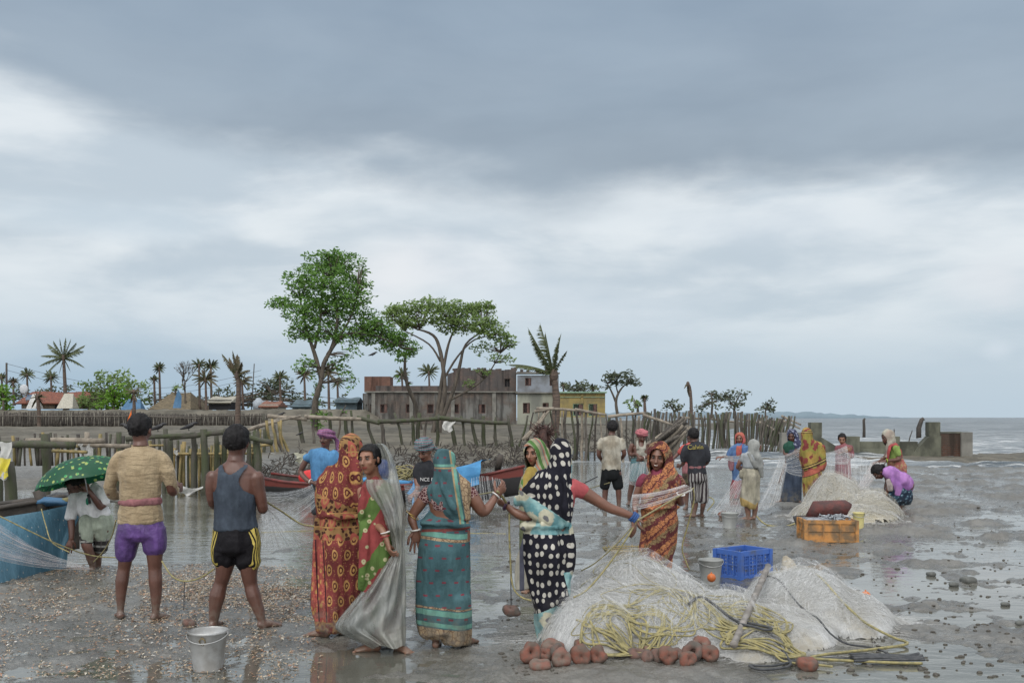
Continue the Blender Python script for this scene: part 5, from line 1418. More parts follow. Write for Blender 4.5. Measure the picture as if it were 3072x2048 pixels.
def man_tank():
 s = Person(cB, "barefoot man from behind in grey blue tank top and yellow striped black shorts", 7.75,(300,1500),(0.1,1), 'dark', 0.007)
 s.head(298,118,0.02,1.10,0.1, neck=(285,255,0.0)); s.hair('short', vol=0.016, seed=4)
 s.torso(288,320,600,850,175,132,160)
 s.T([(285,250,0.0,60,.06),(285,290,0.0,120,.075),(285,335,0,168,.09),(285,420,0,160,.10)])
 s.L([(118,360,0,48),(105,450,.0,42),(118,560,.04,35),(150,580,.2,30),(230,560,.30,22)])
 s.hand(s.P(230,560,.30),(0.9,0.3,0.2),(0,0.2,1),0.9)
 s.L([(440,370,0,58),(455,450,0,48),(478,560,.02,42),(486,605,.05,38),(455,545,.26,24)])
 s.hand(s.P(455,540,.27),(-0.5,0.6,0.5),(-1,0,0.2),0.9, thumb=-1)
 s.leg([(215,900,0,86),(208,1000,0,74),(196,1080,0,58),(178,1150,.01,50),(152,1240,0,60),(135,1340,0,46),(124,1430,0,34),(122,1480,0,30)],(0.1,1,0))
 s.leg([(378,900,0,86),(385,1000,0,76),(385,1080,0,60),(398,1160,.01,50),(418,1240,0,54),(455,1340,0,42),(478,1420,0,30),(490,1478,0,28)],(0.75,0.5,0))
 s.body()
 tk = plain_cloth('slate_jersey', (0.060,0.083,0.115),(0.045,0.062,0.088), dirt=False, bump=0.5, fold=12)
 mb = MB()
 s.T([(285,268,0,84,.085),(285,300,0,136,.098),(285,345,0,170,.118),(284,420,0,166,.130),(282,500,0,156,.132),(282,580,0,152,.128),(284,660,0,152,.126),(288,745,0,164,.134)], mb)
 def holes(fc):
  Yd = s.d + fc[:, 1]
  cx = ((fc[:, 0] + s.base.x) / Yd * FPX + CX - s.x0) / s.k; cy = (HY - (fc[:, 2] - EYE) / Yd * FPX - s.y0) / s.k
  l = np.interp(cy, [250,290,340,400,440,470,500,505],[170,160,156,152,146,134,90,0])
  r = np.interp(cy, [250,290,330,370,400,440,470,500,505],[388,374,340,314,306,322,350,420,999])
  n = np.interp(cx, [186,190,205,240,280,325,348,352],[0,290,330,353,338,300,288,0])
  return (cx < l) | (cx > r) | (cy < n) | (cy < 278)
 s.cloth('tank_top', tk, mb, 0.0065,3,0.005,11,5, seed=5, shear=0.6, cut=holes)
 m, nt, u, v, o = cloth_base('black_sport_cloth')
 x, y, z = nt.sep(o)
 zz = nt.m('ADD', nt.m('MULTIPLY', nt.m('SINE', nt.m('MULTIPLY', z, 30.0)),0.004), nt.m('ABSOLUTE', y))
 st = nt.m('LESS_THAN', nt.m('ABSOLUTE', nt.m('SUBTRACT', nt.m('FRACT', nt.m('DIVIDE', zz, 0.024)),0.5)),0.30)
 side = nt.m('MULTIPLY', nt.m('LESS_THAN', nt.m('ABSOLUTE', nt.m('ADD', y, 0.03)),0.055), nt.m('GREATER_THAN', nt.m('ABSOLUTE', nt.m('ADD', x, 0.01)),0.12))
 col = nt.mix(nt.m('MULTIPLY', st, side),(0.012,0.011,0.014),(0.55,0.42,0.03))
 cloth_end(nt, col, o, 0.6, False, None, 0.8,10,0.12)
 mb = MB()
 s.T([(288,740,0,158,.13),(288,830,0,170,.14),(286,900,0,172,.135)], mb)
 s.L([(212,870,0,98),(205,985,0,92)], mb); s.L([(372,870,0,100),(382,1000,0,96)], mb)
 s.cloth('shorts', m, mb, 0.008,3,0.008,12,6, seed=9, shear=-0.4, hem=False)
def woman_red():
 s = Person(cD, "woman from behind wrapped head to ankle in a red sari with paisley print", 7.5,(310,1430),(0.1,1), 'brown', 0.008)
 s.head(392,132,0.03,0.97,0.1, neck=(385,270,0.0), face=False, ears=False)
 s.torso(325,330,600,760,150,120,140)
 s.L([(200,380,0,44),(185,480,.05,40),(210,560,.1,32),(300,520,.26,22)])
 s.L([(455,380,0,42),(475,480,.05,38),(470,560,.1,30),(400,520,.26,22)])
 s.leg([(260,900,0,60),(235,1150,0,46),(218,1330,0,34),(212,1400,0,30)],(-0.85,0.3,0))
 s.leg([(370,900,0,60),(370,1150,0,46),(372,1330,0,34),(372,1380,0.1,30)],(0.1,1,0))
 s.body()
 m, nt, u, v, o = cloth_base('red_paisley_sari')
 X, Y, Z = nt.sep(o)
 red = nt.mix(nt.sstep(nt.noise(o, 3.5,4),0.35,0.65),(0.225,0.018,0.016),(0.150,0.014,0.014))
 body = buta(nt, u, v, red, 0.105,0.115,(0.50,0.24,0.03),(0.10,0.008,0.01))
 spk = nt.vor(nt.comb(u, v),34,0.9, dims='2D')
 body = nt.mix(nt.sstep(spk, 0.16,0.12), body, (0.35,0.13,0.02))
 och = nt.mix(nt.sstep(nt.vor(nt.comb(u, v),26,1, dims='2D'),0.28,0.4),(0.06,0.015,0.01),(0.30,0.15,0.03))
 bandc = buta(nt, nt.m('ADD', u, 0.03), nt.m('ADD', v, 0.05), och, 0.13,0.17,(0.38,0.045,0.015),(0.42,0.16,0.03),0.40,0.26,0.14)
 bandc = nt.mix(nt.m('LESS_THAN', nt.m('ABSOLUTE', nt.m('SUBTRACT', nt.m('FRACT', nt.m('MULTIPLY', v, 9.0)),0.5)),0.05), bandc, (0.40,0.19,0.03))
 slant = nt.m('ADD', Z, nt.m('MULTIPLY', X, 0.38))
 b1 = band(nt, Z, 0.74,0.895)
 b2 = band(nt, slant, 0.925,1.03)
 b3 = nt.m('MULTIPLY', nt.m('GREATER_THAN', Z, 1.36), nt.m('GREATER_THAN', nt.m('ADD', nt.m('MULTIPLY', nt.m('SUBTRACT', Z, 1.36),0.7), nt.m('SUBTRACT', X, 0.055)),0.04))
 b4 = nt.m('MULTIPLY', nt.m('LESS_THAN', Z, 0.74), nt.m('MULTIPLY', nt.m('LESS_THAN', nt.m('ADD', X, nt.m('MULTIPLY', Z, 0.05)),-0.045), nt.m('GREATER_THAN', X, -0.26)))
 col = nt.mix(nt.m('MAXIMUM', b1, nt.m('MAXIMUM', b2, b3)), body, bandc)
 vs = nt.m('FRACT', nt.m('MULTIPLY', nt.m('ADD', X, nt.m('MULTIPLY', Z, 0.05)),16.0))
 vb = nt.mix(nt.sstep(nt.vor(nt.vm('MULTIPLY', o, (1,0.2,0.6)),30,1),0.25,0.45),(0.52,0.26,0.03),(0.30,0.028,0.014))
 vb = nt.mix(nt.m('LESS_THAN', vs, 0.16), vb, (0.05,0.01,0.02))
 vb = nt.mix(nt.m('MULTIPLY', nt.m('GREATER_THAN', vs, 0.55), nt.sstep(nt.noise(o, 60,2),0.45,0.55)), vb, (0.45,0.05,0.02))
 col = nt.mix(b4, col, vb)
 col = nt.mix(band(nt, Z, 0.0,0.13), col, nt.mix(nt.sstep(nt.noise(o, 40,3),0.45,0.55),(0.32,0.14,0.02),(0.16,0.02,0.015)))
 cloth_end(nt, col, o, bump=0.7, fold=12)
 mb = MB(); s.hoodball(mb, 0.014)
 s.T([(392,100,.01,66,.10),(392,170,.01,76,.11),(392,225,.0,80,.11),(378,270,0,96,.11),(350,312,0,132,.115),(328,365,0,166,.125),(322,440,0,170,.135),(320,520,0,160,.135),(320,590,0,150,.13)], mb)
 s.T([(430,220,-.08,30,.02),(440,320,-.10,32,.03),(450,440,-.11,36,.03),(460,540,-.08,20,.03)], mb)
 s.T([(340,250,-.07,14,.02),(370,350,-.12,16,.022),(430,480,-.125,18,.022),(470,560,-.08,14,.02)], mb)
 s.T([(195,560,-.02,20,.04),(250,590,-.11,22,.035),(330,600,-.135,22,.03),(440,598,-.11,20,.03)], mb, side=(0,0,1))
 s.cloth('sari_drape', m, mb, 0.009,3,0.011,11,3, seed=2, shear=1.0, cut=s.face_cut())
 mb = MB()
 s.T([(325,590,0,138,.115),(328,680,0,148,.13),(326,780,0,158,.145),(322,900,0,160,.14),(315,1050,0,160,.135),(300,1200,0,158,.13),(286,1300,0,132,.12),(282,1375,0,124,.115)], mb)
 s.T([(185,620,0,22,.04),(168,800,-.02,20,.05),(160,1000,-.03,20,.05),(150,1200,-.03,24,.05),(165,1290,-.02,16,.04)], mb)
 s.T([(285,640,-.11,30,.02),(290,900,-.125,26,.02),(300,1150,-.12,22,.02),(305,1370,-.10,20,.02)], mb)
 s.cloth('sari_skirt', m, mb, 0.010,3,0.012,12,1.0, seed=12)
def woman_plastic():
 s = Person(cD, "young woman looking round from under a grey translucent plastic sheet over her sari", 7.05,(620,1500),(-0.42,-1), 'tan', 0.007)
 s.head(524,205,-0.03,0.90,0.02,0.08, neck=(560,345,0.03))
 s.hair('long', vol=0.010)
 s.torso(580,400,620,800,118,105,125, dep=0.9)
 s.L([(480,420,0,40),(500,540,-.03,36),(560,640,-.05,32),(615,690,-.14,24),(640,745,-.17,22)])
 s.hand(s.P(645,755,-.17),(0.25,-0.05,-1),(0.9,0.3,0),0.75, thumb=-1)
 s.leg([(540,900,0,60),(545,1200,0,46),(548,1400,0,34),(560,1490,0,28)],(-0.95,-0.2,0),0.95)
 s.leg([(660,900,0,60),(690,1200,0,46),(715,1380,0,34),(725,1455,0,28)],(0.5,-0.5,0),0.95)
 s.body()
 for q in range(2):
  s.ring('bangle', s.P(636,706 + q * 26,-.16),(0.25,0,-1),0.030,0.0045, BANGLE if q == 0 else simple('red_bangle', (0.30,0.03,0.03), rough=0.3, bump=0), "white bangle" if q == 0 else "red bangle")
 m, nt, u, v, o = cloth_base('red_green_sari')
 X, Y, Z = nt.sep(o)
 sl = nt.m('ADD', nt.m('MULTIPLY', Z, 0.75), nt.m('MULTIPLY', X, -1.0))
 w = nt.m('ADD', sl, nt.m('MULTIPLY', nt.m('SUBTRACT', nt.noise(o, 8,3),0.5),0.12))
 f = nt.m('FRACT', nt.m('MULTIPLY', w, 3.4))
 col = nt.mix(nt.m('GREATER_THAN', f, 0.55),(0.27,0.018,0.016),(0.085,0.165,0.022))
 fl = nt.vor(o, 17,1.0)
 col = nt.mix(nt.sstep(fl, 0.30,0.24), col, (0.42,0.40,0.20))
 col = nt.mix(nt.sstep(fl, 0.10,0.07), col, (0.25,0.04,0.02))
 cloth_end(nt, col, o, bump=0.7, fold=13)
 mb = MB()
 s.T([(560,380,.02,90,.08),(575,430,0,122,.10),(575,520,0,118,.115),(575,620,0,112,.11),(585,720,0,125,.12),(585,900,0,130,.125),(600,1150,0,130,.12),(620,1300,0,130,.12),(635,1440,0,125,.11)], mb)
 s.T([(490,400,-.05,24,.04),(488,480,-.07,36,.05),(478,580,-.08,30,.05),(465,650,-.07,20,.035)], mb)
 s.T([(500,640,-.08,40,.05),(495,760,-.09,44,.05),(490,900,-.09,40,.05),(478,1030,-.08,32,.04),(465,1100,-.07,18,.03)], mb)
 s.cloth('sari', m, mb, 0.009,3,0.011,13,1.6, seed=21, shear=0.5)
 m, nt = newmat('clear_plastic_sheet')
 o = nt.obj()
 f = nt.sstep(nt.noise(nt.vm('MULTIPLY', o, (1,1,0.45)),5,6,0.65,0.6),0.34,0.68,0.60,0.92)
 col = nt.mix(nt.sstep(nt.noise(o, 3,4),0.4,0.6),(0.20,0.21,0.20),(0.28,0.28,0.25))
 n = nt.bump(nt.noise(nt.vm('MULTIPLY', o, (1,1,0.35)),9,6,0.6,1.2),0.9,0.03)
 p = nt.n('ShaderNodeBsdfPrincipled', {'Base Color': col, 'Roughness': 0.22, 'Specular IOR Level': 0.8, 'Normal': n})
 t = nt.n('ShaderNodeBsdfTransparent', {'Color': (0.86,0.88,0.85,1)})
 mx = nt.n('ShaderNodeMixShader', {0: f, 1: t.outputs[0],2: p.outputs[0]})
 nt.n('ShaderNodeOutputMaterial', {'Surface': mx.outputs[0]})
 rows = [(92,560,615),(105,548,640),(150,558,668),(200,566,690),(250,562,705),(300,535,718),(340,498,727),(390,492,740),(440,515,750),(500,552,762),(560,586,770),(620,618,772),(680,640,773),(740,664,772),
   (800,682,768),(840,690,766),(880,664,770),(930,620,773),(1000,566,776),(1070,512,776),(1150,445,775),(1220,390,775),(1290,330,777),(1350,282,776),(1390,300,775),(1430,390,774),(1470,480,772),(1500,540,768)]
 nn = 72
 V = []; Fc = []
 for i, (yy, xl, xr) in enumerate(rows):
  c = (xl + xr) / 2; hw = (xr - xl) / 2
  dep = 0.135 if yy < 330 else (0.17 if hw > 60 else 0.12)
  dyc = 0.05 if yy < 330 else (0.0 if yy < 820 else -0.03)
  for j in range(nn):
   a = 2 * math.pi * j / nn
   ca, sa = math.cos(a), math.sin(a)
   wob = math.sin(a * 9 + yy * 0.004 + math.sin(yy * 0.01) * 2) * 0.010 + math.sin(a * 17 - yy * 0.006) * 0.005
   if 840 < yy:
    wob += math.sin(a * 6 + yy * 0.002) * 0.012 * min(1,(yy - 840) / 300)
   hwm = hw + (wob / s.u) * 0.4
   p = s.P(c + hwm * ca, yy + (12 * math.sin(a * 4) if yy > 1360 else 0), dyc + sa * (dep + wob * 1.6))
   V.append(tuple(p))
 for i in range(len(rows) - 1):
  for j in range(nn):
   a = 2 * math.pi * (j + 0.5) / nn
   if rows[i][0] < 330 and math.sin(a) < 0.35 and math.cos(a) < 0.35:
    continue
   Fc.append((i * nn + j, i * nn + (j + 1) % nn, (i + 1) * nn + (j + 1) % nn, (i + 1) * nn + j))
 me = mesh_from('plastic_sheet', V, Fc)
 o = link('plastic_sheet', me, m, s.root)
 sub = o.modifiers.new('s', 'SUBSURF'); sub.levels = 2; sub.render_levels = 2
def woman_teal():
 s = Person(cF, "woman seen from behind in a teal sari with gold hem, hauling the net", 7.15,(340,1500),(-0.1,1), 'brown', 0.007)
 s.head(334,148,0.03,0.95,0.1, neck=(345,290,0.0), face=False, ears=False)
 s.torso(368,360,540,720,165,138,160, dep=1.0)
 s.L([(205,370,0,46),(150,450,0,46),(92,540,.0,36),(96,590,-.02,32),(118,645,-.03,22)])
 s.hand(s.P(116,648,-.03),(0.05,0.1,-1),(0.3,-1,0),0.15, spread=1.1, thumb=1)
 s.L([(530,370,0,48),(570,440,.0,50),(618,510,.02,42),(665,470,.05,36),(712,395,.08,25)])
 s.hand(s.P(716,388,.08),(0.55,0.2,0.6),(-0.5,0.6,0),0.95, thumb=1)
 s.leg([(290,900,0,70),(275,1200,0,48),(268,1400,0,36),(268,1490,0,27)],(0.0,1,0),0.95)
 s.leg([(450,900,0,70),(470,1200,0,48),(490,1380,0.02,36),(495,1465,0.05,27)],(0.5,0.9,0),0.95)
 s.body()
 s.ring('bangle', s.P(114,645,-.03),(0.15,0,-1),0.034,0.006, BANGLE, "white bangle"); s.ring('bangle', s.P(716,385,.08),(0.6,0.2,0.7),0.030,0.006, BANGLE, "white bangle")
 for k in range(2):
  s.ring('armlet', s.P(86 + k * 16,520 + k * 22,.0),(-0.45,0.1,-0.9 + k * 0.3),0.040,0.004, GOLD)
 mb = MB()
 s.T([(368,335,0,130,.09),(368,370,0,160,.11),(368,430,0,150,.122),(372,480,0,142,.118)], mb)
 s.L([(205,365,0,50),(172,425,0,50)], mb); s.L([(528,365,0,52),(548,400,0,52)], mb)
 m, nt, u, v, o = cloth_base('maroon_print_cloth')
 col = nt.mix(nt.sstep(nt.vor(o, 48,1.0, 'DISTANCE_TO_EDGE'),0.10,0.05),(0.085,0.012,0.018),(0.45,0.30,0.28))
 cloth_end(nt, col, o, dirt=False)
 s.cloth('blouse', m, mb, 0.008,3,0.003,20,12, seed=31)
 m, nt, u, v, o = cloth_base('teal_sari')
 X, Y, Z = nt.sep(o)
 col = nt.mix(nt.sstep(nt.noise(nt.vm('MULTIPLY', o, (1,1,.4)),5,5),0.35,0.65),(0.040,0.115,0.135),(0.060,0.150,0.165))
 fu, fv = cells(nt, u, v, 0.105,0.088)
 dash = nt.m('MULTIPLY', nt.m('LESS_THAN', nt.m('ABSOLUTE', fu),0.17), nt.m('LESS_THAN', nt.m('ABSOLUTE', fv),0.075))
 col = nt.mix(dash, col, (0.20,0.018,0.04))
 slant = nt.m('ADD', Z, nt.m('MULTIPLY', nt.m('SINE', nt.m('MULTIPLY', X, 9.0)),0.012))
 gold = nt.mix(nt.sstep(nt.vor(o, 30,1.0, 'DISTANCE_TO_EDGE'),0.03,0.10),(0.16,0.09,0.05),(0.36,0.25,0.13))
 for lo, hi, c in ((0.245,0.285,(0.12,0.34,0.27)),(0.165,0.195,(0.12,0.34,0.27)),(0.80,0.835,(0.12,0.34,0.27))):
  col = nt.mix(band(nt, slant, lo, hi), col, c)
 for lo, hi in ((-0.2,0.155),(0.292,0.305),(0.775,0.795)):
  col = nt.mix(band(nt, slant, lo, hi), col, gold)
 col = nt.mix(band(nt, nt.m('SUBTRACT', slant, nt.m('MULTIPLY', X, 0.15)),0.845,0.865), col, (0.22,0.04,0.03))
 ed = nt.m('SUBTRACT', X, nt.m('MULTIPLY_ADD', nt.m('SUBTRACT', 1.36, Z),0.16,0.035))
 up = nt.m('GREATER_THAN', Z, 0.90)
 col = nt.mix(nt.m('MULTIPLY', up, band(nt, ed, 0.0,0.012)), col, (0.38,0.27,0.12))
 col = nt.mix(nt.m('MULTIPLY', up, band(nt, ed, 0.012,0.034)), col, (0.12,0.34,0.27))
 col = nt.mix(nt.m('MULTIPLY', up, nt.m('GREATER_THAN', ed, 0.046)), col, gold)
 rr = nt.m('SUBTRACT', Z, 1.30)
 col = nt.mix(band(nt, rr, 0.0,0.018), col, (0.12,0.34,0.27)); col = nt.mix(band(nt, rr, -0.014,-0.004), col, (0.38,0.27,0.12))
 cloth_end(nt, col, o, bump=0.7, fold=12)
 mb = MB(); s.hoodball(mb, 0.012)
 s.T([(334,110,.01,66,.10),(336,170,.01,76,.11),(344,225,0,86,.11),(356,270,0,118,.11),(368,320,0,172,.115),(378,385,0,158,.125),(392,440,0,140,.13),(412,500,0,112,.13),(432,550,0,88,.12),(440,590,0,72,.11)], mb)
 s.T([(300,240,-.08,14,.02),(320,340,-.125,16,.02),(390,460,-.135,18,.02),(470,570,-.10,14,.02)], mb)
 s.T([(400,200,-.06,16,.02),(440,320,-.10,18,.03),(475,440,-.11,20,.03),(500,560,-.08,16,.03)], mb)
 s.cloth('sari_drape', m, mb, 0.009,3,0.011,13,3, seed=33, shear=1.3, cut=s.face_cut())
 mb = MB()
 s.T([(344,575,0,166,.125),(342,615,0,172,.13),(340,690,0,176,.14),(330,780,0,184,.165),(326,900,0,190,.16),(322,1050,0,194,.15),(322,1200,0,198,.145),(326,1320,0,196,.14),(335,1400,0,188,.135)], mb)
 s.T([(226,1150,-.05,80,.08),(232,1300,-.06,78,.07),(236,1432,-.05,72,.06)], mb)
 s.T([(418,1150,-.04,98,.11),(420,1300,-.04,104,.11),(418,1478,-.03,104,.10)], mb)
 s.T([(180,590,-.05,24,.05),(260,598,-.115,26,.04),(400,600,-.12,26,.04),(500,610,-.06,24,.05)], mb, side=(0,0,1))
 s.cloth('sari_skirt', m, mb, 0.010,3,0.011,10,0.8, seed=35)
def woman_polka():
 s = Person(cG, "woman in a navy sari with white polka dots, red sleeved arm outstretched", 7.35,(370,1470),(0,1), 'brown', 0.007)
 s.head(455,155,0.03,0.97,0.05, neck=(450,300,0.0), face=False, ears=False)
 s.torso(415,370,600,760,145,105,118, xh=370)
 s.L([(300,370,0,44),(250,480,.0,44),(236,590,.0,38),(150,572,.0,34),(82,522,.03,24)])
 s.hand(s.P(80,520,.03),(-0.7,0.3,0.35),(0.3,0.6,0.6),0.95, thumb=1)
 s.L([(550,375,0,50),(625,420,0,50),(720,480,.0,42),(810,532,.0,36),(890,560,.0,33),(968,590,.0,24)])
 s.hand(s.P(975,600,.0),(0.08,0.05,-1),(-0.8,0.4,0),0.45, thumb=1)
 s.leg([(350,900,0,65),(350,1200,0,46),(352,1400,0,34),(350,1475,0,28)],(-0.1,1,0))
 s.leg([(430,900,0,65),(430,1200,0.1,46),(430,1350,0.2,34),(430,1420,0.25,28)],(0.1,1,0))
 s.body()
 bl = simple('blue_cord', (0.03,0.09,0.26),(0.02,0.05,0.15), bump=0.5, scale=60)
 for k in range(3):
  s.ring('wristband', s.P(966 + k * 12,588 + k * 9,0),(0.8,0,-0.6),0.034,0.009, bl)
 for k in range(2):
  s.ring('bangle', s.P(74 - k * 10,512 + k * 4,.03),(0.8,-0.3,-0.4),0.031,0.007, simple('dark_bangle', (0.05,0.02,0.05), rough=0.3, bump=0))
 mb = MB()
 s.T([(430,330,0,115,.09),(425,375,0,150,.11),(420,460,0,140,.118),(420,520,0,132,.115)], mb)
 s.L([(540,370,0,55),(575,392,0,56),(625,420,0,54)], mb); s.L([(300,370,0,46),(270,440,0,46)], mb)
 m, nt, u, v, o = cloth_base('red_blouse_cloth')
 X = nt.sep(o)[0]
 col = nt.mix(band(nt, X, 0.0,0.215),(0.42,0.035,0.045),(0.36,0.33,0.25))
 col = nt.mix(nt.m('LESS_THAN', nt.m('FRACT', nt.m('MULTIPLY', X, 42.0)),0.35), col, (0.40,0.05,0.06))
 cloth_end(nt, col, o, dirt=False)
 s.cloth('blouse', plain_cloth('coral_red_cloth', (0.46,0.040,0.050),(0.38,0.03,0.04), dirt=False), mb, 0.008,3,0.003,20,12, seed=41)
 m, nt, u, v, o = cloth_base('polka_sari')
 X, Y, Z = nt.sep(o)
 dd = nt.vor(nt.comb(u, nt.m('MULTIPLY', v, 0.85)),16.5,0.45, dims='2D')
 pol = nt.mix(nt.sstep(dd, 0.29,0.25),(0.014,0.014,0.024),(0.50,0.48,0.42))
 fl = flowers(nt, X, Z)
 e = nt.m('ADD', nt.m('SUBTRACT', Z, nt.m('MULTIPLY', X, -0.64)), nt.m('MULTIPLY', nt.m('SUBTRACT', nt.noise(o, 6,3),0.5),0.06))
 b1 = nt.m('MULTIPLY', nt.m('GREATER_THAN', Z, 0.80), nt.m('LESS_THAN', e, 0.985))
 b2 = nt.m('LESS_THAN', nt.m('ADD', Z, nt.m('MULTIPLY', nt.m('ABSOLUTE', nt.m('ADD', X, -0.05)),0.5)),0.285)
 b3 = nt.m('MULTIPLY', nt.m('GREATER_THAN', nt.m('ADD', X, nt.m('MULTIPLY', Z, 0.25)),0.235), nt.m('LESS_THAN', Z, 0.52))
 b3 = nt.m('MULTIPLY', b3, nt.m('GREATER_THAN', Z, 0.33))
 b4 = nt.m('MULTIPLY', nt.m('GREATER_THAN', Z, 1.2), nt.m('GREATER_THAN', X, 0.165))
 col = nt.mix(nt.m('MAXIMUM', nt.m('MAXIMUM', b1, b2), nt.m('MAXIMUM', b3, b4)), pol, fl)
 cloth_end(nt, col, o, bump=0.7, fold=12)
 s.sari = m
 mb = MB(); s.hoodball(mb, 0.014)
 s.T([(455,110,.01,66,.10),(453,180,.01,78,.11),(448,240,0,88,.11),(440,285,0,104,.11),(415,325,0,142,.11),(402,385,0,155,.125),(405,450,0,150,.13),(415,520,0,132,.13),(425,590,0,108,.13),(430,655,0,92,.12)], mb)
 s.T([(300,335,-.01,50,.07),(235,420,-.02,66,.06),(190,480,-.02,58,.05),(135,478,.0,26,.04)], mb)
 s.T([(230,500,-.05,60,.04),(300,560,-.09,60,.04),(380,610,-.12,50,.03),(460,660,-.10,24,.03)], mb, side=(0,0,1))
 s.T([(470,240,-.08,16,.02),(490,380,-.125,18,.025),(490,520,-.135,18,.025),(500,650,-.10,14,.02)], mb)
 s.cloth('sari_drape', m, mb, 0.009,3,0.010,13,2.5, seed=43, shear=0.5, cut=s.face_cut())
 mb = MB()
 s.T([(360,640,0,150,.12),(364,720,0,165,.145),(370,830,0,172,.165),(372,930,0,168,.155),(372,1050,0,148,.14),(385,1180,0,130,.13),(385,1260,0,118,.12),(365,1360,0,96,.11),(355,1450,0,62,.09)], mb)
 s.T([(440,1060,-.02,60,.10),(455,1180,-.03,62,.10),(455,1290,-.02,54,.09),(440,1340,.0,36,.07)], mb)
 s.T([(510,660,-.05,20,.05),(535,800,-.04,16,.05),(535,930,-.03,14,.05),(500,1080,-.06,14,.04),(400,1230,-.12,14,.03)], mb)
 s.T([(200,660,-.04,20,.05),(330,655,-.12,22,.03),(460,665,-.11,20,.03)], mb, side=(0,0,1))
 s.cloth('sari_skirt', m, mb, 0.010,3,0.013,11,1.6, seed=45, shear=-0.6)
 m, nt = newmat('cream_striped_cloth')
 o = nt.obj(); X = nt.sep(o)[0]
 f = band(nt, X, -0.215,-0.180)
 cloth_end(nt, nt.mix(f, (0.40,0.38,0.31),(0.085,0.09,0.13)), o, dirt=True)
 mb = MB()
 s.T([(205,690,-.03,10,.012),(185,800,-.03,12,.012),(165,900,-.03,32,.012),(170,1020,-.03,48,.012),(185,1110,-.03,52,.012)], mb)
 s.cloth('sari_end', m, mb, 0.008,2,0.006,24,1, seed=47, hem=False)
man_beige(); man_tank(); woman_red(); woman_plastic(); woman_teal(); woman_polka()
# ---------------------------------------------------------------- people: behind and to the right
def floral(name, base, c2, c3, sc=12, r=0.33, stretch=0.8, r2=0.12):
 m, nt, u, v, o = cloth_base(name)
 q = nt.vm('ADD', nt.comb(u, nt.m('MULTIPLY', v, stretch)), nt.vm('MULTIPLY', nt.n('ShaderNodeTexNoise', {'Vector': o, 'Scale': 14.0, 'Detail': 3.0}).outputs[1],(0.07,0.07,0)))
 d = nt.vor(q, sc, 1.0, dims='2D')
 col = nt.mix(nt.sstep(d, r + 0.05, r - 0.05), base, c2)
 col = nt.mix(nt.sstep(d, r2 + 0.02, r2 - 0.02), col, c3)
 cloth_end(nt, col, o, bump=0.7, fold=12)
 return m
def stripes(name, c1, c2, n=26.0, axis='u', c3=None, lo=0.5, dirt=True):
 m, nt, u, v, o = cloth_base(name)
 w = nt.m('FRACT', nt.m('MULTIPLY', u if axis == 'u' else v, n))
 col = nt.mix(nt.m('GREATER_THAN', w, lo), c1, c2)
 if c3:
  w2 = nt.m('FRACT', nt.m('MULTIPLY', v if axis == 'u' else u, n))
  col = nt.mix(nt.m('MULTIPLY', nt.m('GREATER_THAN', w2, lo + 0.1),0.6), col, c3)
 cloth_end(nt, col, o, dirt=dirt)
 return m
def turban(s, mat, tail=None, g=0.020, tall=0.0):
 c, f, r, up, sc = s.hc, s.hf, s.hr, s.hu, s.hs
 B = Matrix((r, f, up)).transposed()
 mb = MB()
 mb.ball(c + (-f * 0.02 + up * (0.048 + tall * 0.5)) * sc, ((0.074 + g) * sc, (0.092 + g) * sc, (0.062 + g + tall) * sc),20,14, R=B)
 for k, (tl, hh, rr) in enumerate(((0.22,0.045,1.06),(-0.16,0.066,1.03),(0.05,0.088,0.90))):
  a = [(math.cos(t), math.sin(t)) for t in [2 * math.pi * i / 24 for i in range(25)]]
  mb.tube([c + (r * x * (0.074 + g) * rr + f * (y * (0.092 + g) * rr - 0.018) + up * (hh + tall * (0.3 + k * 0.35) + x * tl * 0.09 + 0.02 * y)) * sc for x, y in a],0.020 * sc, 8, cap=False)
 if tail:
  q0 = c + (r * tail * 0.06 - f * 0.08 + up * 0.02) * sc
  mb.tube([q0, q0 + r * tail * 0.045 - f * 0.03 - up * 0.05, q0 + r * tail * 0.055 - f * 0.03 - up * 0.15, q0 + r * tail * 0.05 - f * 0.02 - up * 0.23],[(0.02,0.02),(0.032,0.02),(0.036,0.014),(0.022,0.008)],10, r)
 s.cloth('turban', mat, mb, 0.008,2,0.004,22,30, seed=51, shear=0.8, hem=False)
def moustache(s):
 c, f, r, up, sc = s.hc, s.hf, s.hr, s.hu, s.hs
 at = lambda a, b, z: c + (r * a + f * b + up * z) * sc
 mb = MB(); mb.tube([at(-0.030,0.074,-0.050), at(-0.014,0.093,-0.042), at(0.014,0.093,-0.042), at(0.030,0.074,-0.050)],[0.004 * sc, 0.0065 * sc, 0.0065 * sc, 0.004 * sc],8)
 mb.build('moustache', DARKHAIR, s.root)
def lettering(s, text, x, y, dy, size, mat, bend=True, rot=0.0):
 cu = bpy.data.curves.new('shirt_lettering', 'FONT')
 cu.body = text; cu.size = size; cu.align_x = 'CENTER'; cu.extrude = 0.0015
 o = bpy.data.objects.new('tmp', cu); COL.objects.link(o)
 dg = bpy.context.evaluated_depsgraph_get()
 me = bpy.data.meshes.new_from_object(o.evaluated_get(dg))
 bpy.data.objects.remove(o)
 p = s.P(x, y, dy)
 for v in me.vertices:
  X, Y, Z = v.co
  a = X * math.cos(rot) - Y * math.sin(rot); b = X * math.sin(rot) + Y * math.cos(rot)
  v.co = (p.x + a, p.y + 2.2 * a * a + Z, p.z + b)
 return link('shirt_lettering', me, mat, s.root)
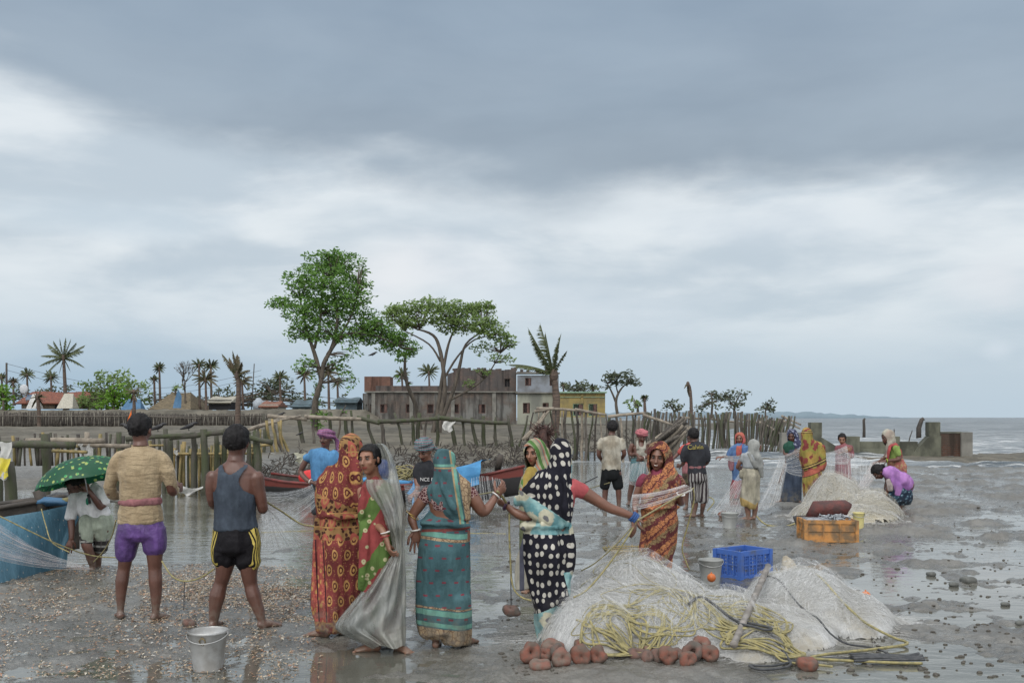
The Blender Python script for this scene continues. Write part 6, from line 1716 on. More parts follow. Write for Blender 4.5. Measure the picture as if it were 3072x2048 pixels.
def man_umbrella():
 s = Person(cC, "stooping man in a white shirt and checked lungi holding a green umbrella", 10.8,(880,1290),(-1,-0.35), 'dark', 0.008)
 s.head(712,560,0.0,1.0,0.75, neck=(770,640,0.02)); s.hair('short')
 s.T([(770,625,.02,50,.06),(810,660,.02,100,.10),(850,740,.02,125,.12),(905,830,.02,118,.12),(940,900,0.02,115,.12),(935,980,.02,110,.12)], side=(0.9,0,0.45))
 s.L([(700,690,-.02,42),(675,790,-.08,38),(670,880,-.10,34),(675,980,-.13,30),(672,1050,-.15,24)])
 s.hand(s.P(672,1055,-.15),(-0.25,-0.2,-1),(-0.2,1,0),0.35, spread=0.6)
 s.L([(900,600,-.06,38),(960,730,-.12,38),(945,745,-.14,36),(880,660,-.20,28),(835,600,-.22,24)])
 s.hand(s.P(838,605,-.22),(-0.55,-0.1,0.8),(-0.6,0.8,0),1.15)
 s.leg([(850,950,-.05,70),(815,1090,-.12,52),(835,1160,-.12,44),(855,1240,-.08,40),(870,1300,-.05,28)],(-1,-0.4,0), z=-0.1)
 s.leg([(960,950,.05,70),(940,1100,.02,52),(920,1200,.06,42),(925,1300,.1,28)],(-1,-0.4,0), z=-0.1)
 s.body()
 wh = plain_cloth('white_shirt_cloth', (0.82,0.83,0.84),(0.68,0.69,0.70), dirt=False, bump=0.6, fold=12)
 mb = MB()
 s.T([(765,628,.02,56,.07),(800,655,.02,112,.11),(850,740,.02,138,.135),(900,820,.02,128,.135),(920,865,0.02,125,.13)], mb, side=(0.9,0,0.45))
 s.L([(705,660,-.02,52),(680,760,-.07,50),(660,855,-.09,52)], mb)
 s.L([(890,570,-.04,46),(930,620,-.06,56),(975,720,-.10,52)], mb)
 s.cloth('shirt', wh, mb, 0.009,3,0.008,11,6, seed=61, shear=0.6)
 gm = MB(); gm.ball(s.P(822,700,-.155),(0.018,0.012,0.04)); gm.build('badge', simple('green_badge', (0.02,0.2,0.12), bump=0), s.root)
 mb = MB()
 s.T([(935,850,.02,120,.14),(935,930,.02,130,.15),(960,1010,.04,92,.12),(962,1050,.04,70,.10)], mb)
 s.T([(830,880,-.06,66,.10),(815,970,-.10,60,.08),(830,1040,-.12,50,.06),(840,1075,-.12,30,.04)], mb)
 s.cloth('waist_cloth', plain_cloth('pale_green_cloth', (0.40,0.46,0.36),(0.30,0.35,0.27), dirt=False), mb, 0.009,3,0.012,16,2, seed=62)
 mb = MB()
 s.L([(815,1000,-.10,62),(820,1085,-.12,56)], mb); s.L([(955,1020,.03,78),(948,1100,.03,72),(940,1160,.04,62)], mb)
 s.cloth('lungi', stripes('dark_check_cloth', (0.035,0.032,0.032),(0.32,0.32,0.30),15, 'v', (0.10,0.09,0.09),0.68, False), mb, 0.009,2,0.006,12,8, seed=63, hem=False)
 top = s.P(762,300,-.22) + s.base; grip = s.P(822,600,-.24) + s.base
 um = thing('umbrella', "green umbrella with pale yellow spots over the stooping man", 'umbrella', grip)
 ax = (top - grip).normalized(); L = (top - grip).length
 R3 = ax.to_track_quat('Z', 'Y').to_matrix()
 m, nt = newmat('green_spotted_nylon')
 o = nt.obj()
 d = nt.vor(o, 17,0.55)
 lay = nt.mix(nt.sstep(nt.noise(o, 14,2),0.45,0.55),(0.03,0.30,0.10),(0.34,0.42,0.12))
 col = nt.mix(nt.sstep(d, 0.36,0.28),(0.008,0.075,0.035), lay)
 finish(nt, col, 0.45, nt.bump(nt.noise(o, 10,4),0.3,0.02),0,0.4, trans=0.3)
 V = []; F = []; na, nr = 64,12
 for i in range(nr + 1):
  t = i / nr
  for j in range(na):
   a = 2 * math.pi * j / na
   sc = 1 - 0.055 * t * t * (1 - abs(math.cos(4 * a))) * 1.0
   r = 0.50 * math.sin(t * 1.25) / math.sin(1.25) * sc
   z = L + 0.02 - 0.27 * (1 - math.cos(t * 1.25)) / (1 - math.cos(1.25)) + 0.02 * t * t * (1 - abs(math.cos(4 * a)))
   V.append(R3 @ Vector((r * math.cos(a) + 0.0, r * math.sin(a), z)))
 for i in range(nr):
  for j in range(na):
   F.append((i * na + j, i * na + (j + 1) % na, (i + 1) * na + (j + 1) % na, (i + 1) * na + j))
 link('canopy', mesh_from('canopy', V, F), m, um)
 mb = MB(); mb.tube([ax * -0.12, ax * (L + 0.06)],0.007,8); mb.build('shaft', simple('grey_steel', (0.35,0.36,0.37), rough=0.35, metal=0.8, bump=0), um)
 mb = MB(); mb.tube([ax * -0.14, ax * -0.04],0.013,10); mb.build('handle', simple('black_plastic', (0.02,0.02,0.022), rough=0.4, bump=0), um)
 mb = MB()
 for k in range(8):
  a = 2 * math.pi * k / 8
  mb.tube([R3 @ Vector((0.03 * math.cos(a),0.03 * math.sin(a), L - 0.02)), R3 @ Vector((0.26 * math.cos(a),0.26 * math.sin(a), L - 0.065)), R3 @ Vector((0.49 * math.cos(a),0.49 * math.sin(a), L - 0.245))],0.003,5)
 mb.build('ribs', MATS['grey_steel'], um)
def man_blue_shirt():
 s = Person(cI, "man in a bright blue T-shirt and purple checked turban standing in the creek", 14.2,(610,1070),(-0.35,-1), 'dark', 0.009)
 s.head(640,222,0.0,1.10,0.05, neck=(630,320,0.02)); moustache(s)
 s.torso(610,350,570,720,120,86,95)
 s.L([(495,360,0,30),(440,460,.0,28),(420,520,.0,25),(480,590,-.10,22),(530,610,-.14,16)])
 s.hand(s.P(530,612,-.14),(1,-0.2,-0.3),(0,1,0),0.9)
 s.L([(725,370,0,30),(760,460,.0,28),(750,540,-.05,25),(680,600,-.15,16)])
 s.hand(s.P(680,600,-.15),(-1,-0.2,-0.3),(0,1,0),0.9)
 s.leg([(565,720,0,50),(558,880,0,34),(555,1000,0,26),(553,1090,0,20)],(-0.4,-1,0), z=-0.1)
 s.leg([(655,720,0,50),(665,880,0,34),(668,1000,0,26),(668,1090,0,20)],(0.2,-1,0), z=-0.1)
 s.body()
 s.ring('bangle', s.P(505,598,-.12),(0.8,-0.4,-0.3),0.034,0.006, BANGLE)
 turban(s, stripes('purple_check_cloth', (0.17,0.06,0.21),(0.30,0.16,0.30),40, 'u', (0.35,0.05,0.12), dirt=False), tail=-1)
 mb = MB()
 s.T([(625,312,.0,36,.06),(618,335,0,92,.09),(610,375,0,118,.115),(612,450,0,112,.13),(615,540,0,106,.125),(612,640,0,104,.125)], mb)
 s.L([(530,345,0,36),(500,375,0,40),(468,400,0,40)], mb); s.L([(705,350,0,36),(735,400,0,38),(748,430,0,36)], mb)
 s.cloth('t_shirt', plain_cloth('bright_blue_cotton', (0.035,0.235,0.50),(0.025,0.19,0.42), dirt=False), mb, 0.010,3,0.007,11,4, seed=71, shear=0.5)
 mb = MB()
 s.T([(612,630,0,100,.13),(612,700,0,105,.14),(612,780,0,104,.14)], mb); s.L([(570,740,0,58),(565,860,0,50)], mb); s.L([(655,740,0,58),(662,860,0,50)], mb)
 s.cloth('shorts', plain_cloth('dark_grey_cloth', (0.05,0.055,0.065), dirt=False), mb, 0.010,2,0.008, hem=False)
def man_dark_polo():
 s = Person(cI, "young man in a black lettered polo shirt and teal checked turban looking down", 12.6,(1510,1080),(-0.55,-1), 'brown', 0.009)
 s.head(1512,335,-0.03,1.08,0.45, neck=(1540,440,0.02)); moustache(s)
 s.torso(1540,470,680,830,115,88,100)
 s.L([(1440,480,0,32),(1442,600,-.05,28),(1455,650,-.10,25),(1420,700,-.25,16)])
 s.hand(s.P(1420,700,-.25),(-0.5,-0.4,-0.5),(0.3,0.6,-0.5),0.8)
 s.L([(1625,490,0,32),(1640,600,.0,28),(1600,680,-.12,22),(1500,700,-.25,16)])
 s.hand(s.P(1500,700,-.25),(-1,-0.2,-0.3),(0,1,0),0.9)
 s.leg([(1490,820,0,52),(1480,950,0,38),(1478,1090,0,24)],(-0.5,-1,0), z=-0.08)
 s.leg([(1570,820,0,52),(1585,950,0,38),(1588,1090,0,24)],(0.2,-1,0), z=-0.08)
 s.body()
 turban(s, stripes('teal_check_cloth', (0.045,0.17,0.18),(0.12,0.22,0.24),34, 'u', (0.34,0.06,0.10), dirt=False), tail=-1, g=0.014, tall=0.035)
 mb = MB()
 s.T([(1545,420,.0,36,.06),(1540,445,0,84,.09),(1535,490,0,114,.115),(1530,580,0,108,.13),(1528,700,0,102,.125),(1528,800,0,104,.13)], mb)
 s.L([(1465,460,0,38),(1448,500,-.01,42),(1446,560,-.03,40)], mb); s.L([(1610,470,0,38),(1632,520,0,42),(1636,570,0,40)], mb)
 s.cloth('polo_shirt', plain_cloth('charcoal_cotton', (0.022,0.024,0.030),(0.030,0.032,0.038), dirt=False), mb, 0.010,3,0.006,11,4, seed=74)
 lettering(s, "NCE BEA", 1555,595,-0.150,0.062, simple('white_print', (0.6,0.6,0.6), bump=0))
 mb = MB()
 s.T([(1530,780,0,104,.13),(1530,870,0,108,.14),(1530,1000,0,110,.14)], mb)
 s.cloth('lungi', plain_cloth('blue_lungi_cloth', (0.06,0.16,0.22),(0.05,0.11,0.16), dirt=False), mb, 0.010,2,0.008)
def woman_green_scarf():
 s = Person(cG, "woman in a green and grey striped head scarf peering past the polka dot sari", 9.4,(275,1115),(-0.62,-1), 'tan', 0.008)
 s.head(268,140,-0.02,0.98,0.12, neck=(290,250,0.02))
 s.torso(275,300,440,560,88,78,90)
 s.L([(200,320,0,28),(190,400,0,26),(215,460,-.1,20),(250,470,-.2,14)]); s.hand(s.P(250,470,-.2),(1,-.3,0),(0,1,0),0.8)
 s.L([(355,320,0,28),(365,400,0,26),(340,470,-.1,20),(300,480,-.2,14)]); s.hand(s.P(300,480,-.2),(-1,-.3,0),(0,1,0),0.8)
 s.leg([(240,640,0,44),(240,900,0,34),(240,1085,0,20)],(-0.5,-1,0)); s.leg([(310,640,0,44),(310,900,0,34),(310,1085,0,20)],(0,-1,0))
 s.body()
 m, nt, u, v, o = cloth_base('green_striped_scarf')
 X, Y, Z = nt.sep(o)
 w = nt.m('FRACT', nt.m('MULTIPLY', nt.m('ADD', nt.m('MULTIPLY', X, 1.0), nt.m('ADD', nt.m('MULTIPLY', Z, 0.45), nt.m('MULTIPLY', Y, 0.6))),7.0))
 col = nt.ramp(w, [(0.0,(0.36,0.34,0.20)),(0.3,(0.22,0.22,0.20)),(0.42,(0.42,0.13,0.06)),(0.55,(0.34,0.34,0.22)),(0.7,(0.07,0.19,0.03)),(1.0,(0.10,0.24,0.03))], 'CONSTANT')
 cloth_end(nt, col, o)
 mb = MB(); s.hoodball(mb, 0.030,0.01)
 s.T([(295,90,.04,60,.10),(295,170,.04,72,.11),(296,230,.03,78,.12),(285,290,.0,88,.125),(272,340,.0,102,.13),(268,400,.0,108,.14),(268,500,0,104,.14),(270,600,0,104,.14)], mb)
 s.T([(345,110,.04,24,.05),(365,200,.03,20,.05),(360,300,0,20,.05)], mb)
 s.T([(225,150,-.05,14,.03),(228,250,-.09,18,.03),(195,340,-.12,22,.03),(178,430,-.13,22,.03)], mb)
 s.cloth('head_scarf', m, mb, 0.010,3,0.008,13,3, seed=81, cut=s.face_cut((0.070,0.15,0.110)))
 mb = MB(); s.T([(252,250,-.10,40,.03),(240,320,-.13,52,.03),(235,420,-.145,50,.03)], mb)
 s.cloth('blouse', plain_cloth('mustard_cloth', (0.38,0.26,0.02), dirt=False), mb, 0.009,2,0.006)
 mb = MB(); s.T([(272,560,0,100,.13),(272,800,0,104,.14),(272,1070,0,100,.13)], mb)
 s.cloth('skirt', plain_cloth('olive_skirt_cloth', (0.15,0.17,0.08)), mb, 0.011,2,0.012,14,1)
def woman_orange():
 s = Person(cK, "smiling woman facing the camera in an orange and maroon sari, holding the net", 9.3,(730,1790),(-0.30,-1), 'brown', 0.007)
 s.head(745,462,-0.02,1.05,0.10,-0.08, neck=(770,590,0.02))
 s.torso(765,690,980,1150,215,165,190, dep=1.05)
 s.L([(580,690,0,46),(535,820,.0,44),(515,900,.0,38),(508,1000,-.03,32),(520,1080,-.10,24)])
 s.hand(s.P(520,1085,-.10),(0.2,-0.4,-1),(1,0,0),0.6)
 s.L([(965,690,0,46),(985,830,.0,46),(985,930,.0,42),(975,880,-.14,34),(985,830,-.20,26)])
 s.hand(s.P(990,822,-.20),(0.25,-0.15,0.9),(-0.6,-0.3,0.2),0.7, spread=0.3, thumb=-1)
 s.leg([(680,1200,0,80),(660,1450,0,52),(655,1770,0,30)],(-0.4,-1,0)); s.leg([(800,1200,0,80),(790,1450,0,52),(790,1770,0,30)],(0.1,-1,0))
 s.body()
 th = MB(); c, f, r, up = s.hc, s.hf, s.hr, s.hu
 th.tube([c - r * 0.016 + f * 0.093 - up * 0.0575, c + f * 0.0975 - up * 0.0590, c + r * 0.016 + f * 0.093 - up * 0.0575],0.0045,6); th.build('teeth', simple('tooth_white', (0.65,0.62,0.55), bump=0), s.root)
 s.ring('bangle', s.P(984,838,-.19),(0.15,-0.4,0.9),0.036,0.006, BANGLE)
 mb = MB()
 s.T([(760,615,0,110,.08),(765,650,0,195,.10),(765,720,0,212,.12)], mb)
 s.L([(600,665,0,46),(570,700,0,50),(550,760,0,50)], mb); s.L([(945,665,0,46),(965,700,0,52),(982,745,0,50)], mb)
 s.cloth('blouse', plain_cloth('raspberry_cloth', (0.27,0.022,0.065),(0.21,0.018,0.05), dirt=False), mb, 0.009,3,0.004, seed=91)
 m, nt, u, v, o = cloth_base('orange_maroon_sari')
 X, Y, Z = nt.sep(o)
 w = nt.m('ADD', nt.m('MULTIPLY', Z, 1.2), nt.m('MULTIPLY', X, -1.0))
 n = nt.noise(o, 10,4,0.6,0.8)
 f = nt.m('FRACT', nt.m('ADD', nt.m('MULTIPLY', w, 3.6), nt.m('MULTIPLY', n, 0.7)))
 col = nt.ramp(f, [(0.0,(0.50,0.16,0.018)),(0.28,(0.14,0.020,0.022)),(0.52,(0.30,0.20,0.075)),(0.76,(0.44,0.12,0.014)),(0.9,(0.15,0.02,0.02)),(1.0,(0.50,0.16,0.018))], 'CONSTANT')
 vd = nt.vor(nt.vm('ADD', o, nt.vm('MULTIPLY', nt.n('ShaderNodeTexNoise', {'Vector': o, 'Scale': 18.0}).outputs[1],(.12,.12,.12))),26,1.0, 'DISTANCE_TO_EDGE')
 col = nt.mix(nt.sstep(vd, 0.09,0.05,0,0.8), col, (0.10,0.015,0.02))
 vd = nt.vor(nt.vm('ADD', o, (3,1,2)),55,1.0)
 col = nt.mix(nt.sstep(vd, 0.22,0.15,0,0.7), col, (0.42,0.25,0.05))
 cloth_end(nt, col, o, bump=0.8, fold=12)
 mb = MB(); s.hoodball(mb, 0.030,0.012)
 s.T([(785,400,.05,95,.10),(790,470,.05,100,.11),(800,540,.04,92,.11),(800,600,.02,100,.11)], mb)
 s.T([(840,560,-.02,50,.06),(770,650,-.08,110,.05),(740,720,-.10,150,.05),(740,800,-.10,168,.07),(750,900,-.04,180,.13),(752,1000,0,186,.14),(758,1100,0,188,.155),(750,1200,0,186,.155),(735,1350,0,186,.15),(712,1480,0,180,.145),(712,1600,0,175,.14),(712,1740,0,170,.14)], mb)
 s.T([(880,600,.0,50,.08),(900,680,-.02,80,.11),(890,780,-.0,80,.13),(870,900,0,80,.13)], mb)
 s.T([(560,960,-.02,14,.05),(700,1000,-.15,16,.03),(840,985,-.15,16,.03),(930,975,-.03,14,.05)], mb, side=(0,0,1))
 s.cloth('sari', m, mb, 0.010,3,0.013,12,3, seed=93, shear=-0.8, cut=s.face_cut((0.076,0.16,0.118)))
def man_cream_shirt():
 s = Person(cK, "man from behind in a muddy cream T-shirt and black shorts", 17.6,(265,1020),(-0.05,1), 'dark', 0.010)
 s.head(268,152,0.02,1.06,0.1, neck=(262,230,0.0)); s.hair('short', vol=0.018, seed=7)
 s.torso(258,275,450,610,100,85,95)
 s.L([(145,300,0,28),(130,390,0,26),(128,440,.02,23),(155,480,.12,20),(170,510,.22,14)]); s.hand(s.P(170,510,.22),(0.4,0.9,-0.2),(1,0,0),0.9)
 s.L([(372,300,0,28),(388,390,0,26),(392,430,.02,23),(362,470,.12,20),(345,490,.22,14)]); s.hand(s.P(345,490,.22),(-0.4,0.9,-0.2),(-1,0,0),0.9)
 s.leg([(205,620,0,52),(198,780,0,33),(192,850,0,30),(192,1000,0,17)],(-0.3,1,0)); s.leg([(315,620,0,52),(330,780,0,33),(335,850,0,30),(336,1000,0,17)],(0.3,1,0))
 s.body()
 mb = MB()
 s.T([(262,235,.0,42,.06),(262,255,0,85,.085),(260,290,0,112,.105),(258,380,0,100,.12),(258,470,0,98,.12),(256,590,0,104,.125)], mb)
 s.L([(160,285,0,32),(145,320,0,36),(138,370,0,36)], mb); s.L([(360,285,0,32),(375,320,0,36),(382,370,0,36)], mb)
 s.cloth('t_shirt', plain_cloth('muddy_cream_cotton', (0.46,0.43,0.35),(0.30,0.26,0.19), dirt=False, scale=4), mb, 0.012,3,0.008,10,5, seed=101, shear=0.5)
 mb = MB(); s.T([(256,580,0,102,.125),(256,640,0,106,.135),(256,680,0,106,.13)], mb); s.L([(205,660,0,58),(188,765,0,54)], mb); s.L([(310,660,0,58),(330,765,0,54)], mb)
 s.cloth('shorts', plain_cloth('black_cotton', (0.012,0.014,0.016), dirt=False), mb, 0.012,2,0.006, hem=False)
def man_pink_turban():
 s = Person(cK, "moustached man in a cream vest, pink turban and blue lungi sorting net", 18.8,(540,950),(0.05,-1), 'dark', 0.010)
 s.head(575,238,0.0,1.06,0.35, neck=(572,300,0.02)); moustache(s)
 s.torso(568,335,480,620,85,72,85)
 s.L([(475,330,0,27),(455,390,0,25),(465,430,-.02,22),(520,425,-.18,17),(535,440,-.22,13)]); s.hand(s.P(535,445,-.22),(0.5,-0.3,-0.5),(0,1,0),0.8)
 s.L([(655,330,0,27),(690,400,0,25),(690,450,-.02,22),(625,455,-.18,17),(590,465,-.22,13)]); s.hand(s.P(590,466,-.22),(-0.9,-0.3,-0.2),(0,1,0),0.8)
 s.leg([(490,640,0,44),(470,760,0,32),(450,850,0,26),(442,930,0,16)],(-0.3,-1,0)); s.leg([(590,640,0,44),(600,760,0,32),(605,930,0,16)],(0.3,-1,0))
 s.body()
 turban(s, stripes('pink_check_cloth', (0.42,0.07,0.10),(0.50,0.14,0.16),40, 'u', dirt=False))
 s.ring('bangle', s.P(598,465,-.20),(-0.9,-0.3,0),0.034,0.006, BANGLE)
 mb = MB()
 s.T([(568,365,0,62,.11),(568,420,0,74,.12),(565,520,0,76,.12)], mb)
 for q in (-1,1):
  s.T([(570 + q * 38,292,0,9,.03),(570 + q * 40,320,-.075,12,.025),(570 + q * 34,370,-.09,20,.03)], mb)
 s.cloth('vest', plain_cloth('cream_vest_cotton', (0.45,0.43,0.36), dirt=False), mb, 0.010,2,0.004)
 mb = MB(); s.T([(555,490,0,84,.125),(545,580,0,94,.14),(540,700,0,96,.14)], mb)
 s.cloth('lungi', stripes('blue_check_lungi', (0.05,0.17,0.24),(0.07,0.21,0.24),24, 'u', (0.15,0.26,0.20), dirt=False), mb, 0.011,2,0.010,14,2)
def man_black_shirt():
 s = Person(cK, "man from behind in a charcoal lettered T-shirt and striped knee shorts", 16.4,(1160,1090),(-0.3,1), 'dark', 0.010)
 s.head(1113,232,0.02,1.05,0.15, neck=(1125,300,0.0)); s.hair('short', vol=0.012, seed=11)
 s.torso(1145,350,530,680,108,84,92)
 s.L([(1025,380,0,28),(1010,470,.0,27),(1010,520,.05,22),(985,545,.18,15)]); s.hand(s.P(985,545,.18),(-0.6,0.8,0),(0.6,0.4,0),0.9)
 s.L([(1248,370,0,28),(1262,460,.0,27),(1258,515,.05,22),(1215,540,.22,15)]); s.hand(s.P(1215,540,.22),(-0.5,0.8,0),(-1,0,0),0.9)
 s.leg([(1110,700,0,52),(1130,900,0,34),(1136,960,0,30),(1118,1075,0,17)],(-0.8,0.4,0)); s.leg([(1208,700,0,52),(1222,900,0,34),(1216,960,0,28),(1200,1060,.1,17)],(-0.5,0.8,0))
 s.body()
 mb = MB()
 s.T([(1128,302,.0,46,.06),(1135,325,0,95,.085),(1138,365,0,124,.11),(1145,450,0,108,.12),(1150,540,0,92,.12),(1155,630,0,100,.13)], mb)
 s.L([(1040,355,0,36),(1022,410,0,38),(1012,490,.02,34)], mb); s.L([(1235,345,0,36),(1256,410,0,38),(1262,490,.02,34)], mb)
 s.cloth('t_shirt', plain_cloth('charcoal_jersey', (0.040,0.044,0.055),(0.032,0.034,0.042), dirt=False), mb, 0.012,3,0.006,10,5, seed=111)
 lettering(s, "Calvin", 1142,372,-0.132,0.105, simple('yellow_print', (0.40,0.33,0.08), bump=0), rot=0.03)
 mb = MB(); s.T([(1152,548,0,94,.124),(1153,572,0,94,.124)], mb)
 s.cloth('waist_sash', MATS['dusty_pink_cloth'], mb, 0.012,2,0.003, hem=False)
 mb = MB(); s.T([(1155,620,0,96,.125),(1160,700,0,102,.135)], mb); s.L([(1115,690,0,58),(1130,800,0,54),(1135,905,0,50)], mb); s.L([(1205,690,0,56),(1218,800,0,52),(1225,910,0,48)], mb)
 s.cloth('shorts', stripes('grey_striped_cloth', (0.30,0.29,0.28),(0.035,0.025,0.03),15, 'u', dirt=False), mb, 0.011,2,0.008, hem=False)
def man_red_shirt():
 s = Person(cK, "person in a red shirt half hidden behind the man in the charcoal T-shirt", 18.0,(1050,1000),(-0.6,-1), 'dark', 0.010)
 s.head(1092,268,0.1,0.98,0.1, neck=(1085,320,0.1)); s.hair('short', seed=13)
 s.torso(1080,360,500,620,72,60,68)
 s.L([(1020,365,0,24),(970,400,0,24),(945,430,0,20),(910,465,-.05,14)]); s.hand(s.P(908,468,-.05),(-0.6,-0.3,-0.5),(0.3,0.6,0),0.8)
 s.L([(1135,370,0,24),(1150,450,0,24),(1130,520,0,18)])
 s.leg([(1045,640,0,36),(1045,800,0,28),(1045,970,0,16)],(-0.5,-1,0)); s.leg([(1110,640,0,36),(1110,800,0,28),(1110,970,0,16)],(0,-1,0))
 s.body()
 mb = MB(); s.T([(1080,325,0,40,.07),(1078,350,0,66,.10),(1075,450,0,66,.12),(1072,530,0,62,.12)], mb); s.L([(1030,350,0,32),(1000,375,0,32),(965,412,0,30)], mb)
 s.cloth('shirt', plain_cloth('bright_red_cotton', (0.50,0.035,0.020), dirt=False), mb, 0.012,2,0.006)
 mb = MB(); s.T([(1050,530,0,50,.13),(1048,620,0,52,.13)], mb)
 s.cloth('waist_cloth', MATS['dusty_pink_cloth'], mb, 0.012,2,0.006)
 mb = MB(); s.T([(1065,590,0,62,.12),(1060,660,0,64,.13),(1062,720,0,62,.13)], mb)
 s.cloth('lungi', plain_cloth('olive_cloth', (0.16,0.15,0.08),(0.05,0.03,0.03), dirt=False), mb, 0.012,2,0.006)
def woman_blue_red_scarf():
 s = Person(cQ, "woman in a blue sari with a red head scarf holding the net by the sea", 20.2,(350,1010),(-0.35,-1), 'brown', 0.011)
 s.head(398,205,0,1.02,0.1, neck=(410,280,0.02))
 s.torso(400,340,480,620,110,80,95)
 s.L([(300,340,0,28),(265,400,0,27),(240,440,-.05,22),(165,450,-.05,14)]); s.hand(s.P(160,450,-.05),(-1,-.2,0),(0,0.3,-1),0.7)
 s.L([(495,350,0,28),(540,430,0,26),(600,400,0,20),(660,372,0,14)]); s.hand(s.P(662,370,0),(0.4,0,1),(-1,0,0),0.9)
 s.leg([(360,640,0,44),(345,820,0,32),(330,990,0,18)],(-0.7,-0.6,0)); s.leg([(430,640,0,44),(420,820,0,32),(400,990,0,18)],(0.1,-1,0))
 s.body()
 mb = MB(); s.hoodball(mb, 0.022,0.01)
 s.T([(430,200,.05,42,.10),(430,260,.04,46,.10)], mb)
 s.T([(405,270,-.05,32,.05),(392,330,-.11,40,.03),(390,400,-.13,42,.025),(385,440,-.12,30,.02)], mb)
 s.cloth('head_scarf', plain_cloth('red_scarf_cloth', (0.48,0.035,0.045),(0.42,0.10,0.03), dirt=False, scale=9), mb, 0.012,3,0.006, cut=s.face_cut((0.072,0.16,0.112)))
 mb = MB()
 s.T([(405,285,0,60,.08),(400,320,0,112,.11),(395,400,0,118,.13),(385,480,0,100,.13),(375,560,0,78,.13),(370,660,0,72,.13),(360,780,0,62,.12)], mb)
 s.L([(310,330,0,38),(275,395,0,38),(245,435,-.03,34)], mb); s.L([(490,330,0,36),(530,420,0,34),(580,410,0,30)], mb)
 s.cloth('sari', plain_cloth('cobalt_cloth', (0.045,0.12,0.32),(0.06,0.17,0.38), dirt=False, scale=14), mb, 0.012,3,0.010,12,3)
 mb = MB(); s.T([(290,480,-.02,46,.08),(290,560,-.02,46,.08),(300,620,-.02,30,.06)], mb)
 s.cloth('sari_end', plain_cloth('rose_cloth', (0.36,0.11,0.14),(0.28,0.15,0.17), dirt=False), mb, 0.012,2,0.01)
 mb = MB(); s.T([(370,760,0,66,.12),(350,850,0,74,.13),(345,960,0,76,.13),(345,995,0,72,.13)], mb)
 s.cloth('skirt', plain_cloth('crimson_cloth', (0.30,0.025,0.04)), mb, 0.012,2,0.012,14,1)
def woman_cream():
 s = Person(cQ, "old woman from behind in a grey blouse and hitched cream sari", 15.9,(545,1320),(-0.1,1), 'brown', 0.009)
 s.head(580,312,0.02,0.98,0.1, neck=(565,400,0.0), face=False, ears=False)
 s.torso(545,450,600,760,120,100,120)
 s.L([(440,440,0,34),(400,520,0,32),(370,590,.05,26),(390,600,.2,18)]); s.hand(s.P(390,600,.2),(0.3,1,0),(1,0,0),0.8)
 s.L([(655,450,0,34),(690,540,0,32),(680,600,.1,24)])
 s.leg([(500,800,0,60),(500,1100,0,42),(512,1200,0,38),(515,1310,0,22)],(-0.9,0.4,0)); s.leg([(600,800,0,60),(608,1100,0,40),(600,1200,0,34),(588,1300,0,21)],(0.1,1,0))
 s.body()
 g = plain_cloth('pale_grey_cloth', (0.33,0.34,0.32),(0.26,0.27,0.26), dirt=False)
 mb = MB(); s.T([(550,405,0,70,.08),(545,440,0,125,.11),(535,520,0,108,.12),(530,590,0,96,.12)], mb); s.L([(450,430,0,40),(415,500,0,42)], mb)
 s.cloth('blouse', plain_cloth('grey_blouse_cloth', (0.38,0.41,0.43), dirt=False), mb, 0.011,3,0.004)
 mb = MB(); s.hoodball(mb, 0.014)
 s.T([(580,280,.01,58,.10),(580,340,0,64,.11),(578,390,0,72,.10),(590,430,-.02,70,.10),(640,480,-.02,62,.12),(655,580,-.02,58,.13),(680,660,-.0,42,.08),(695,720,0,24,.05)], mb)
 s.T([(520,400,-.09,20,.03),(560,500,-.12,30,.025),(620,590,-.11,40,.03)], mb)
 s.cloth('sari_drape', g, mb, 0.011,3,0.010,13,3, seed=121, shear=1.0, cut=s.face_cut())
 m, nt, u, v, o = cloth_base('cream_sari')
 col = nt.mix(nt.sstep(nt.noise(o, 5,5),0.4,0.6),(0.40,0.37,0.27),(0.28,0.26,0.20))
 Z = nt.sep(o)[2]; X = nt.sep(o)[0]
 col = nt.mix(nt.m('LESS_THAN', nt.m('ADD', Z, nt.m('MULTIPLY', nt.m('ABSOLUTE', nt.m('ADD', X, -0.04)),-0.55)),0.265), col, (0.42,0.28,0.07))
 cloth_end(nt, col, o, bump=0.8, fold=11, dirt=False)
 mb = MB()
 s.T([(550,615,0,118,.12),(548,700,0,126,.15),(545,800,0,118,.15),(538,900,0,120,.14),(535,1020,0,126,.14),(532,1070,0,110,.13),(565,1130,0,50,.11)], mb)
 s.T([(425,640,-.02,26,.06),(415,720,-.02,22,.06)], mb)
 s.cloth('sari_skirt', m, mb, 0.011,3,0.014,11,2, seed=123, shear=0.8)
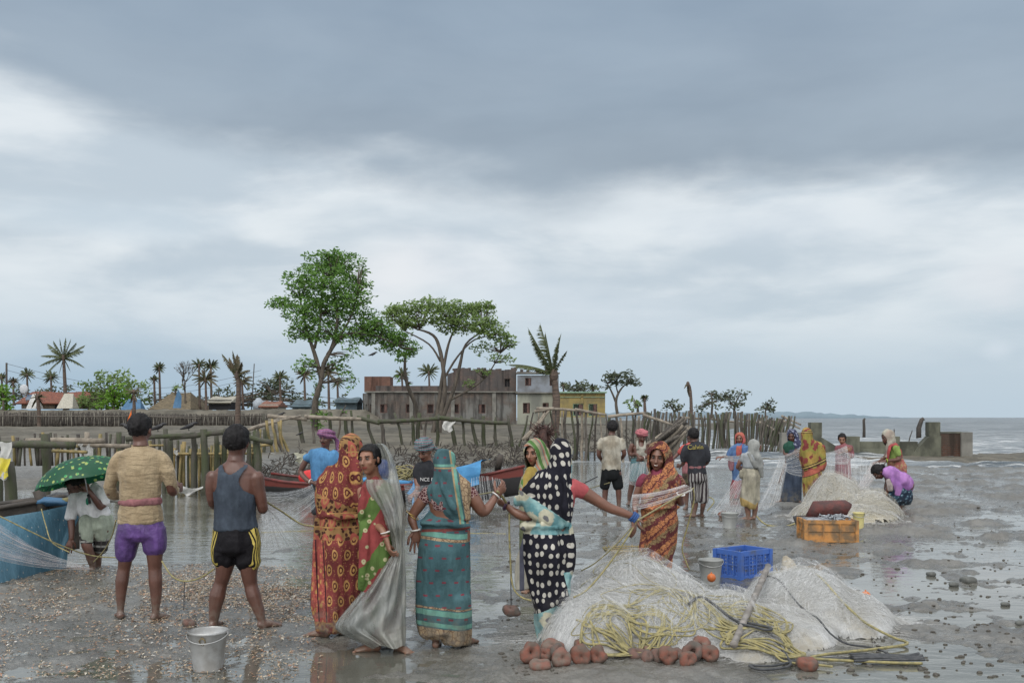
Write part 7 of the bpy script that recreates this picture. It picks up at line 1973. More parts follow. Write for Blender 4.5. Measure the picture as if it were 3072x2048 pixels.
def woman_navy():
 s = Person(cQ, "woman in a white spotted navy head scarf and long dark blue skirt", 19.2,(1060,1060),(-0.45,-1), 'dark', 0.011)
 s.head(1098,165,0,1.0,0.35, neck=(1115,250,0.02))
 s.torso(1100,310,460,600,105,85,100)
 s.L([(1020,320,0,28),(1005,400,0,26),(1050,430,-.1,20),(1120,400,-.2,13)]); s.hand(s.P(1125,398,-.2),(0.9,-.2,.3),(0,1,0),0.8)
 s.L([(1190,320,0,28),(1210,400,0,26),(1190,450,-.1,20),(1150,420,-.2,13)])
 s.L([(1000,560,.1,22),(985,640,.05,18),(950,720,0,12)]); s.hand(s.P(948,722,0),(-.4,0,-1),(1,0,0),.6)
 s.leg([(1040,640,0,44),(1010,860,0,34),(960,1060,0,20)],(-1,-0.2,0)); s.leg([(1150,640,0,44),(1155,860,0,34),(1165,1070,0,20)],(0.3,-0.8,0))
 s.body()
 mb = MB(); s.hoodball(mb, 0.024,0.01)
 s.T([(1140,150,.05,42,.10),(1145,220,.04,52,.11),(1160,280,0,72,.12),(1165,340,0,68,.13)], mb)
 s.cloth('head_scarf', floral('navy_spotted_cloth', (0.035,0.04,0.09),(0.20,0.23,0.36),(0.45,0.47,0.52),20), mb, 0.012,3,0.007, cut=s.face_cut((0.07,0.16,0.11)))
 mb = MB(); s.T([(1090,265,0,60,.08),(1080,300,0,86,.10),(1085,380,0,92,.12)], mb); s.L([(1025,290,0,36),(1015,330,0,36)], mb)
 s.cloth('blouse', plain_cloth('bottle_green_cloth', (0.015,0.085,0.055), dirt=False), mb, 0.012,2,0.004)
 mb = MB()
 s.T([(1100,360,0,95,.12),(1110,460,0,98,.13),(1120,560,0,110,.14),(1110,700,0,124,.15),(1100,850,0,132,.15),(1090,1000,0,138,.15),(1090,1035,0,134,.15)], mb)
 s.cloth('skirt', plain_cloth('slate_navy_cloth', (0.035,0.055,0.095),(0.05,0.075,0.12)), mb, 0.012,2,0.014,13,1)
def woman_yellow():
 s = Person(cQ, "woman from behind in a mustard yellow sari with dark red blotches", 16.9,(1370,1235),(0.1,1), 'brown', 0.010)
 s.head(1312,160,0.03,1.05,0.25, neck=(1345,270,0.0), face=False, ears=False)
 s.torso(1365,330,530,700,130,105,125)
 s.leg([(1330,900,0,50),(1340,1100,0,40),(1345,1215,0,24)],(0,1,0)); s.leg([(1420,900,0,50),(1430,1100,0,36),(1440,1205,.1,22)],(0.2,1,0))
 s.L([(1240,370,0,34),(1225,480,.05,32),(1260,540,.2,20)]); s.L([(1490,370,0,34),(1510,500,.05,32),(1480,600,.2,20)])
 s.body()
 m, nt, u, v, o = cloth_base('mustard_blotched_sari')
 X, Y, Z = nt.sep(o)
 q = nt.vm('ADD', nt.comb(u, nt.m('MULTIPLY', v, 0.7)), nt.vm('MULTIPLY', nt.n('ShaderNodeTexNoise', {'Vector': o, 'Scale': 16.0, 'Detail': 3.0}).outputs[1],(0.10,0.10,0)))
 d = nt.vor(q, 9,1.0, dims='2D')
 col = nt.mix(nt.sstep(nt.noise(o, 3,3),0.4,0.6),(0.40,0.24,0.018),(0.25,0.22,0.02))
 col = nt.mix(nt.sstep(d, 0.36,0.28), col, (0.22,0.020,0.018))
 sl = nt.m('SUBTRACT', Z, nt.m('MULTIPLY', X, 0.4))
 for lo, hi, c in ((0.82,0.84,(0.02,0.015,0.02)),(0.84,0.865,(0.45,0.30,0.06)),(0.865,0.88,(0.02,0.015,0.02)),(0.70,0.79,(0.38,0.06,0.02)),(0.69,0.70,(0.02,0.015,0.02))):
  col = nt.mix(nt.m('MULTIPLY', band(nt, sl, lo, hi),1.0), col, c)
 for lo, hi, c in ((-0.1,0.085,(0.20,0.02,0.018)),(0.09,0.10,(0.02,0.015,0.02)),(0.10,0.13,(0.42,0.30,0.06)),(0.13,0.14,(0.02,0.015,0.02)),(1.385,1.395,(0.02,0.015,0.02)),(1.395,1.41,(0.45,0.3,0.06)),(1.41,1.42,(0.02,0.015,0.02))):
  col = nt.mix(band(nt, Z, lo, hi), col, c)
 cloth_end(nt, col, o, bump=0.7, fold=12)
 mb = MB(); s.hoodball(mb, 0.018)
 s.T([(1312,120,.01,58,.10),(1312,190,.01,70,.11),(1322,245,0,88,.11),(1355,300,0,150,.115),(1360,380,0,158,.13),(1370,460,0,164,.14),(1378,540,0,160,.14),(1385,620,0,130,.14)], mb)
 s.T([(1500,300,0,30,.07),(1525,420,.02,26,.07),(1530,540,.04,24,.07),(1505,640,.05,16,.06)], mb)
 s.cloth('sari_drape', m, mb, 0.011,3,0.012,12,3, seed=131, shear=0.8, cut=s.face_cut())
 mb = MB(); s.T([(1375,560,0,120,.13),(1375,660,0,130,.15),(1372,800,0,128,.16),(1375,900,0,116,.14),(1382,1050,0,102,.13),(1388,1150,0,98,.12),(1388,1215,0,92,.11)], mb)
 s.cloth('sari_skirt', m, mb, 0.011,3,0.012,12,1, seed=133)
def girl_pink():
 s = Person(cU, "girl in a pink tunic and grey skirt behind the hanging net", 20.3,(320,1120),(-0.4,-1), 'tan', 0.011)
 s.head(375,232,0,0.98,0.3, neck=(390,310,0.02)); s.hair('long')
 s.torso(400,370,560,700,105,88,100)
 s.L([(300,370,0,28),(300,450,0,26),(360,440,-.12,20),(430,400,-.2,13)]); s.hand(s.P(432,398,-.2),(0.9,-.2,.3),(0,1,0),0.8)
 s.L([(500,380,0,30),(520,470,0,28),(480,490,-.1,22),(450,440,-.2,13)]); s.hand(s.P(448,436,-.2),(-0.3,-.2,.9),(0,1,0),0.8)
 s.leg([(330,800,0,44),(310,1000,0,30),(305,1100,0,19)],(-0.3,-1,0)); s.leg([(430,800,0,44),(425,1000,0,30),(420,1090,.05,19)],(0.3,-1,0))
 s.body()
 mb = MB(); s.T([(395,310,0,52,.08),(400,345,0,118,.11),(395,430,0,112,.125),(385,560,0,100,.13),(385,700,0,112,.15),(380,820,0,118,.15)], mb)
 s.L([(310,350,0,36),(300,420,0,36)], mb); s.L([(500,350,0,38),(520,430,0,38),(510,480,-.05,34)], mb)
 s.cloth('tunic', plain_cloth('dusty_rose_cotton', (0.27,0.07,0.085),(0.22,0.06,0.075), dirt=False), mb, 0.012,3,0.010,12,2)
 mb = MB(); s.T([(375,800,0,118,.14),(370,900,0,124,.15),(368,985,0,124,.15)], mb)
 s.cloth('skirt', plain_cloth('grey_blue_skirt_cloth', (0.13,0.17,0.19)), mb, 0.012,2,0.012,14,1)
def woman_green_blouse():
 s = Person(cU, "woman in a lime green blouse and pale head cloth leaning over the net heap", 18.2,(1130,1270),(-1,-0.15), 'dark', 0.011)
 s.head(1040,205,0,1.05,0.35, neck=(1085,300,0.02))
 s.T([(1085,300,.02,50,.06),(1120,350,.02,85,.13),(1140,450,.02,92,.14),(1150,560,.02,95,.14),(1170,700,.02,105,.14)])
 s.L([(1160,380,-.10,42),(1200,470,-.12,38),(1210,520,-.13,34),(1100,540,-.18,26),(1020,545,-.2,18)]); s.hand(s.P(1018,545,-.2),(-1,-.1,-.2),(0,.3,-1),0.7)
 s.L([(1060,400,.10,40),(1010,490,.10,32),(910,560,.05,18)]); s.hand(s.P(905,562,.05),(-1,-.1,-.2),(0,.3,-1),0.7)
 s.leg([(1150,750,-.05,60),(1140,1000,-.05,40),(1150,1230,-.05,24)],(-1,-0.2,0)); s.leg([(1200,750,.08,60),(1210,1000,.1,40),(1230,1220,.1,24)],(-1,-0.2,0))
 s.body()
 s.ring('bangle', s.P(1030,545,-.2),(-1,0,-.1),0.034,0.008, simple('lime_bangle', (0.35,0.45,0.05), bump=0))
 mb = MB(); s.T([(1090,320,.02,60,.08),(1125,360,.02,92,.14),(1135,450,.02,96,.15),(1130,540,.02,90,.15)], mb); s.L([(1150,360,-.09,52),(1185,420,-.11,54),(1200,460,-.12,50)], mb)
 s.cloth('blouse', plain_cloth('lime_green_cloth', (0.22,0.34,0.05),(0.18,0.28,0.04), dirt=False), mb, 0.011,3,0.006)
 mb = MB(); s.hoodball(mb, 0.026,0.012); s.T([(1090,180,.0,44,.11),(1095,260,.0,52,.11),(1060,330,-.06,34,.06),(1040,420,-.10,22,.04),(1020,500,-.12,14,.03)], mb)
 s.cloth('head_cloth', plain_cloth('pale_straw_cloth', (0.42,0.40,0.32),(0.34,0.27,0.22), dirt=False), mb, 0.012,3,0.008, cut=s.face_cut((0.07,0.16,0.11)))
 mb = MB(); s.T([(1090,320,-.10,24,.03),(1150,320,-.06,40,.05),(1220,400,.03,26,.08),(1230,500,.04,22,.08)], mb); s.T([(1080,330,-.11,22,.03),(1050,430,-.14,20,.03),(1040,520,-.12,18,.03)], mb)
 s.cloth('sari_drape', plain_cloth('scarlet_cloth', (0.42,0.03,0.03), dirt=False), mb, 0.012,2,0.006)
 mb = MB(); s.T([(1150,540,.02,110,.15),(1180,640,.02,128,.17),(1185,800,.02,125,.16),(1180,1000,.02,120,.15),(1180,1180,.02,118,.15)], mb)
 s.cloth('sari_skirt', floral('red_gold_cloth', (0.32,0.07,0.05),(0.36,0.24,0.10),(0.2,0.03,0.03),22), mb, 0.012,2,0.010)
def woman_bending():
 s = Person(cU, "woman bent double in a purple shawl and short flowered blue skirt", 16.5,(1215,1385),(-1,-0.1), 'dark', 0.010)
 s.head(905,712,-.02,1.06,1.05, neck=(1000,730,0.0)); s.hair('long')
 s.T([(1000,730,0,50,.06),(1060,740,0,100,.15),(1150,780,0,110,.15),(1260,850,0,120,.15),(1320,960,0,115,.15)], side=(0,1,0), ratio=1)
 s.L([(1060,800,-.12,34),(1060,900,-.14,30),(1040,980,-.12,26),(1020,1080,-.1,16)]); s.hand(s.P(1020,1085,-.1),(-.2,0,-1),(-1,0,0),.6)
 s.L([(1060,800,.12,34),(1020,900,.14,28),(1010,1000,.12,24),(990,1090,.1,16)])
 s.L([(1320,960,-.06,60),(1250,1060,-.08,54),(1215,1150,-.08,44),(1225,1260,-.06,36),(1235,1350,-.04,24)]); s.foot(1235,1355,-.04,(-1,-0.2,0))
 s.L([(1320,960,.08,60),(1240,1080,.1,50),(1200,1180,.12,38),(1150,1235,.12,26)])
 s.body()
 mb = MB()
 s.T([(1000,700,0,60,.12),(1060,705,0,85,.17),(1150,735,0,105,.18),(1250,790,0,118,.19),(1330,870,0,112,.19),(1360,950,0,80,.18)], mb, side=(0,1,0)) if False else None
 for dy in (-.10,0,.10):
  s.L([(1020,715, dy, 75),(1080,730, dy, 95),(1160,770, dy, 108),(1240,830, dy, 120),(1300,890, dy, 112),(1310,950, dy, 100)], mb)
 s.T([(1120,800,-.16,40,.04),(1180,900,-.19,52,.04),(1210,980,-.19,56,.035),(1195,1050,-.18,46,.03)], mb); s.T([(1290,900,-.16,90,.05),(1320,960,-.16,90,.05)], mb)
 s.cloth('shawl', plain_cloth('purple_shawl_cloth', (0.30,0.10,0.42),(0.38,0.15,0.46), dirt=False, scale=5), mb, 0.011,4,0.014,10,3, seed=141, shear=-0.8)
 mb = MB(); s.T([(1060,830,-.15,40,.04),(1080,900,-.16,44,.04),(1090,980,-.15,40,.04)], mb)
 s.cloth('blouse', plain_cloth('pale_pink_cloth', (0.45,0.38,0.36), dirt=False), mb, 0.011,2,0.006)
 mb = MB(); s.T([(1200,900,0,150,.18),(1200,1000,0,190,.20),(1205,1080,0,205,.21),(1205,1130,0,195,.20)], mb); s.T([(1120,960,-.05,90,.14),(1110,1120,-.05,100,.14),(1160,1180,-.05,80,.13)], mb)
 s.cloth('skirt', floral('blue_flowered_cloth', (0.010,0.025,0.05),(0.035,0.10,0.16),(0.25,0.36,0.42),20), mb, 0.012,3,0.014,14,1)
for fn in (man_umbrella, man_blue_shirt, man_dark_polo, woman_green_scarf, woman_orange, man_cream_shirt, man_pink_turban, man_black_shirt, man_red_shirt,
   woman_blue_red_scarf, woman_cream, woman_navy, woman_yellow, girl_pink, woman_green_blouse, woman_bending):
 fn()
# ---------------------------------------------------------------- nets
def net_material(name, col, lo, hi, su=70, sv=3, cap=0.55, base=0.05):
 m, nt = newmat(name)
 u, v, w = nt.sep(nt.attr())
 a = nt.noise(nt.comb(nt.m('MULTIPLY', u, su), nt.m('MULTIPLY', v, sv)),1.0,5,0.7)
 b = nt.noise(nt.comb(nt.m('MULTIPLY', u, sv * 1.5), nt.m('MULTIPLY', v, sv * 2),4.0),1.0,3)
 f = nt.m('ADD', nt.sstep(a, lo, hi, base, cap), nt.sstep(b, .45,.75,0,.12))
 p = nt.n('ShaderNodeBsdfDiffuse', {'Color': (*col, 1)})
 tl = nt.n('ShaderNodeBsdfTranslucent', {'Color': (*col, 1)})
 s = nt.n('ShaderNodeMixShader', {0: .35,1: p.outputs[0],2: tl.outputs[0]})
 t = nt.n('ShaderNodeBsdfTransparent')
 o = nt.n('ShaderNodeMixShader', {0: f, 1: t.outputs[0],2: s.outputs[0]})
 nt.n('ShaderNodeOutputMaterial', {'Surface': o.outputs[0]})
 return m
NETW = net_material('white_net', (0.72,0.74,0.76),.42,.70,55,2.5, cap=.46, base=.10)
NETP = net_material('pink_net', (0.70,0.60,0.60),.44,.70,50,3,.42,.07)
ROPEY = simple('yellow_rope', (0.30,0.26,0.115),(0.17,0.155,0.08), scale=30, bump=.8, bd=.004, bscale=160)
ROPEK = simple('black_rope', (0.035,0.038,0.042),(0.07,0.072,0.075), scale=30, bump=.9, bd=.004, bscale=160)
FIL = simple('net_filament', (0.60,0.61,0.61),(0.46,0.455,0.43), bump=0, scale=3)
def net_sheet(label, A, B, mat=NETW, sag=.05, nu=40, nv=16, group=None, wig=.02):
 """net hanging between edge A and edge B (lists of (px, py, depth)); strands run from A to B"""
 A = spline([WO(*a) for a in A],8); B = spline([WO(*b) for b in B],8)
 g = lambda P, t: P[min(len(P) - 2, int(t * (len(P) - 1)))].lerp(P[min(len(P) - 2, int(t * (len(P) - 1))) + 1], t * (len(P) - 1) - min(len(P) - 2, int(t * (len(P) - 1))))
 V = []; U = []; L = (A[0] - B[0]).length
 for i in range(nu + 1):
  for j in range(nv + 1):
   u, v = i / nu, j / nv
   p = g(A, u).lerp(g(B, u), v); p.z -= 4 * sag * v * (1 - v) * (.6 + .8 * float(vn2(u * 5,1.3,3)))
   p.y += math.sin(u * 19 + v * 2) * wig * math.sin(math.pi * v) * 2
   V.append(tuple(p)); U.append((u, v * L, 0))
 F = np.array([(i * (nv + 1) + j, i * (nv + 1) + j + 1,(i + 1) * (nv + 1) + j + 1,(i + 1) * (nv + 1) + j) for i in range(nu) for j in range(nv)])
 me = mesh_from('hanging_net', V, F); at = me.attributes.new('uvp', 'FLOAT_VECTOR', 'POINT'); at.data.foreach_set('vector', np.array(U, np.float32).ravel())
 o = link('hanging_net', me, mat); tag(o, label, 'net', group)
 mb = MB(); rnd = random.Random(len(label))          # the thicker strands
 for k in range(20):
  u = rnd.random(); pts = []
  for j in range(9):
   v = j / 8; p = g(A, min(.999, max(0, u + rnd.uniform(-.01,.01)))).lerp(g(B, min(.999, u)), v); p.z -= 4 * sag * v * (1 - v) * (.6 + .8 * float(vn2(u * 5,1.3,3))); pts.append(p)
  mb.tube(pts, .0009 * A[0].y / 8,3, cap=False)
 mb.build('strand', FIL, o)
 return o
def rope(name, label, pts, r, mat, n=8, cat='rope', group=None):
 mb = MB(); mb.tube(spline([WO(*p) for p in pts], n), r, 6)
 return tag(mb.build(name, mat), label, cat, group)
def bumpfield(x, y, B):
 z = 0 * x
 for cx, cy, rx, ry, h in B:
  q_ = ((x - cx) / rx) ** 2 + ((y - cy) / ry) ** 2
  z = np.maximum(z, h * np.maximum(1 - q_, 0) ** .62) + .12 * h * np.exp(-q_ * 1.5)
 return z
def net_heap(label, B, x0, x1, y0, y1, step, seed, tone, nstr, sr=.0013):
 """mound of piled net: a fibrous core, two loose veils and thousands of loose filaments"""
 root = thing('net_heap', label, 'fishing net', ((x0 + x1) / 2,(y0 + y1) / 2,0)); ox, oy = root.location.x, root.location.y
 X, Y = np.meshgrid(np.arange(x0, x1, step), np.arange(y0, y1, step), indexing='ij')
 def hz(x, y, k=0):
  h = bumpfield(x, y, B)
  fold = np.abs(fbm2(x * 2.0 + y * 1.1 + seed, y * 2.4 - x * .6,2, seed)) + .18 * np.abs(fbm2(x * 3.5 + y * 3, y * 7 - x, 2, seed + 3))
  return h * (1.06 - .30 * fold) + (fbm2(x * 11, y * 11,2, seed + 7) * .007 + k) * np.clip(h * 12,0,1)
 nx, ny = X.shape
 i = np.arange(nx - 1)[:, None] * ny + np.arange(ny - 1)[None, :]
 FQ = np.stack([i, i + ny, i + ny + 1, i + 1],-1).reshape(-1,4)
 def sheet(name, off, mat, cut):
  Z = hz(X, Y, off) + (off * .8 * vn2(X * 4 + off * 90, Y * 4, seed + 11) if off else 0)
  bf = bumpfield(X, Y, B); keep = (bf.ravel()[FQ] > cut).all(1); e = np.clip((bf - cut) / (.05 + off),0,1); Z = Z * e * (2 - e) - .025 * (1 - e)
  me = mesh_from(name, np.stack([X.ravel() - ox, Y.ravel() - oy, Z.ravel() - .004],1), np.ascontiguousarray(FQ[keep]))
  at = me.attributes.new('uvp', 'FLOAT_VECTOR', 'POINT'); at.data.foreach_set('vector', np.stack([X.ravel() + .4 * fbm2(X * 2, Y * 2,2,5).ravel(), Y.ravel() * .3 + .3 * X.ravel(), Z.ravel()],1).astype(np.float32).ravel())
  link(name, me, mat, root)
 m, nt = newmat('piled_net_core'); o = nt.obj()
 w = nt.n('ShaderNodeTexNoise', {'Vector': o, 'Scale': 3.0, 'Detail': 3.0}).outputs[1]
 q_ = nt.vm('ADD', nt.vm('MULTIPLY', o, (1,2.6,2.6)), nt.vm('MULTIPLY', w, (1.6,1.6,1.6)))
 f1 = nt.noise(q_, 80,4,.7); f2 = nt.noise(o, 2.6,5)
 col = nt.mix(nt.sstep(f1,.30,.60), tone[1], tone[0]); col = nt.mix(nt.sstep(f2,.46,.64,0,.8), col, tone[2])
 finish(nt, col, .85, nt.bump(f1,.22,.006),0,.2, trans=.2)
 sheet('net_core', 0, m, .02)
 veil = net_material('net_veil', tone[0],.44,.70,55,30,.50,.04)
 sheet('loose_net', .022, veil, .02); sheet('loose_net', .045, veil, .05); sheet('loose_net', .08, veil, .09)
 rnd = random.Random(seed); mb = MB()
 for k in range(nstr):
  b = rnd.choice(B); a = rnd.uniform(0,6.28); rr = rnd.uniform(.1,1.08)
  x, y = b[0] + b[2] * rr * math.cos(a), b[1] + b[3] * rr * math.sin(a); th = rnd.gauss(.15,.45) + (math.pi if rnd.random() < .5 else 0); xs = []; ys = []
  for j in range(9):
   xs.append(x); ys.append(y); th += rnd.gauss(0,.16); x += math.cos(th) * .065 * b[2] * 2; y += math.sin(th) * .045 * b[3] * 2
  zz = hz(np.array(xs), np.array(ys), rnd.uniform(.012,.05)) + rnd.uniform(.004,.018)
  mb.tube([(xs[j] - ox, ys[j] - oy, float(zz[j])) for j in range(9)], sr * rnd.uniform(.6,1.3),3, cap=False)
 mb.build('filaments', FIL, root)
 return hz
TONE = ((0.62,0.63,0.63),(0.49,0.49,0.48),(0.37,0.335,0.26))
PILE = [(.98,7.75,.66,.72,.43),(.62,7.30,.42,.55,.30),(1.15,7.25,.5,.5,.30),(1.58,7.55,.45,.50,.23),(2.36,8.15,.48,.72,.31),(2.60,7.95,.42,.55,.20),(2.0,7.55,.46,.55,.17),(2.8,7.9,.35,.35,.05),(1.62,6.98,.34,.30,.13)]
HZ = net_heap("large pale heap of fishing net piled on the mud in the foreground", PILE, .15,3.15,6.6,9.4,.016,7, TONE, 4200,.0007)
net_heap("smaller cream heap of net beside the bending woman", [(5.35,16.6,.52,.6,.60),(5.80,16.2,.55,.5,.36),(5.0,16.3,.45,.4,.2),(5.5,15.8,.65,.4,.2)],4.2,6.8,15.1,17.5,.035,17,((0.56,0.53,0.45),(0.42,0.38,0.30),(0.36,0.33,0.22)),1200,.002)
def draped_rope(name, label, xy, r, mat, lift=.03, n=7, group=None, cat='rope'):
 """rope lying over the heap and the mud; points in ground metres"""
 P = spline([(x, y, 0) for x, y in xy], n); xs = np.array([p.x for p in P]); ys = np.array([p.y for p in P])
 z = np.maximum(HZ(xs, ys, .03), np.maximum(terrain(xs, ys),0)) + lift * .4 + r
 z = np.convolve(np.pad(z, 2, 'edge'), np.ones(5) / 5, 'valid'); z = np.maximum(z, r)
 o = P[0].copy(); mb = MB(); mb.tube([(p.x - o.x, p.y - o.y, float(q_)) for p, q_ in zip(P, z)], r, 6)
 return tag(mb.build(name, mat, None, (o.x, o.y, 0)), label, cat, group)
def loops(seed, c, rx, ry, n, drift=(0,0)):
 rnd = random.Random(seed); out = []; a = 0
 for i in range(n * 7):
  t = i / (n * 7); a += 2 * math.pi / 7 * rnd.uniform(.8,1.2); k = rnd.uniform(.45,1.1)
  out.append((c[0] + drift[0] * t + rx * k * math.cos(a), c[1] + drift[1] * t + ry * k * math.sin(a)))
 return out
def ropes():
 for i, (lab, c, rx, ry, n, dr, r) in enumerate((("yellow rope looped thickly over the ring weights at the left end of the heap", (.62,6.86),.26,.16,9,(.3,.05),.008),("yellow rope coils hanging down the front of the net heap, middle", (.95,7.05),.34,.26,6,(.2,0),.006),
             ("big yellow rope tangle on the heap left of the thick bamboo pole", (1.55,7.05),.34,.26,12,(.15,.1),.007),("yellow rope bundle lying flat in front of the bamboo pole foot", (1.66,6.84),.32,.13,7,(.1,0),.008),("thin yellow cord straying over the left half of the heap", (.85,7.45),.4,.35,3,(.3,.2),.004),("olive cord snarled in the middle of the rope tangle", (1.45,7.15),.42,.3,10,(.2,.1),.004),("olive cord snarled over the left group of weights", (.75,6.9),.36,.2,8,(.2,.05),.004))):
  draped_rope('rope_tangle', lab, loops(70 + i, c, rx, ry, n, dr), r, ROPEY, .05)
 draped_rope('rope', "long yellow rope running down the front of the heap to the right along the weights", [(.45,6.95),(.65,6.8),(.9,6.72),(1.1,6.85),(1.25,7.0),(1.3,7.2),(1.15,7.35)],.009, ROPEY)
 draped_rope('rope', "yellow rope looping out right of the heap over the wet mud", [(2.1,8.5),(2.35,8.4),(2.45,7.9),(2.6,7.55),(2.86,7.2),(2.55,7.0),(2.35,6.92),(2.1,6.8),(2.05,6.72),(2.5,6.62),(2.72,6.6)],.010, ROPEY)
 draped_rope('rope', "yellow rope from the tangle to the single ring weight on the mud", [(1.75,6.75),(1.85,6.62),(2.02,6.56),(2.1,6.52)],.008, ROPEY)
 draped_rope('rope', "thin dark cord slanting down the right lobe of the heap", [(2.12,8.4),(2.15,8.0),(2.22,7.5),(2.3,7.2),(2.55,7.05),(2.6,6.85)],.007, ROPEK)
 draped_rope('rope', "black rope arched over the yellow tangle to the foot of the bamboo", [(1.25,7.05),(1.4,7.15),(1.6,7.1),(1.72,6.98),(1.8,6.9),(1.72,6.84),(1.62,6.9),(1.6,7.02),(1.72,7.08)],.010, ROPEK, .09)
 draped_rope('rope', "grey black rope trailing from the bamboo foot across the front mud", [(1.78,6.88),(1.86,6.7),(1.8,6.5),(1.62,6.42),(1.55,6.5),(1.7,6.52),(1.9,6.66),(2.1,6.74),(2.3,6.72)],.009, ROPEK)
 mb = MB(); rnd = random.Random(5); pts = []
 for k in range(7):
  y = 6.63 + k * .018 + rnd.uniform(-.01,.01); pts += [(2.28, y, .03 + .012 * (k % 3)),(2.45, y + .02,.03 + .012 * (k % 2)),(2.68, y + .01,.035),(2.76, y + .03,.03 + .01 * (k % 3)),(2.68, y + .05,.03),(2.45, y + .04,.04)]
 mb.tube(spline(pts, 5),.009,6); tag(mb.build('rope_hank', ROPEK), "hank of black rope bound with yellow cord on the mud at right", 'rope')
 Rp = lambda l, p, r=.007, m=ROPEY, nm='rope': rope(nm, l, p, r, m)
 Rp("yellow rope from the polka dot woman's right hand down into the heap", [(1462,1196,7.35),(1440,1235,7.3),(1395,1300,7.3),(1350,1352,7.2),(1318,1371,7.1)])
 Rp("second slacker rope from the polka dot woman's right hand", [(1460,1200,7.38),(1420,1245,7.4),(1370,1290,7.5),(1335,1310,7.6)],.005)
 Rp("rope held between the orange sari woman's hand and the outstretched hand", [(1594,1120,9.0),(1540,1150,8.6),(1462,1196,7.4)])
 Rp("rope dropping from the orange sari woman's raised hand to the ground", [(1592,1120,9.05),(1594,1150,9.1),(1580,1205,9.15),(1567,1255,9.2),(1574,1285,9.2),(1584,1308,9.2)],.007)
 Rp("rope held between the teal sari woman and the polka dot woman", [(1142,1128,7.2),(1155,1142,7.3),(1166,1160,7.38)],.010)
 Rp("rope from the teal sari woman's hand back towards the boat", [(1142,1128,7.25),(1100,1135,9.0),(1065,1140,11)],.006)
 Rp("doubled rope hanging from the polka dot woman's left hand to a ring weight", [(1170,1165,7.38),(1170,1230,7.35),(1173,1300,7.35),(1175,1330,7.35),(1182,1355,7.3),(1200,1372,7.25),(1220,1378,7.2)],.007)
 Rp("thin black string carrying the hanging ring weight", [(1173,1320,7.36),(1174,1388,7.35)],.004, ROPEK)
 Rp("slack rope sagging between the beige shirted man and the tank top man", [(372,1288,8.0),(395,1322,7.9),(425,1334,7.85),(460,1326,7.8),(492,1306,7.75)])
 Rp("black string under the slack rope holding a weight", [(424,1334,7.86),(422,1400,7.85)],.004, ROPEK)
 Rp("rope from the tank top man's hands slanting right through the nets", [(612,1152,7.9),(650,1176,8.1),(690,1202,8.2),(722,1208,8.0)])
 Rp("rope from behind the beige shirted man down to the water at left", [(266,1195,8.6),(258,1228,8.8),(240,1262,9.2),(215,1290,9.6)],.006)
 Rp("yellow rope edging the net along the blue cloth", [(-10,1180,9.7),(60,1215,9.8),(140,1252,10.0),(215,1276,10.3),(290,1280,10.4)])
 Rp("second yellow rope running down the blue cloth", [(95,1168,10.2),(105,1205,10.1),(120,1245,10.0),(160,1268,10.0)],.006)
 Rp("yellow rope lying on the mud behind the women", [(600,1222, gd(1222 * K)),(760,1218, gd(1218 * K)),(1000,1222, gd(1222 * K)),(1180,1226, gd(1226 * K))],.008)
 Rp("rope stretched forward from the cream T-shirt man, upper one", [(1372,1094,17.4),(1340,1110,19),(1290,1134,20)],.010, ROPEK)
 Rp("rope stretched forward from the cream T-shirt man, lower one", [(1400,1108,17),(1350,1122,19),(1280,1136,20)],.008, ROPEY)
 Rp("rope curving on the mud behind the old woman in cream", [(1738,1185,15.5),(1760,1204,15.2),(1800,1208,15.2),(1840,1196,15.4),(1870,1176,16.0)],.012, ROPEY)
 Rp("thin dark rope hanging beside the yellow sari woman", [(1893,1090,16.8),(1900,1120,16.8),(1902,1160,16.7),(1905,1175,16.4)],.009, ROPEK)
 Rp("rope laid on the mud left of the far grey bucket", [(1605,1145,18.5),(1630,1142,18.5),(1640,1152,18),(1625,1172,17)],.012, ROPEY)
ropes()
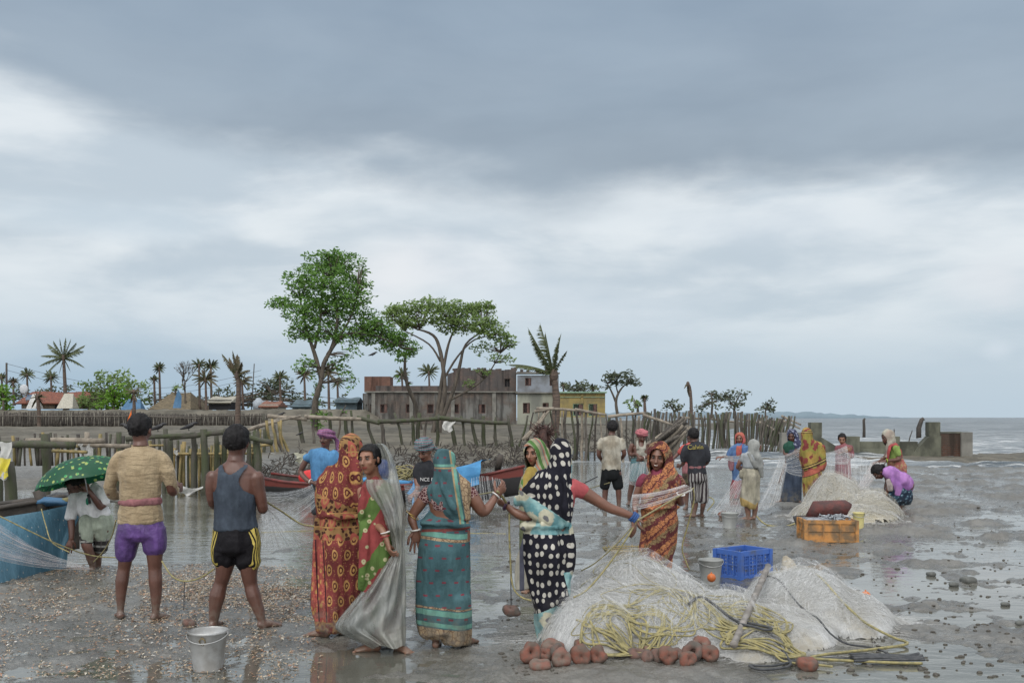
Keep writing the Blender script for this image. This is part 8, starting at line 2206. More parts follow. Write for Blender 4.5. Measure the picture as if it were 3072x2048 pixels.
def nets():
 N = net_sheet
 N("net with shrimps hanging across the blue cloth at left edge", [(-60,1150,9.6),(-60,1200,9.4),(-60,1270,9.3)],[(90,1262,10.0),(150,1285,10.2),(215,1306,10.3)], NETP, .05)
 N("net fanned from the blue T-shirt man to the left", [(716,1112,12.5),(722,1128,12.4),(728,1160,12.2)],[(604,1128,9.0),(600,1180,8.8),(610,1240,8.6)], NETW, .04)
 N("pale net lying out over the creek right of the tank top man", [(612,1150,8.2),(612,1165,8.2)],[(560,1250,9.5),(640,1262,9.8),(728,1240,9.6)], NETW, .03)
 N("net stretched between the plastic sheet and the dark polo shirt", [(928,1112,9.5),(932,1150,9.3),(935,1190,9.0)],[(1020,1105,11.8),(1000,1150,11),(975,1185,10)], NETW, .03)
 N("net hanging in front of the boat bow behind the teal sari", [(1082,1098,10),(1110,1092,11),(1150,1100,11)],[(1080,1180,8.8),(1120,1170,9.2),(1165,1160,9.5)], net_material('faint_net', (0.7,0.72,0.74),.50,.75,30,2,.3,.03),.02)
 N("faint net trailing between the teal and polka dot saris", [(1085,1150,8.4),(1130,1150,8.4),(1165,1165,8.2)],[(1090,1260,9.2),(1130,1270,9.2),(1165,1255,9.0)], MATS['faint_net'],.02)
 N("net band stretched across the front of the orange sari", [(1572,1112,8.95),(1588,1118,8.95),(1590,1126,8.95)],[(1452,1135,8.6),(1452,1152,8.5),(1456,1172,8.3)], net_material('thin_pink_net', (.62,.55,.56),.50,.72,45,2.5,.45,.10),.02)
 N("net falling from the outstretched hand to the big heap", [(1452,1192,7.5),(1462,1200,7.5)],[(1300,1360,7.6),(1380,1300,8.1),(1470,1290,8.3)], MATS['faint_net'],.03)
 N("net gathered in the pink turban man's hands", [(1450,1065,18.2),(1470,1060,18.2),(1490,1062,18.2)],[(1430,1105,18.0),(1460,1115,18),(1500,1110,18)], NETW, .02)
 N("net drawn from the blue sari woman's hand behind the old woman", [(1662,1046,19.5),(1664,1054,19.5)],[(1745,1034,16.4),(1742,1056,16.4)], NETW, .04)
 N("net fan falling to the mud left of the old woman in cream", [(1712,1062,16.8),(1726,1072,16.6)],[(1632,1178,16.6),(1665,1186,16.2),(1700,1182,16)], NETW, .05)
 N("net fan falling to the mud right of the old woman in cream", [(1788,1056,17.5),(1808,1064,17.5)],[(1735,1172,16.5),(1762,1168,16.4),(1790,1150,16.8)], NETW, .05)
 N("net fan left of the yellow sari woman over the navy skirt", [(1838,1026,16.9),(1840,1040,16.9),(1842,1095,16.9)],[(1788,1048,17.4),(1790,1062,17.4),(1796,1075,17.4)], NETW, .03)
 N("net between the yellow sari woman and the girl in pink", [(1890,1040,17.2),(1890,1050,17.2),(1892,1058,17.2)],[(1945,1022,19.6),(1950,1050,19.2),(1948,1065,18.8)], NETW, .03)
 N("net hanging before the girl in pink down to the small heap", [(1892,1054,17.6),(1930,1040,18.8),(1955,1040,19.4),(2010,1060,18.0)],[(1905,1150,17.5),(1930,1160,17.3),(1960,1150,17),(2000,1120,16.8)], NETW, .04)
 N("net drawn from the small heap up to the lime blouse woman's hands", [(2002,1060,17.6),(2030,1062,17.6)],[(1965,1125,16.8),(1995,1118,16.6)], NETP, .02)
nets()
# ---------------------------------------------------------------- ring weights, floats, stones
CLAY = [simple('fired_clay_%s' % n, a, b, rough=.8, scale=14, bump=.7, bd=.008, bscale=40) for n, a, b in (('red', (.175,.066,.045),(.095,.070,.056)),('brown', (.13,.07,.055),(.085,.075,.065)),('muddy', (.14,.11,.09),(.17,.075,.055)))]
def weight(label, p, R, r, tilt=0, az=0, mi=0, seed=0, group=None, flat=1.0):
 rnd = random.Random(seed); V = []; F = []; n, m_ = 30,16; R -= .003; r += .004
 for i in range(n):
  a = 2 * math.pi * i / n
  for j in range(m_):
   b = 2 * math.pi * j / m_; V.append(((R + r * math.cos(b)) * math.cos(a),(R + r * math.cos(b)) * math.sin(a) * flat, r * 1.05 * math.sin(b)))
   F.append((i * m_ + j, ((i + 1) % n) * m_ + j, ((i + 1) % n) * m_ + (j + 1) % m_, i * m_ + (j + 1) % m_))
 V = np.array(V); V *= (1 + .50 * (vn3(V[:, 0] * 20 + seed * 3, V[:, 1] * 20, V[:, 2] * 20, seed) - .5) + .10 * (vn3(V[:, 0] * 70 + seed, V[:, 1] * 70, V[:, 2] * 70,4) - .5))[:, None]
 o = link('clay_weight', mesh_from('clay_weight', V, F), CLAY[mi], None, p); o.rotation_euler = (tilt, 0, az)
 return tag(o, label, 'net weight', group)
def weights():
 c3 = lambda x, y, d: W(1500 + x / 2.613,1600 + y / 2.613, d)
 g = 'clay ring weights heaped in front of the net'
 T = [(235,952,6.68,.044,.030,1.2,.5,0, "reddish ring weight at the far left end of the row"),(345,948,6.72,.036,.022,.5,.4,0, "thin red ring weight wedged between the left end one and the grey one"),(320,1026,6.48,.042,.026,.1,0,2, "flat lying ring weight, lowest at the left end"),(415,884,6.85,.044,.028,.3,.3,2, "muddy ring weight lying on top of the left group"),
   (484,1000,6.55,.036,.034,1.3,.2,2, "grey brown ring weight facing forward with a dark hole"),(455,945,6.72,.038,.028,1.0,1,1, "ring weight half hidden behind the grey brown one"),(640,985,6.60,.036,.034,1.45,-.1,0, "largest round red weight with a small hole"),(648,884,6.85,.034,.024,.9,.6,0, "red weight showing above the large round one"),(770,985,6.62,.034,.030,1.3,-.5,0, "red weight at the right of the left group"),
   (1080,945,6.75,.040,.024,.3,.6,1, "flat brown weight, first after the gap"),(1150,892,6.85,.036,.022,.2,0,2, "greyish weight behind the gap in the row"),(1160,972,6.66,.022,.024,.9,.3,1, "small blocky weight left of the upright round one"),(1320,978,6.62,.036,.034,1.45,.1,0, "upright round weight with a hole in the middle group"),(1250,880,6.88,.036,.026,.7,.7,0, "weight leaning behind the upright round one"),(1240,985,6.68,.028,.024,.8,0,1, "dark low weight beside the upright round one"),
   (1320,778,6.98,.036,.024,.5,.2,0, "upper left of three weights caught in the rope tangle"),(1432,765,7.0,.038,.026,1.0,.8,0, "upper right of three weights caught in the rope tangle"),(1392,848,6.92,.034,.026,1.2,-.3,0, "bright red weight low in the rope tangle"),(1458,818,6.95,.026,.020,.8,.1,0, "small weight under the upper right one in the tangle"),
   (1512,930,6.70,.052,.022,1.0,-.8,1, "long tilted ring weight, left of a leaning pair"),(1565,895,6.78,.052,.026,1.0,-.8,2, "long tilted ring weight, right of a leaning pair"),(1468,995,6.56,.032,.028,1.3,.4,0, "small round red weight below the leaning pair"),(1645,955,6.68,.034,.030,1.4,-.2,0, "round red weight at the right end of the row"),(1390,940,6.74,.026,.022,.6,0,1, "dark weight behind the round ones of the right group")]
 for i, (x, y, d, R, r, t, az, mi, lab) in enumerate(T):
  p = c3(x, y, d); p.z = max(p.z, (R + r) * abs(math.sin(t)) * .9 + r * abs(math.cos(t)) * .9)
  weight(lab, p, R, r, t, az, mi, i, g, flat=1.25 if R > .05 else 1.0)
 weight("ring weight hanging in the air from the polka dot woman's rope", WO(1173,1402,7.33),.036,.028,.35,.6,1,40)
 p = WO(1855,1532,6.52); weight("single ring weight alone on the mud at the lower right", Vector((p.x, p.y, .035)),.040,.030,.2,.2,0,41)
 p = WO(436,1408,7.85); weight("small weight lying on the scraps under the slack rope", Vector((p.x, p.y, .03)),.032,.020,.15,1,1,42)
 p = WO(1662,1180,16.4); weight("small clay weight by the far grey bucket", Vector((p.x, p.y, .05)),.05,.035,.3,0,0,43)
 OR = simple('orange_float', (.55,.15,.03),(.45,.12,.03), rough=.4, bump=.1)
 for px, py, d, r, lab in ((1988,1370,8.95,.047, "bright orange ball float on the wet mud right of the heap"),(1634,1326,9.5,.042, "pale orange float half sunk in the net by the near grey bucket")):
  p = WO(px, py, d); mb = MB(); mb.ball((0,0,0), r, 20,14); mb.tube([(0,0, r * .9),(0,0, r * 1.25)],.007,6); tag(mb.build('float_ball', OR, None, (p.x, p.y, max(p.z, r * .9))), lab, 'float')
 ST = simple('wet_stone', (.12,.125,.115),(.07,.072,.066), rough=.6, scale=9)
 for i, (px, py, r, lab) in enumerate(((2222,1338,.060, "larger dark stone standing in the wet film at right"),(2190,1346,.040, "smaller stone left of the larger one"),(2138,1322,.040, "low mud covered stone left of the stone pair"),(2345,1435,.035, "dark stone cut by the right edge of the picture"),(2310,1390,.028, "small dark stone near the right edge"))):
  p = GP(px * K, py * K); mb = MB(); mb.ball((0,0,0),(r * 1.2, r, r * .85),14,10); V = np.array(mb.V); V *= (1 + .9 * (vn3(V[:, 0] * 22 + i * 5, V[:, 1] * 22, V[:, 2] * 22,3) - .5))[:, None]; mb.V = [tuple(v) for v in V]
  tag(mb.build('stone', ST, None, (p.x, p.y, r * .45)), lab, 'stone')
weights()
# ---------------------------------------------------------------- buckets, crates, bamboo
STEEL = simple('dull_steel', (.42,.43,.43),(.27,.265,.25), rough=.42, scale=7, bump=.15, metal=.6)
def bucket(label, px, py, d, rt, rb, h, mat, rz=0, lip=.004):
 p = WO(px, py, d); z = max(0, zt(p.x, d)) - .01
 root = thing('bucket', label, 'bucket', (p.x, d, z), rz)
 mb = MB(); mb.lathe([(rb - .004,.012),(rb, .0),(rb + .003,.012),(rb, .02),(lerp(rb, rt, .5), h * .5),(rt, h),(rt + lip, h + .004),(rt + lip, h - .006),(rt - .004, h - .002),(lerp(rb, rt, .5) - .005, h * .5),(rb - .004,.02),(0,.02)],40); mb.build('pail', mat, root)
 mb = MB(); mb.lathe([(rt + .001, h - .012),(rt + .006, h - .004),(rt + .001, h + .005)],40); mb.build('rim', mat, root)
 mb = MB(); mb.tube([(math.cos(t) * (rt + .008),-(rt + .008) * math.sin(t) * .98, h - .01 - .05 * math.sin(t)) for t in [math.pi * i / 16 for i in range(17)]],.0035,6); mb.build('handle', STEEL, root)
 for a in (0, math.pi):
  mb = MB(); mb.ball((math.cos(a) * (rt + .004),0, h - .02),(.006,.02,.02),10,8); mb.build('ear', STEEL, root)
 return root, rt, h
r_, rt_, h_ = bucket("dented metal bucket alone on the mud in the left foreground", 478,1538,6.52,.126,.092,.262, STEEL)
mb = MB(); mb.tube([(0,-rt_ - .002, h_ - .02),(-.02,-rt_ - .001, h_ - .04),(-.016,-.118, h_ - .055),(0,-.112, h_ - .078),(.016,-.118, h_ - .055),(.02,-rt_ - .001, h_ - .04),(0,-rt_ - .002, h_ - .02)],.004,6); mb.build('handle_plate', simple('rusty_brass', (.18,.14,.06),(.10,.07,.04)), r_)
bucket("grey bucket standing against the blue crate", 1632,1318,9.9,.118,.088,.25, simple('matt_grey_pail', (.34,.35,.34),(.27,.28,.27), rough=.5, metal=.3))
bucket("grey bucket behind, left of the old woman in cream", 1676,1212,14.9,.128,.088,.235, MATS['matt_grey_pail'])
bucket("pale yellow bucket right of the orange crate", 1972,1215,14.6,.082,.072,.235, simple('cream_yellow_plastic', (.52,.47,.20),(.42,.37,.16), rough=.4))
def crate(label, c, size, rz, mat, nx=5, ny=3, solid=False, notch=False):
 L, D, H_ = size; root = thing('crate', label, 'crate', c, rz)
 def side(a, b, n, nm):
  mb = MB(); a = Vector(a); b = Vector(b); t = (b - a).normalized(); ln = (b - a).length; nn = Vector((t.y, -t.x, 0))
  R = Matrix.Rotation(math.atan2(t.y, t.x),3, 'Z'); mid = (a + b) / 2
  mb.box(mid + Vector((0,0,.02)) , (ln, .022,.04), R); mb.box(mid + Vector((0,0, H_ - .025)),(ln, .026,.05), R)
  if solid: mb.box(mid - nn * .004 + Vector((0,0, H_ / 2)),(ln - .01,.008, H_ - .06), R)
  for k in range(n + 1):
   w = .028 if k in (0, n) else .012; mb.box(a + t * (ln * k / n) + nn * .006 + Vector((0,0, H_ / 2)),(w, .016, H_ - .082), R)
  for z in (.5,): mb.box(mid + nn * .005 + Vector((0,0, H_ * z)),(ln - .05,.013,.012), R)
  if not solid:
   for k in range(n * 3): mb.box(a + t * (ln * (k + .5) / (n * 3)) + Vector((0,0, H_ / 2)),(.008,.009, H_ - .084), R)
   for z in (.25,.375,.625,.75): mb.box(mid + Vector((0,0, H_ * z)),(ln - .06,.006,.008), R)
  mb.build(nm, mat, root, smooth=False)
 side((-L / 2,-D / 2,0),(L / 2,-D / 2,0), nx, 'long_side'); side((L / 2,-D / 2,0),(L / 2, D / 2,0), ny, 'short_side'); side((L / 2, D / 2,0),(-L / 2, D / 2,0), nx, 'long_side'); side((-L / 2, D / 2,0),(-L / 2,-D / 2,0), ny, 'short_side')
 mb = MB(); mb.box((0,0,.012),(L - .03, D - .03,.014)); mb.build('bottom', mat, root, smooth=False)
 mb = MB()
 for sx in (-1,1):
  for sy in (-1,1): mb = MB(); mb.box((sx * L / 2, sy * D / 2, H_ / 2),(.045,.045, H_ - .004)); mb.build('corner_post', mat, root, smooth=False)
 return root
BLUEP = simple('blue_crate_plastic', (.045,.115,.38),(.07,.09,.15), rough=.5, scale=7, bump=.1, lo=.48, hi=.72, detail=8)
ORP = simple('dirty_orange_plastic', (.42,.20,.060),(.15,.10,.055), rough=.6, scale=6, bump=.15, lo=.42, hi=.62, detail=8)
p = WO(1706,1312,10.35); crate("blue slatted plastic crate behind the net heap", (p.x, 10.35,0.0),(.44,.34,.29),.62, BLUEP, 4,4)
p = WO(1900,1243,13.3); cr = crate("dirty orange plastic crate full of fish", (p.x, 13.3,0.01),(.66,.42,.29),-.06, ORP, 3,2, True)
FISH = simple('silver_fish', (.38,.40,.42),(.10,.11,.12), rough=.3, scale=20, bump=.1, metal=.3); rnd = random.Random(8)
for k in range(26):
 mb = MB(); a = rnd.uniform(0,3.1); L = rnd.uniform(.09,.15); c = Vector((rnd.uniform(-.06,.26), rnd.uniform(-.14,.14),.27 + rnd.uniform(0,.05))); u = Vector((math.cos(a), math.sin(a), rnd.uniform(-.3,.5)))
 mb.tube([c - u * L * .5, c - u * L * .3, c, c + u * L * .35, c + u * L * .45, c + u * L * .58],[(.004,.003),(.009,.014),(.010,.019),(.004,.007),(.003,.012),(.002,.022)],8, u.cross(Vector((0,0,1))))
 o = mb.build('fish', FISH, None, (p.x, 13.3,.02)); tag(o, "silver fish heaped in the top of the orange crate", 'fish', 'fish in the orange crate')
mb = MB(); mb.box((-.16,0,.26),(.30,.36,.05)); mb.box((0,0,.14),(.6,.36,.22))
o = mb.build('fish_bed', FISH, None, (p.x, 13.3,.02)); tag(o, "dark mass of small fish under the loose ones in the orange crate", 'fish', kind='stuff')
mb = MB(); mb.tube([(-.32,0,.1),(-.30,.0,.22),(.1,0,.24),(.13,0,.22)],[(.1,.14),(.14,.12),(.14,.12),(.1,.1)],12,(0,1,0), jit=.06)
q_ = WO(1925,1200,13.95); tag(mb.build('fish_sack', simple('maroon_wet_cloth', (.115,.035,.03),(.06,.03,.028), scale=8, bump=.8, bd=.02), None, (q_.x, 13.95,.14)), "dark red wet sack behind the orange crate", 'sack')
mb = MB(); mb.lathe([(0,.02),(.10,0),(.19,.10),(.24,.22),(.25,.22),(.2,.1),(.1,.025)],32); q_ = WO(1862,1222,14.1)
tag(mb.build('basin', simple('black_basin', (.03,.03,.032),(.06,.055,.05), rough=.6), None, (q_.x, 14.1,.02)), "black basin half hidden behind the left end of the orange crate", 'basin')
mb = MB(); q_ = WO(1450,1280,11.6)
for k in range(5): mb.tube([(math.cos(t) * (.26 + .015 * k), math.sin(t) * (.2 + .01 * k),.02 + .022 * k) for t in [2 * math.pi * i / 28 for i in range(29)]],.009,5, cap=False)
for k in range(26): t = 2 * math.pi * k / 26; mb.tube([(math.cos(t) * .25, math.sin(t) * .19,0),(math.cos(t) * .335, math.sin(t) * .25,.13)],.006,4)
tag(mb.build('wicker_basket', WOODB, None, (q_.x, 11.6,.01)), "shallow wicker basket behind the heap, left of the orange sari", 'basket')
def bamboo(label, a, b, r, mat):
 a, b = WO(*a), WO(*b); mb = MB(); n = 9; pts = []; R = []
 for i in range(n):
  for t, k in ((0,1.0),(.03,1.16),(.06,1.0),(.94,.97)): pts.append(a.lerp(b, (i + t) / n)); R.append(r * k)
 mb.tube([p - a for p in pts], R, 12); return tag(mb.build('bamboo_pole', mat, None, a), label, 'pole')
bamboo("thick grey bamboo pole slanting over the net heap", (1685,1480,6.62),(1765,1298,8.3),.024, simple('grey_bamboo', (.24,.22,.20),(.15,.135,.12), rough=.6, scale=10, bump=.3, stretch=(1,1,4)))
bamboo("reddish bamboo pole lying at the right foot of the heap", (1772,1462,7.35),(1900,1398,8.3),.024, simple('red_bamboo', (.27,.13,.09),(.17,.09,.07), rough=.55, scale=10, bump=.3))
mb = MB(); rnd = random.Random(2)
for k in range(60):
 a = rnd.uniform(0,6.28); c = Vector((rnd.uniform(-.16,.16), rnd.uniform(-.1,.1), rnd.uniform(0,.08))); mb.tube([c, c + Vector((math.cos(a) * .1, math.sin(a) * .06, rnd.uniform(.0,.12)))],[.012,.004],5)
q_ = WO(1800,1296,9.3); tag(mb.build('net_scraps', simple('brown_fibre', (.20,.14,.06),(.10,.08,.06)), None, (q_.x, 9.3,.05)), "clump of brown fibre and cord at the top of the grey bamboo pole", 'scraps')
mb = MB(); mb.tube([(0,0,-.02),(.02,0,.12),(-.02,0,.24),(-.04,0,.30)],[.12,.10,.06,.02],12, jit=.15); q_ = WO(1812,1290,9.7)
tag(mb.build('net_bundle', simple('cream_net_bundle', (.42,.38,.30),(.26,.23,.18), scale=20, bump=.9, bd=.01), None, (q_.x, 9.7,0)), "small upright bundle of cream net right of the blue crate", 'net')
# ---------------------------------------------------------------- boats
def hull(root, L, B_, H_, mat, inner, bow=.5, mir=1, stern=.12, rise=.35, nm='hull'):
 """keelboat along x; bow at +x"""
 n, m_ = 28,14
 def sect(t):
  w = B_ / 2 * (max(0,1 - max(0,(t - .45) / .55) ** 2.2)) ** .6 * (min(1, t / .18) * .45 + .55)
  sh = rise * max(0,(t - .5) / .5) ** 2 + .12 * max(0,(.3 - t) / .3) ** 2
  return w, H_ + sh, sh * .75
 for k, (nm_, mt, off) in enumerate(((nm, mat, 0),('hull_lining', inner, .035))):
  V = []; F = []
  for i in range(n + 1):
   t = i / n; w, top, bot = sect(t); w = max(w - off, .01); x = -L / 2 + L * t
   for j in range(m_ + 1):
    a = math.pi * j / m_; V.append((x, -math.cos(a) * w, bot + off + (top - bot - off) * (1 - math.sin(a) ** .8)))
  for i in range(n):
   for j in range(m_): F.append((i * (m_ + 1) + j, (i + 1) * (m_ + 1) + j, (i + 1) * (m_ + 1) + j + 1, i * (m_ + 1) + j + 1))
  link(nm_, mesh_from(nm_, V, F), mt, root)
 for sd in (-1,1):
  mb = MB(); mb.tube([(-L / 2 + L * i / 28, sd * (sect(i / 28)[0] - .01), sect(i / 28)[1]) for i in range(29)],[(.045,.03)] * 29,8,(0,1,0)); mb.build('gunwale', MATS['dark_wet_wood'] if nm == 'hull' and mat.name != 'red_black_hull' else MATS['boat_red'], root)
 return sect
simple('boat_red', (.15,.025,.020),(.07,.02,.018), rough=.5, scale=5, bump=.2)
m, nt = newmat('red_black_hull'); o = nt.obj(); X, Y, Z = nt.sep(o)
finish(nt, nt.mix(nt.sstep(nt.m('ADD', nt.m('SUBTRACT', Z, nt.m('MULTIPLY', nt.m('MAXIMUM', nt.m('SUBTRACT', X, .6),0.0),.13)), nt.m('MULTIPLY', nt.noise(o, 8,4),.03)),.33,.35),(.020,.019,.02),(.13,.028,.022)),.5, nt.bump(nt.noise(o, 9,4),.3,.02),0,.4)
def boats():
 a = Vector((WO(598,1110,21.5).x, 21.6,0)); b = Vector((WO(1203,1066,18.3).x, 18.9,0)); c = (a + b) / 2
 root = thing('red_boat', "long wooden boat with black and red hull lying in the creek behind the women", 'boat', (c.x, c.y, -.12), math.atan2(b.y - a.y, b.x - a.x))
 L = (b - a).length; hull(root, L, 1.25,.42, MATS['red_black_hull'], WOODD, rise=.42)
 mb = MB(); mb.tube([(L / 2 - .55,0,.72),(L / 2 - .5,0,.98),(L / 2 - .48,0,1.06)],[.06,.07,.05],10); mb.build('bow_post', WOODD, root)
 for x in (-1.9,-.9,.4,1.5):
  mb = MB(); mb.box((x, 0,.36),(.16,1.1,.04)); mb.build('thwart', WOODP, root, smooth=False)
 T = lambda nm, lab, cat, mat, x, y, z, mb: tag(mb.build(nm, mat, None, c + Vector((math.cos(root.rotation_euler.z) * x - math.sin(root.rotation_euler.z) * y, math.sin(root.rotation_euler.z) * x + math.cos(root.rotation_euler.z) * y, z - .12)), rot=(0,0, root.rotation_euler.z)), lab, cat)
 mb = MB(); rows = [(-.75,.0),(-.5,.12),(-.1,.22),(.3,.32),(.62,.42)]
 V = []; F = []
 for i, (x, s) in enumerate(rows):
  for j in range(9):
   t = j / 8; V.append((x * 1.1 + .05 * math.sin(j * 1.9 + i),-.15 - .55 * min(1, t * 1.8) - .06 * math.sin(j * 2.3 + i * 2),.12 + s + .34 * (1 - max(0, t - .45) * 2.4)))
 for i in range(4):
  for j in range(8): F.append((i * 9 + j, i * 9 + j + 1,(i + 1) * 9 + j + 1,(i + 1) * 9 + j))
 mb.add(V, F); T('blue_cloth', "bright blue cloth hung over the boat's bow gunwale", 'cloth', simple('sky_blue_cloth', (.065,.24,.46),(.045,.18,.36), scale=4, bump=.6, bd=.03, bscale=12), L / 2 - 1.25,0,.10, mb)
 mb = MB(); mb.ball((0,0,0),(.34,.24,.26),24,16); T('blue_drum', "round blue plastic drum lying in the boat behind the plastic sheet", 'drum', simple('royal_blue_plastic', (.02,.07,.36),(.03,.1,.42), rough=.3, bump=.05),-.05,0,.66, mb)
 for k, (x, lab) in enumerate(((.42, "coil of yellow rope piled beside the blue drum"),(1.55, "coil of yellow rope near the boat's bow"))):
  mb = MB(); rnd = random.Random(k)
  for i in range(12): mb.tube([(math.cos(t) * (.16 + rnd.uniform(0,.06)) + rnd.uniform(-.01,.01), math.sin(t) * .14 + .02 * i * (k == 0) - .1,.018 * i + .1 * math.cos(t + i) * (k == 0)) for t in [2 * math.pi * j / 18 for j in range(19)]],.012,5, cap=False)
  T('rope_coil', lab, 'rope', ROPEY, x, 0,.5 + .12 * k, mb)
 mb = MB(); mb.tube([(-.6,-.3,0),(-.2,-.34,.06),(.3,-.3,.03),(.7,-.25,.0)],[(.12,.05)] * 4,10,(0,1,0), jit=.2); T('blue_cloth', "crumpled light blue cloth along the boat's side below the drum", 'cloth', MATS['sky_blue_cloth'],.2,-.2,.48, mb)
 mb = MB(); mb.ball((0,0,0),(.28,.2,.17),14,10); T('red_cloth_bundle', "bright red cloth bundle in the boat beside the blue T-shirt man", 'cloth', simple('boat_red_cloth', (.5,.03,.03),(.4,.02,.02), bump=.6),-1.75,-.1,.5, mb)
 d = 11.2; c = WO(40,1300, d)
 root = thing('dark_boat', "dark boat at the left edge with its bow under the bending man's hand", 'boat', (WO(195,1200,11.55).x - 1.93,11.0,-.02),.28)
 hull(root, 3.9,1.0,.60, WOODD, WOODD, rise=.2)
 for k in range(3):
  mb = MB(); mb.box((-1 + k * .9,0,.55),(.14,1.1,.04)); mb.build('thwart', WOOD, root, smooth=False)
 q_ = WO(100,1150,11.2); mb = MB(); mb.tube([(0,0,-.3),(-.02,0,.1),(-.06,0,.22)],[.05,.06,.065],10); tag(mb.build('mooring_post', WOODD, None, (q_.x, 11.2, q_.z - .1)), "short dark mooring post on the bow of the left boat", 'post')
 top = [(-60,1200,10.1),(0,1188,10.3),(100,1172,10.7),(160,1160,11.0),(192,1168,11.1)]; bot = [(-60,1345,9.6),(0,1338,9.85),(60,1325,10.2),(120,1308,10.65),(152,1305,10.75)]
 A = spline([WO(*t) for t in top],6); B2 = spline([WO(*t) for t in bot],6); V = []; F = []; n = 14
 for i, (p0, p1) in enumerate(zip(A, B2)):
  for j in range(n + 1):
   t = j / n; p = p0.lerp(p1, t); p.y -= .12 * math.sin(math.pi * t) + .025 * math.sin(i * 1.7 + t * 3) * t; V.append(tuple(p))
 for i in range(len(A) - 1):
  for j in range(n): F.append((i * (n + 1) + j, i * (n + 1) + j + 1,(i + 1) * (n + 1) + j + 1,(i + 1) * (n + 1) + j))
 m, nt = newmat('faded_blue_cloth'); o = nt.obj()
 col = nt.mix(nt.sstep(nt.noise(nt.vm('MULTIPLY', o, (1,1,.35)),3,6,.6),.35,.65),(.045,.115,.165),(.075,.16,.215)); sp = nt.vor(nt.vm('MULTIPLY', o, (1,1,.35)),22,1)
 col = nt.mix(nt.sstep(sp, .13,.09,0,.7), col, (.42,.38,.33)); finish(nt, col, .6, nt.bump(nt.noise(nt.vm('MULTIPLY', o, (2,2,.4)),6,5),.6,.04),0,.3)
 o = link('blue_cloth', mesh_from('blue_cloth', V, F), m); tag(o, "big faded blue cloth hung over the side of the left boat", 'cloth')
 for i, (px, py, dd, r, mt, lab) in enumerate(((122,1158,11.2,.08, BLUETARP, "folded blue tarp by the mooring post"),(150,1146,11.4,.08, ROPEK, "black net bundle on the left boat behind the bending man"),(168,1150,11.2,.05, ROPEY, "yellow rope bundle on the left boat"),(262,1150,12.0,.10, WHITEC, "white bags on the boat behind the bending man's back"))):
  mb = MB(); mb.tube([(-r * 3,0,0),(-r, 0, r * .4),(r * 1.2,0, r * .3),(r * 3,0,0)],[(r * .5, r * .5),(r, r * .6),(r, r * .6),(r * .4, r * .3)],10,(0,1,0), jit=.3); q_ = WO(px, py, dd); tag(mb.build('bundle', mt, None, q_), lab, 'bundle')
boats()
# ---------------------------------------------------------------- rags, flag, birds, scraps on the mud
def rag(label, px, py, d, w, h, mat, seed=0, name='rag', cat='rag'):
 rnd = random.Random(seed); q_ = WO(px, py, d); mb = MB(); k = 9; V = []; F = []
 for i in range(k):
  for j in range(k):
   u, v = i / (k - 1), j / (k - 1); V.append(((u - .5) * w * (1 - .35 * v) + .1 * w * math.sin(v * 5 + seed),.10 * w * math.sin(u * 9 + v * 4 + seed) - .04,-v * h * (1 - .3 * abs(u - .5)) + .05 * w * math.sin(u * 7)))
 for i in range(k - 1):
  for j in range(k - 1): F.append((i * k + j, i * k + j + 1,(i + 1) * k + j + 1,(i + 1) * k + j))
 mb.add(V, F); return tag(mb.build(name, mat, None, q_), label, cat)
YEL = simple('yellow_plastic_bag', (.60,.52,.05),(.5,.42,.06), rough=.4, bump=.5); ORC = simple('orange_cloth', (.55,.20,.07),(.48,.15,.05), bump=.6); GREYB = simple('clear_grey_bag', (.42,.43,.42),(.3,.31,.31), rough=.3, bump=.6)
for i, a in enumerate((("white cloth tied to the left edge post", 14,1015,16.2,.22,.38, WHITEC),("yellow plastic bag hanging on the left edge post", 12,1052,16.1,.20,.34, YEL),("grey plastic bag under the white cloth at the left edge", 2,1035,16.3,.2,.42, GREYB),("crumpled white rag at the bottom of the left edge bunch", 8,1082,16.1,.18,.14, WHITEC),
      ("white cloth hooked over the rail above the umbrella", 202,1018,21.0,.26,.36, WHITEC),("spotted white bag beside the cloth above the umbrella", 218,1006,21.1,.20,.22, GREYB),("small white rag on the rail left of the umbrella top", 188,1010,20.9,.14,.14, WHITEC),("orange cloth on the bank left of the umbrella man", 168,1104,20.5,.4,.16, ORC),
      ("white rag caught on the pole fence behind the teal sari", 1030,968,40.5,.5,.42, WHITEC),("white cord tied round the bamboo stakes", 406,1033,22.3,.10,.12, WHITEC),("white scrap tied to the leaning bamboo poles", 629,1040,33.5,.16,.16, WHITEC),("white scrap caught on the mossy post left of the umbrella", 118,1092,19.8,.08,.12, WHITEC),("pale sack on the bank behind the blue T-shirt man", 690,1040,30,.35,.3, simple('pale_sack', (.42,.42,.33))),("foamy white plastic waste at the foot of the mossy posts", 432,1118,21.0,.6,.16, WHITEC))):
 rag(a[0], *a[1:4], a[4], a[5], a[6], i)
p = WO(303,964,30); mb = MB(); mb.tube([(0,0,-.8),(0,0,.34)],.015,6); f = thing('flag', "small orange flag on a stick behind the beige shirted man's head", 'flag', p); mb.build('stick', WOODD, f)
mb = MB(); mb.add([(0,0,.34),(-.14,.01,-.02),(.02,.02,.02),(.0,0,.1)],[(0,1,2,3)]); mb.build('cloth', simple('saffron_cloth', (.75,.16,.02)), f)
CROWB = simple('crow_black', (.010,.010,.012),(.02,.02,.022), rough=.5); CROWG = simple('crow_grey', (.12,.12,.12))
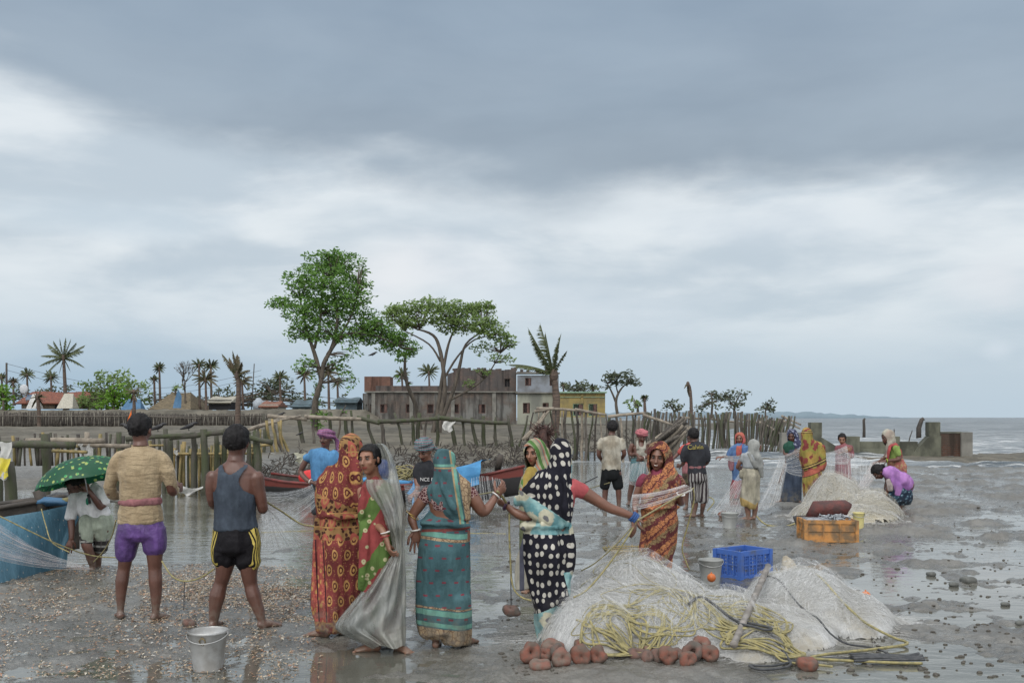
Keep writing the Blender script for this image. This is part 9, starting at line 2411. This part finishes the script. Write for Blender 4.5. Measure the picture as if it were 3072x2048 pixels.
def crow(label, px, py, d, face=1, s=1.0):
 r = thing('crow', label, 'bird', WO(px, py, d),0, 'crows'); mb = MB(); s *= .9
 mb.tube([(-.20 * face * s, 0,.03 * s),(-.12 * face * s, 0,.05 * s),(0,0,.09 * s),(.08 * face * s, 0,.13 * s),(.13 * face * s, 0,.17 * s),(.17 * face * s, 0,.175 * s),(.22 * face * s, 0,.165 * s)],[q_ * s for q_ in (.012,.03,.055,.05,.035,.028,.006)],10); mb.build('body', CROWB, r)
 mb = MB(); mb.ball((.10 * face * s, 0,.145 * s),(.035 * s, .046 * s, .032 * s),10,8); mb.build('neck', CROWG, r)
 for k in (-1,1):
  mb = MB(); mb.tube([(0,.02 * k * s, .05 * s),(.01,.02 * k * s, -.01)],.005 * s, 5); mb.build('leg', CROWB, r)
crow("crow with a grey neck on the pier rail just right of the beige shirted man", 362,990,21.1,1); crow("crow on the pier rail left of the tank top man's head", 433,988,21.1,1); crow("crow tail showing left of the beige shirted man's head", 297,991,21.1,-1); crow("crow on the pole fence rail at the left of the tall tree", 643,958,40.8,1,1.2); crow("crow perched on a low branch of the leafy tree", 856,818,59,1,1.5); crow("crow standing on the far mud left of the tall tree", 688,1000,38,1,.8)
def litter():
 """pale scraps of small fish and leaf strewn over the mud at left"""
 rnd = np.random.default_rng(3); n = 70000
 px = rnd.uniform(-60,740, n); py = 1298 + (rnd.random(n) ** 1.1) * 265
 dens = np.exp(-((py - 1368) / 58) ** 2) * np.clip((px - 240) / 120,.28,1) * np.clip((735 - px) / 60,0,1) + .12
 dens *= np.clip(vn2(px / 50, py / 16,5) * 1.7 - .25,.05,1)
 k = rnd.random(n) < dens; px, py = px[k], py[k]; n = len(px)
 Y = EYE * FPX / (py * K - HY); X = (px * K - CX) / FPX * Y; Z = np.maximum(terrain(X, Y),0) + .004
 a = rnd.uniform(0, np.pi, n); L = rnd.uniform(.007,.022, n); w = L * rnd.uniform(.2,.42, n); u = np.stack([np.cos(a), np.sin(a), rnd.uniform(-.25,.35, n)],1) * L[:, None]; v = np.stack([-np.sin(a), np.cos(a), rnd.uniform(-.3,.3, n)],1) * w[:, None]
 C = np.stack([X, Y, Z + .006],1); hump = np.array([0,0,.005])
 V = np.stack([C - u, C - v + hump, C + u, C + v + hump],1).reshape(-1,3)
 me = mesh_from('scraps', V, np.arange(4 * n).reshape(-1,4), False)
 ms = [simple('scrap_%d' % i, c, bump=0, rough=.5, scale=40) for i, c in enumerate(((.40,.31,.21),(.50,.46,.38),(.26,.18,.12),(.42,.22,.13),(.60,.58,.54)))]
 o = link('scattered_scraps', me, ms); me.polygons.foreach_set('material_index', rnd.choice(5, n, p=[.36,.16,.34,.10,.04]).astype(np.int32)); tag(o, "pale scraps of tiny fish and shell strewn over the mud at left", 'litter', kind='stuff')
 mb = MB(); r2 = random.Random(6)
 for i in range(900):
  x = r2.uniform(1150,2380); y = 1100 + r2.random() ** .8 * 460
  if 1300 < x < 1800 and y > 1290: continue
  Y = EYE * FPX / (y * K - HY); Xc = (x * K - CX) / FPX * Y; s = r2.uniform(.006,.016) * (1.7 if r2.random() < .06 else 1)
  mb.ball((Xc, Y, max(0, zt(Xc, Y)) + s * .2),(s * r2.uniform(.8,1.8), s, s * r2.uniform(.5,.9)),6,4)
 tag(mb.build('mud_lumps', simple('dark_mud_lump', (.075,.068,.055),(.045,.04,.033), rough=.6, scale=20)), "small lumps of mud dotted over the wet flat", 'mud', kind='stuff')
litter()
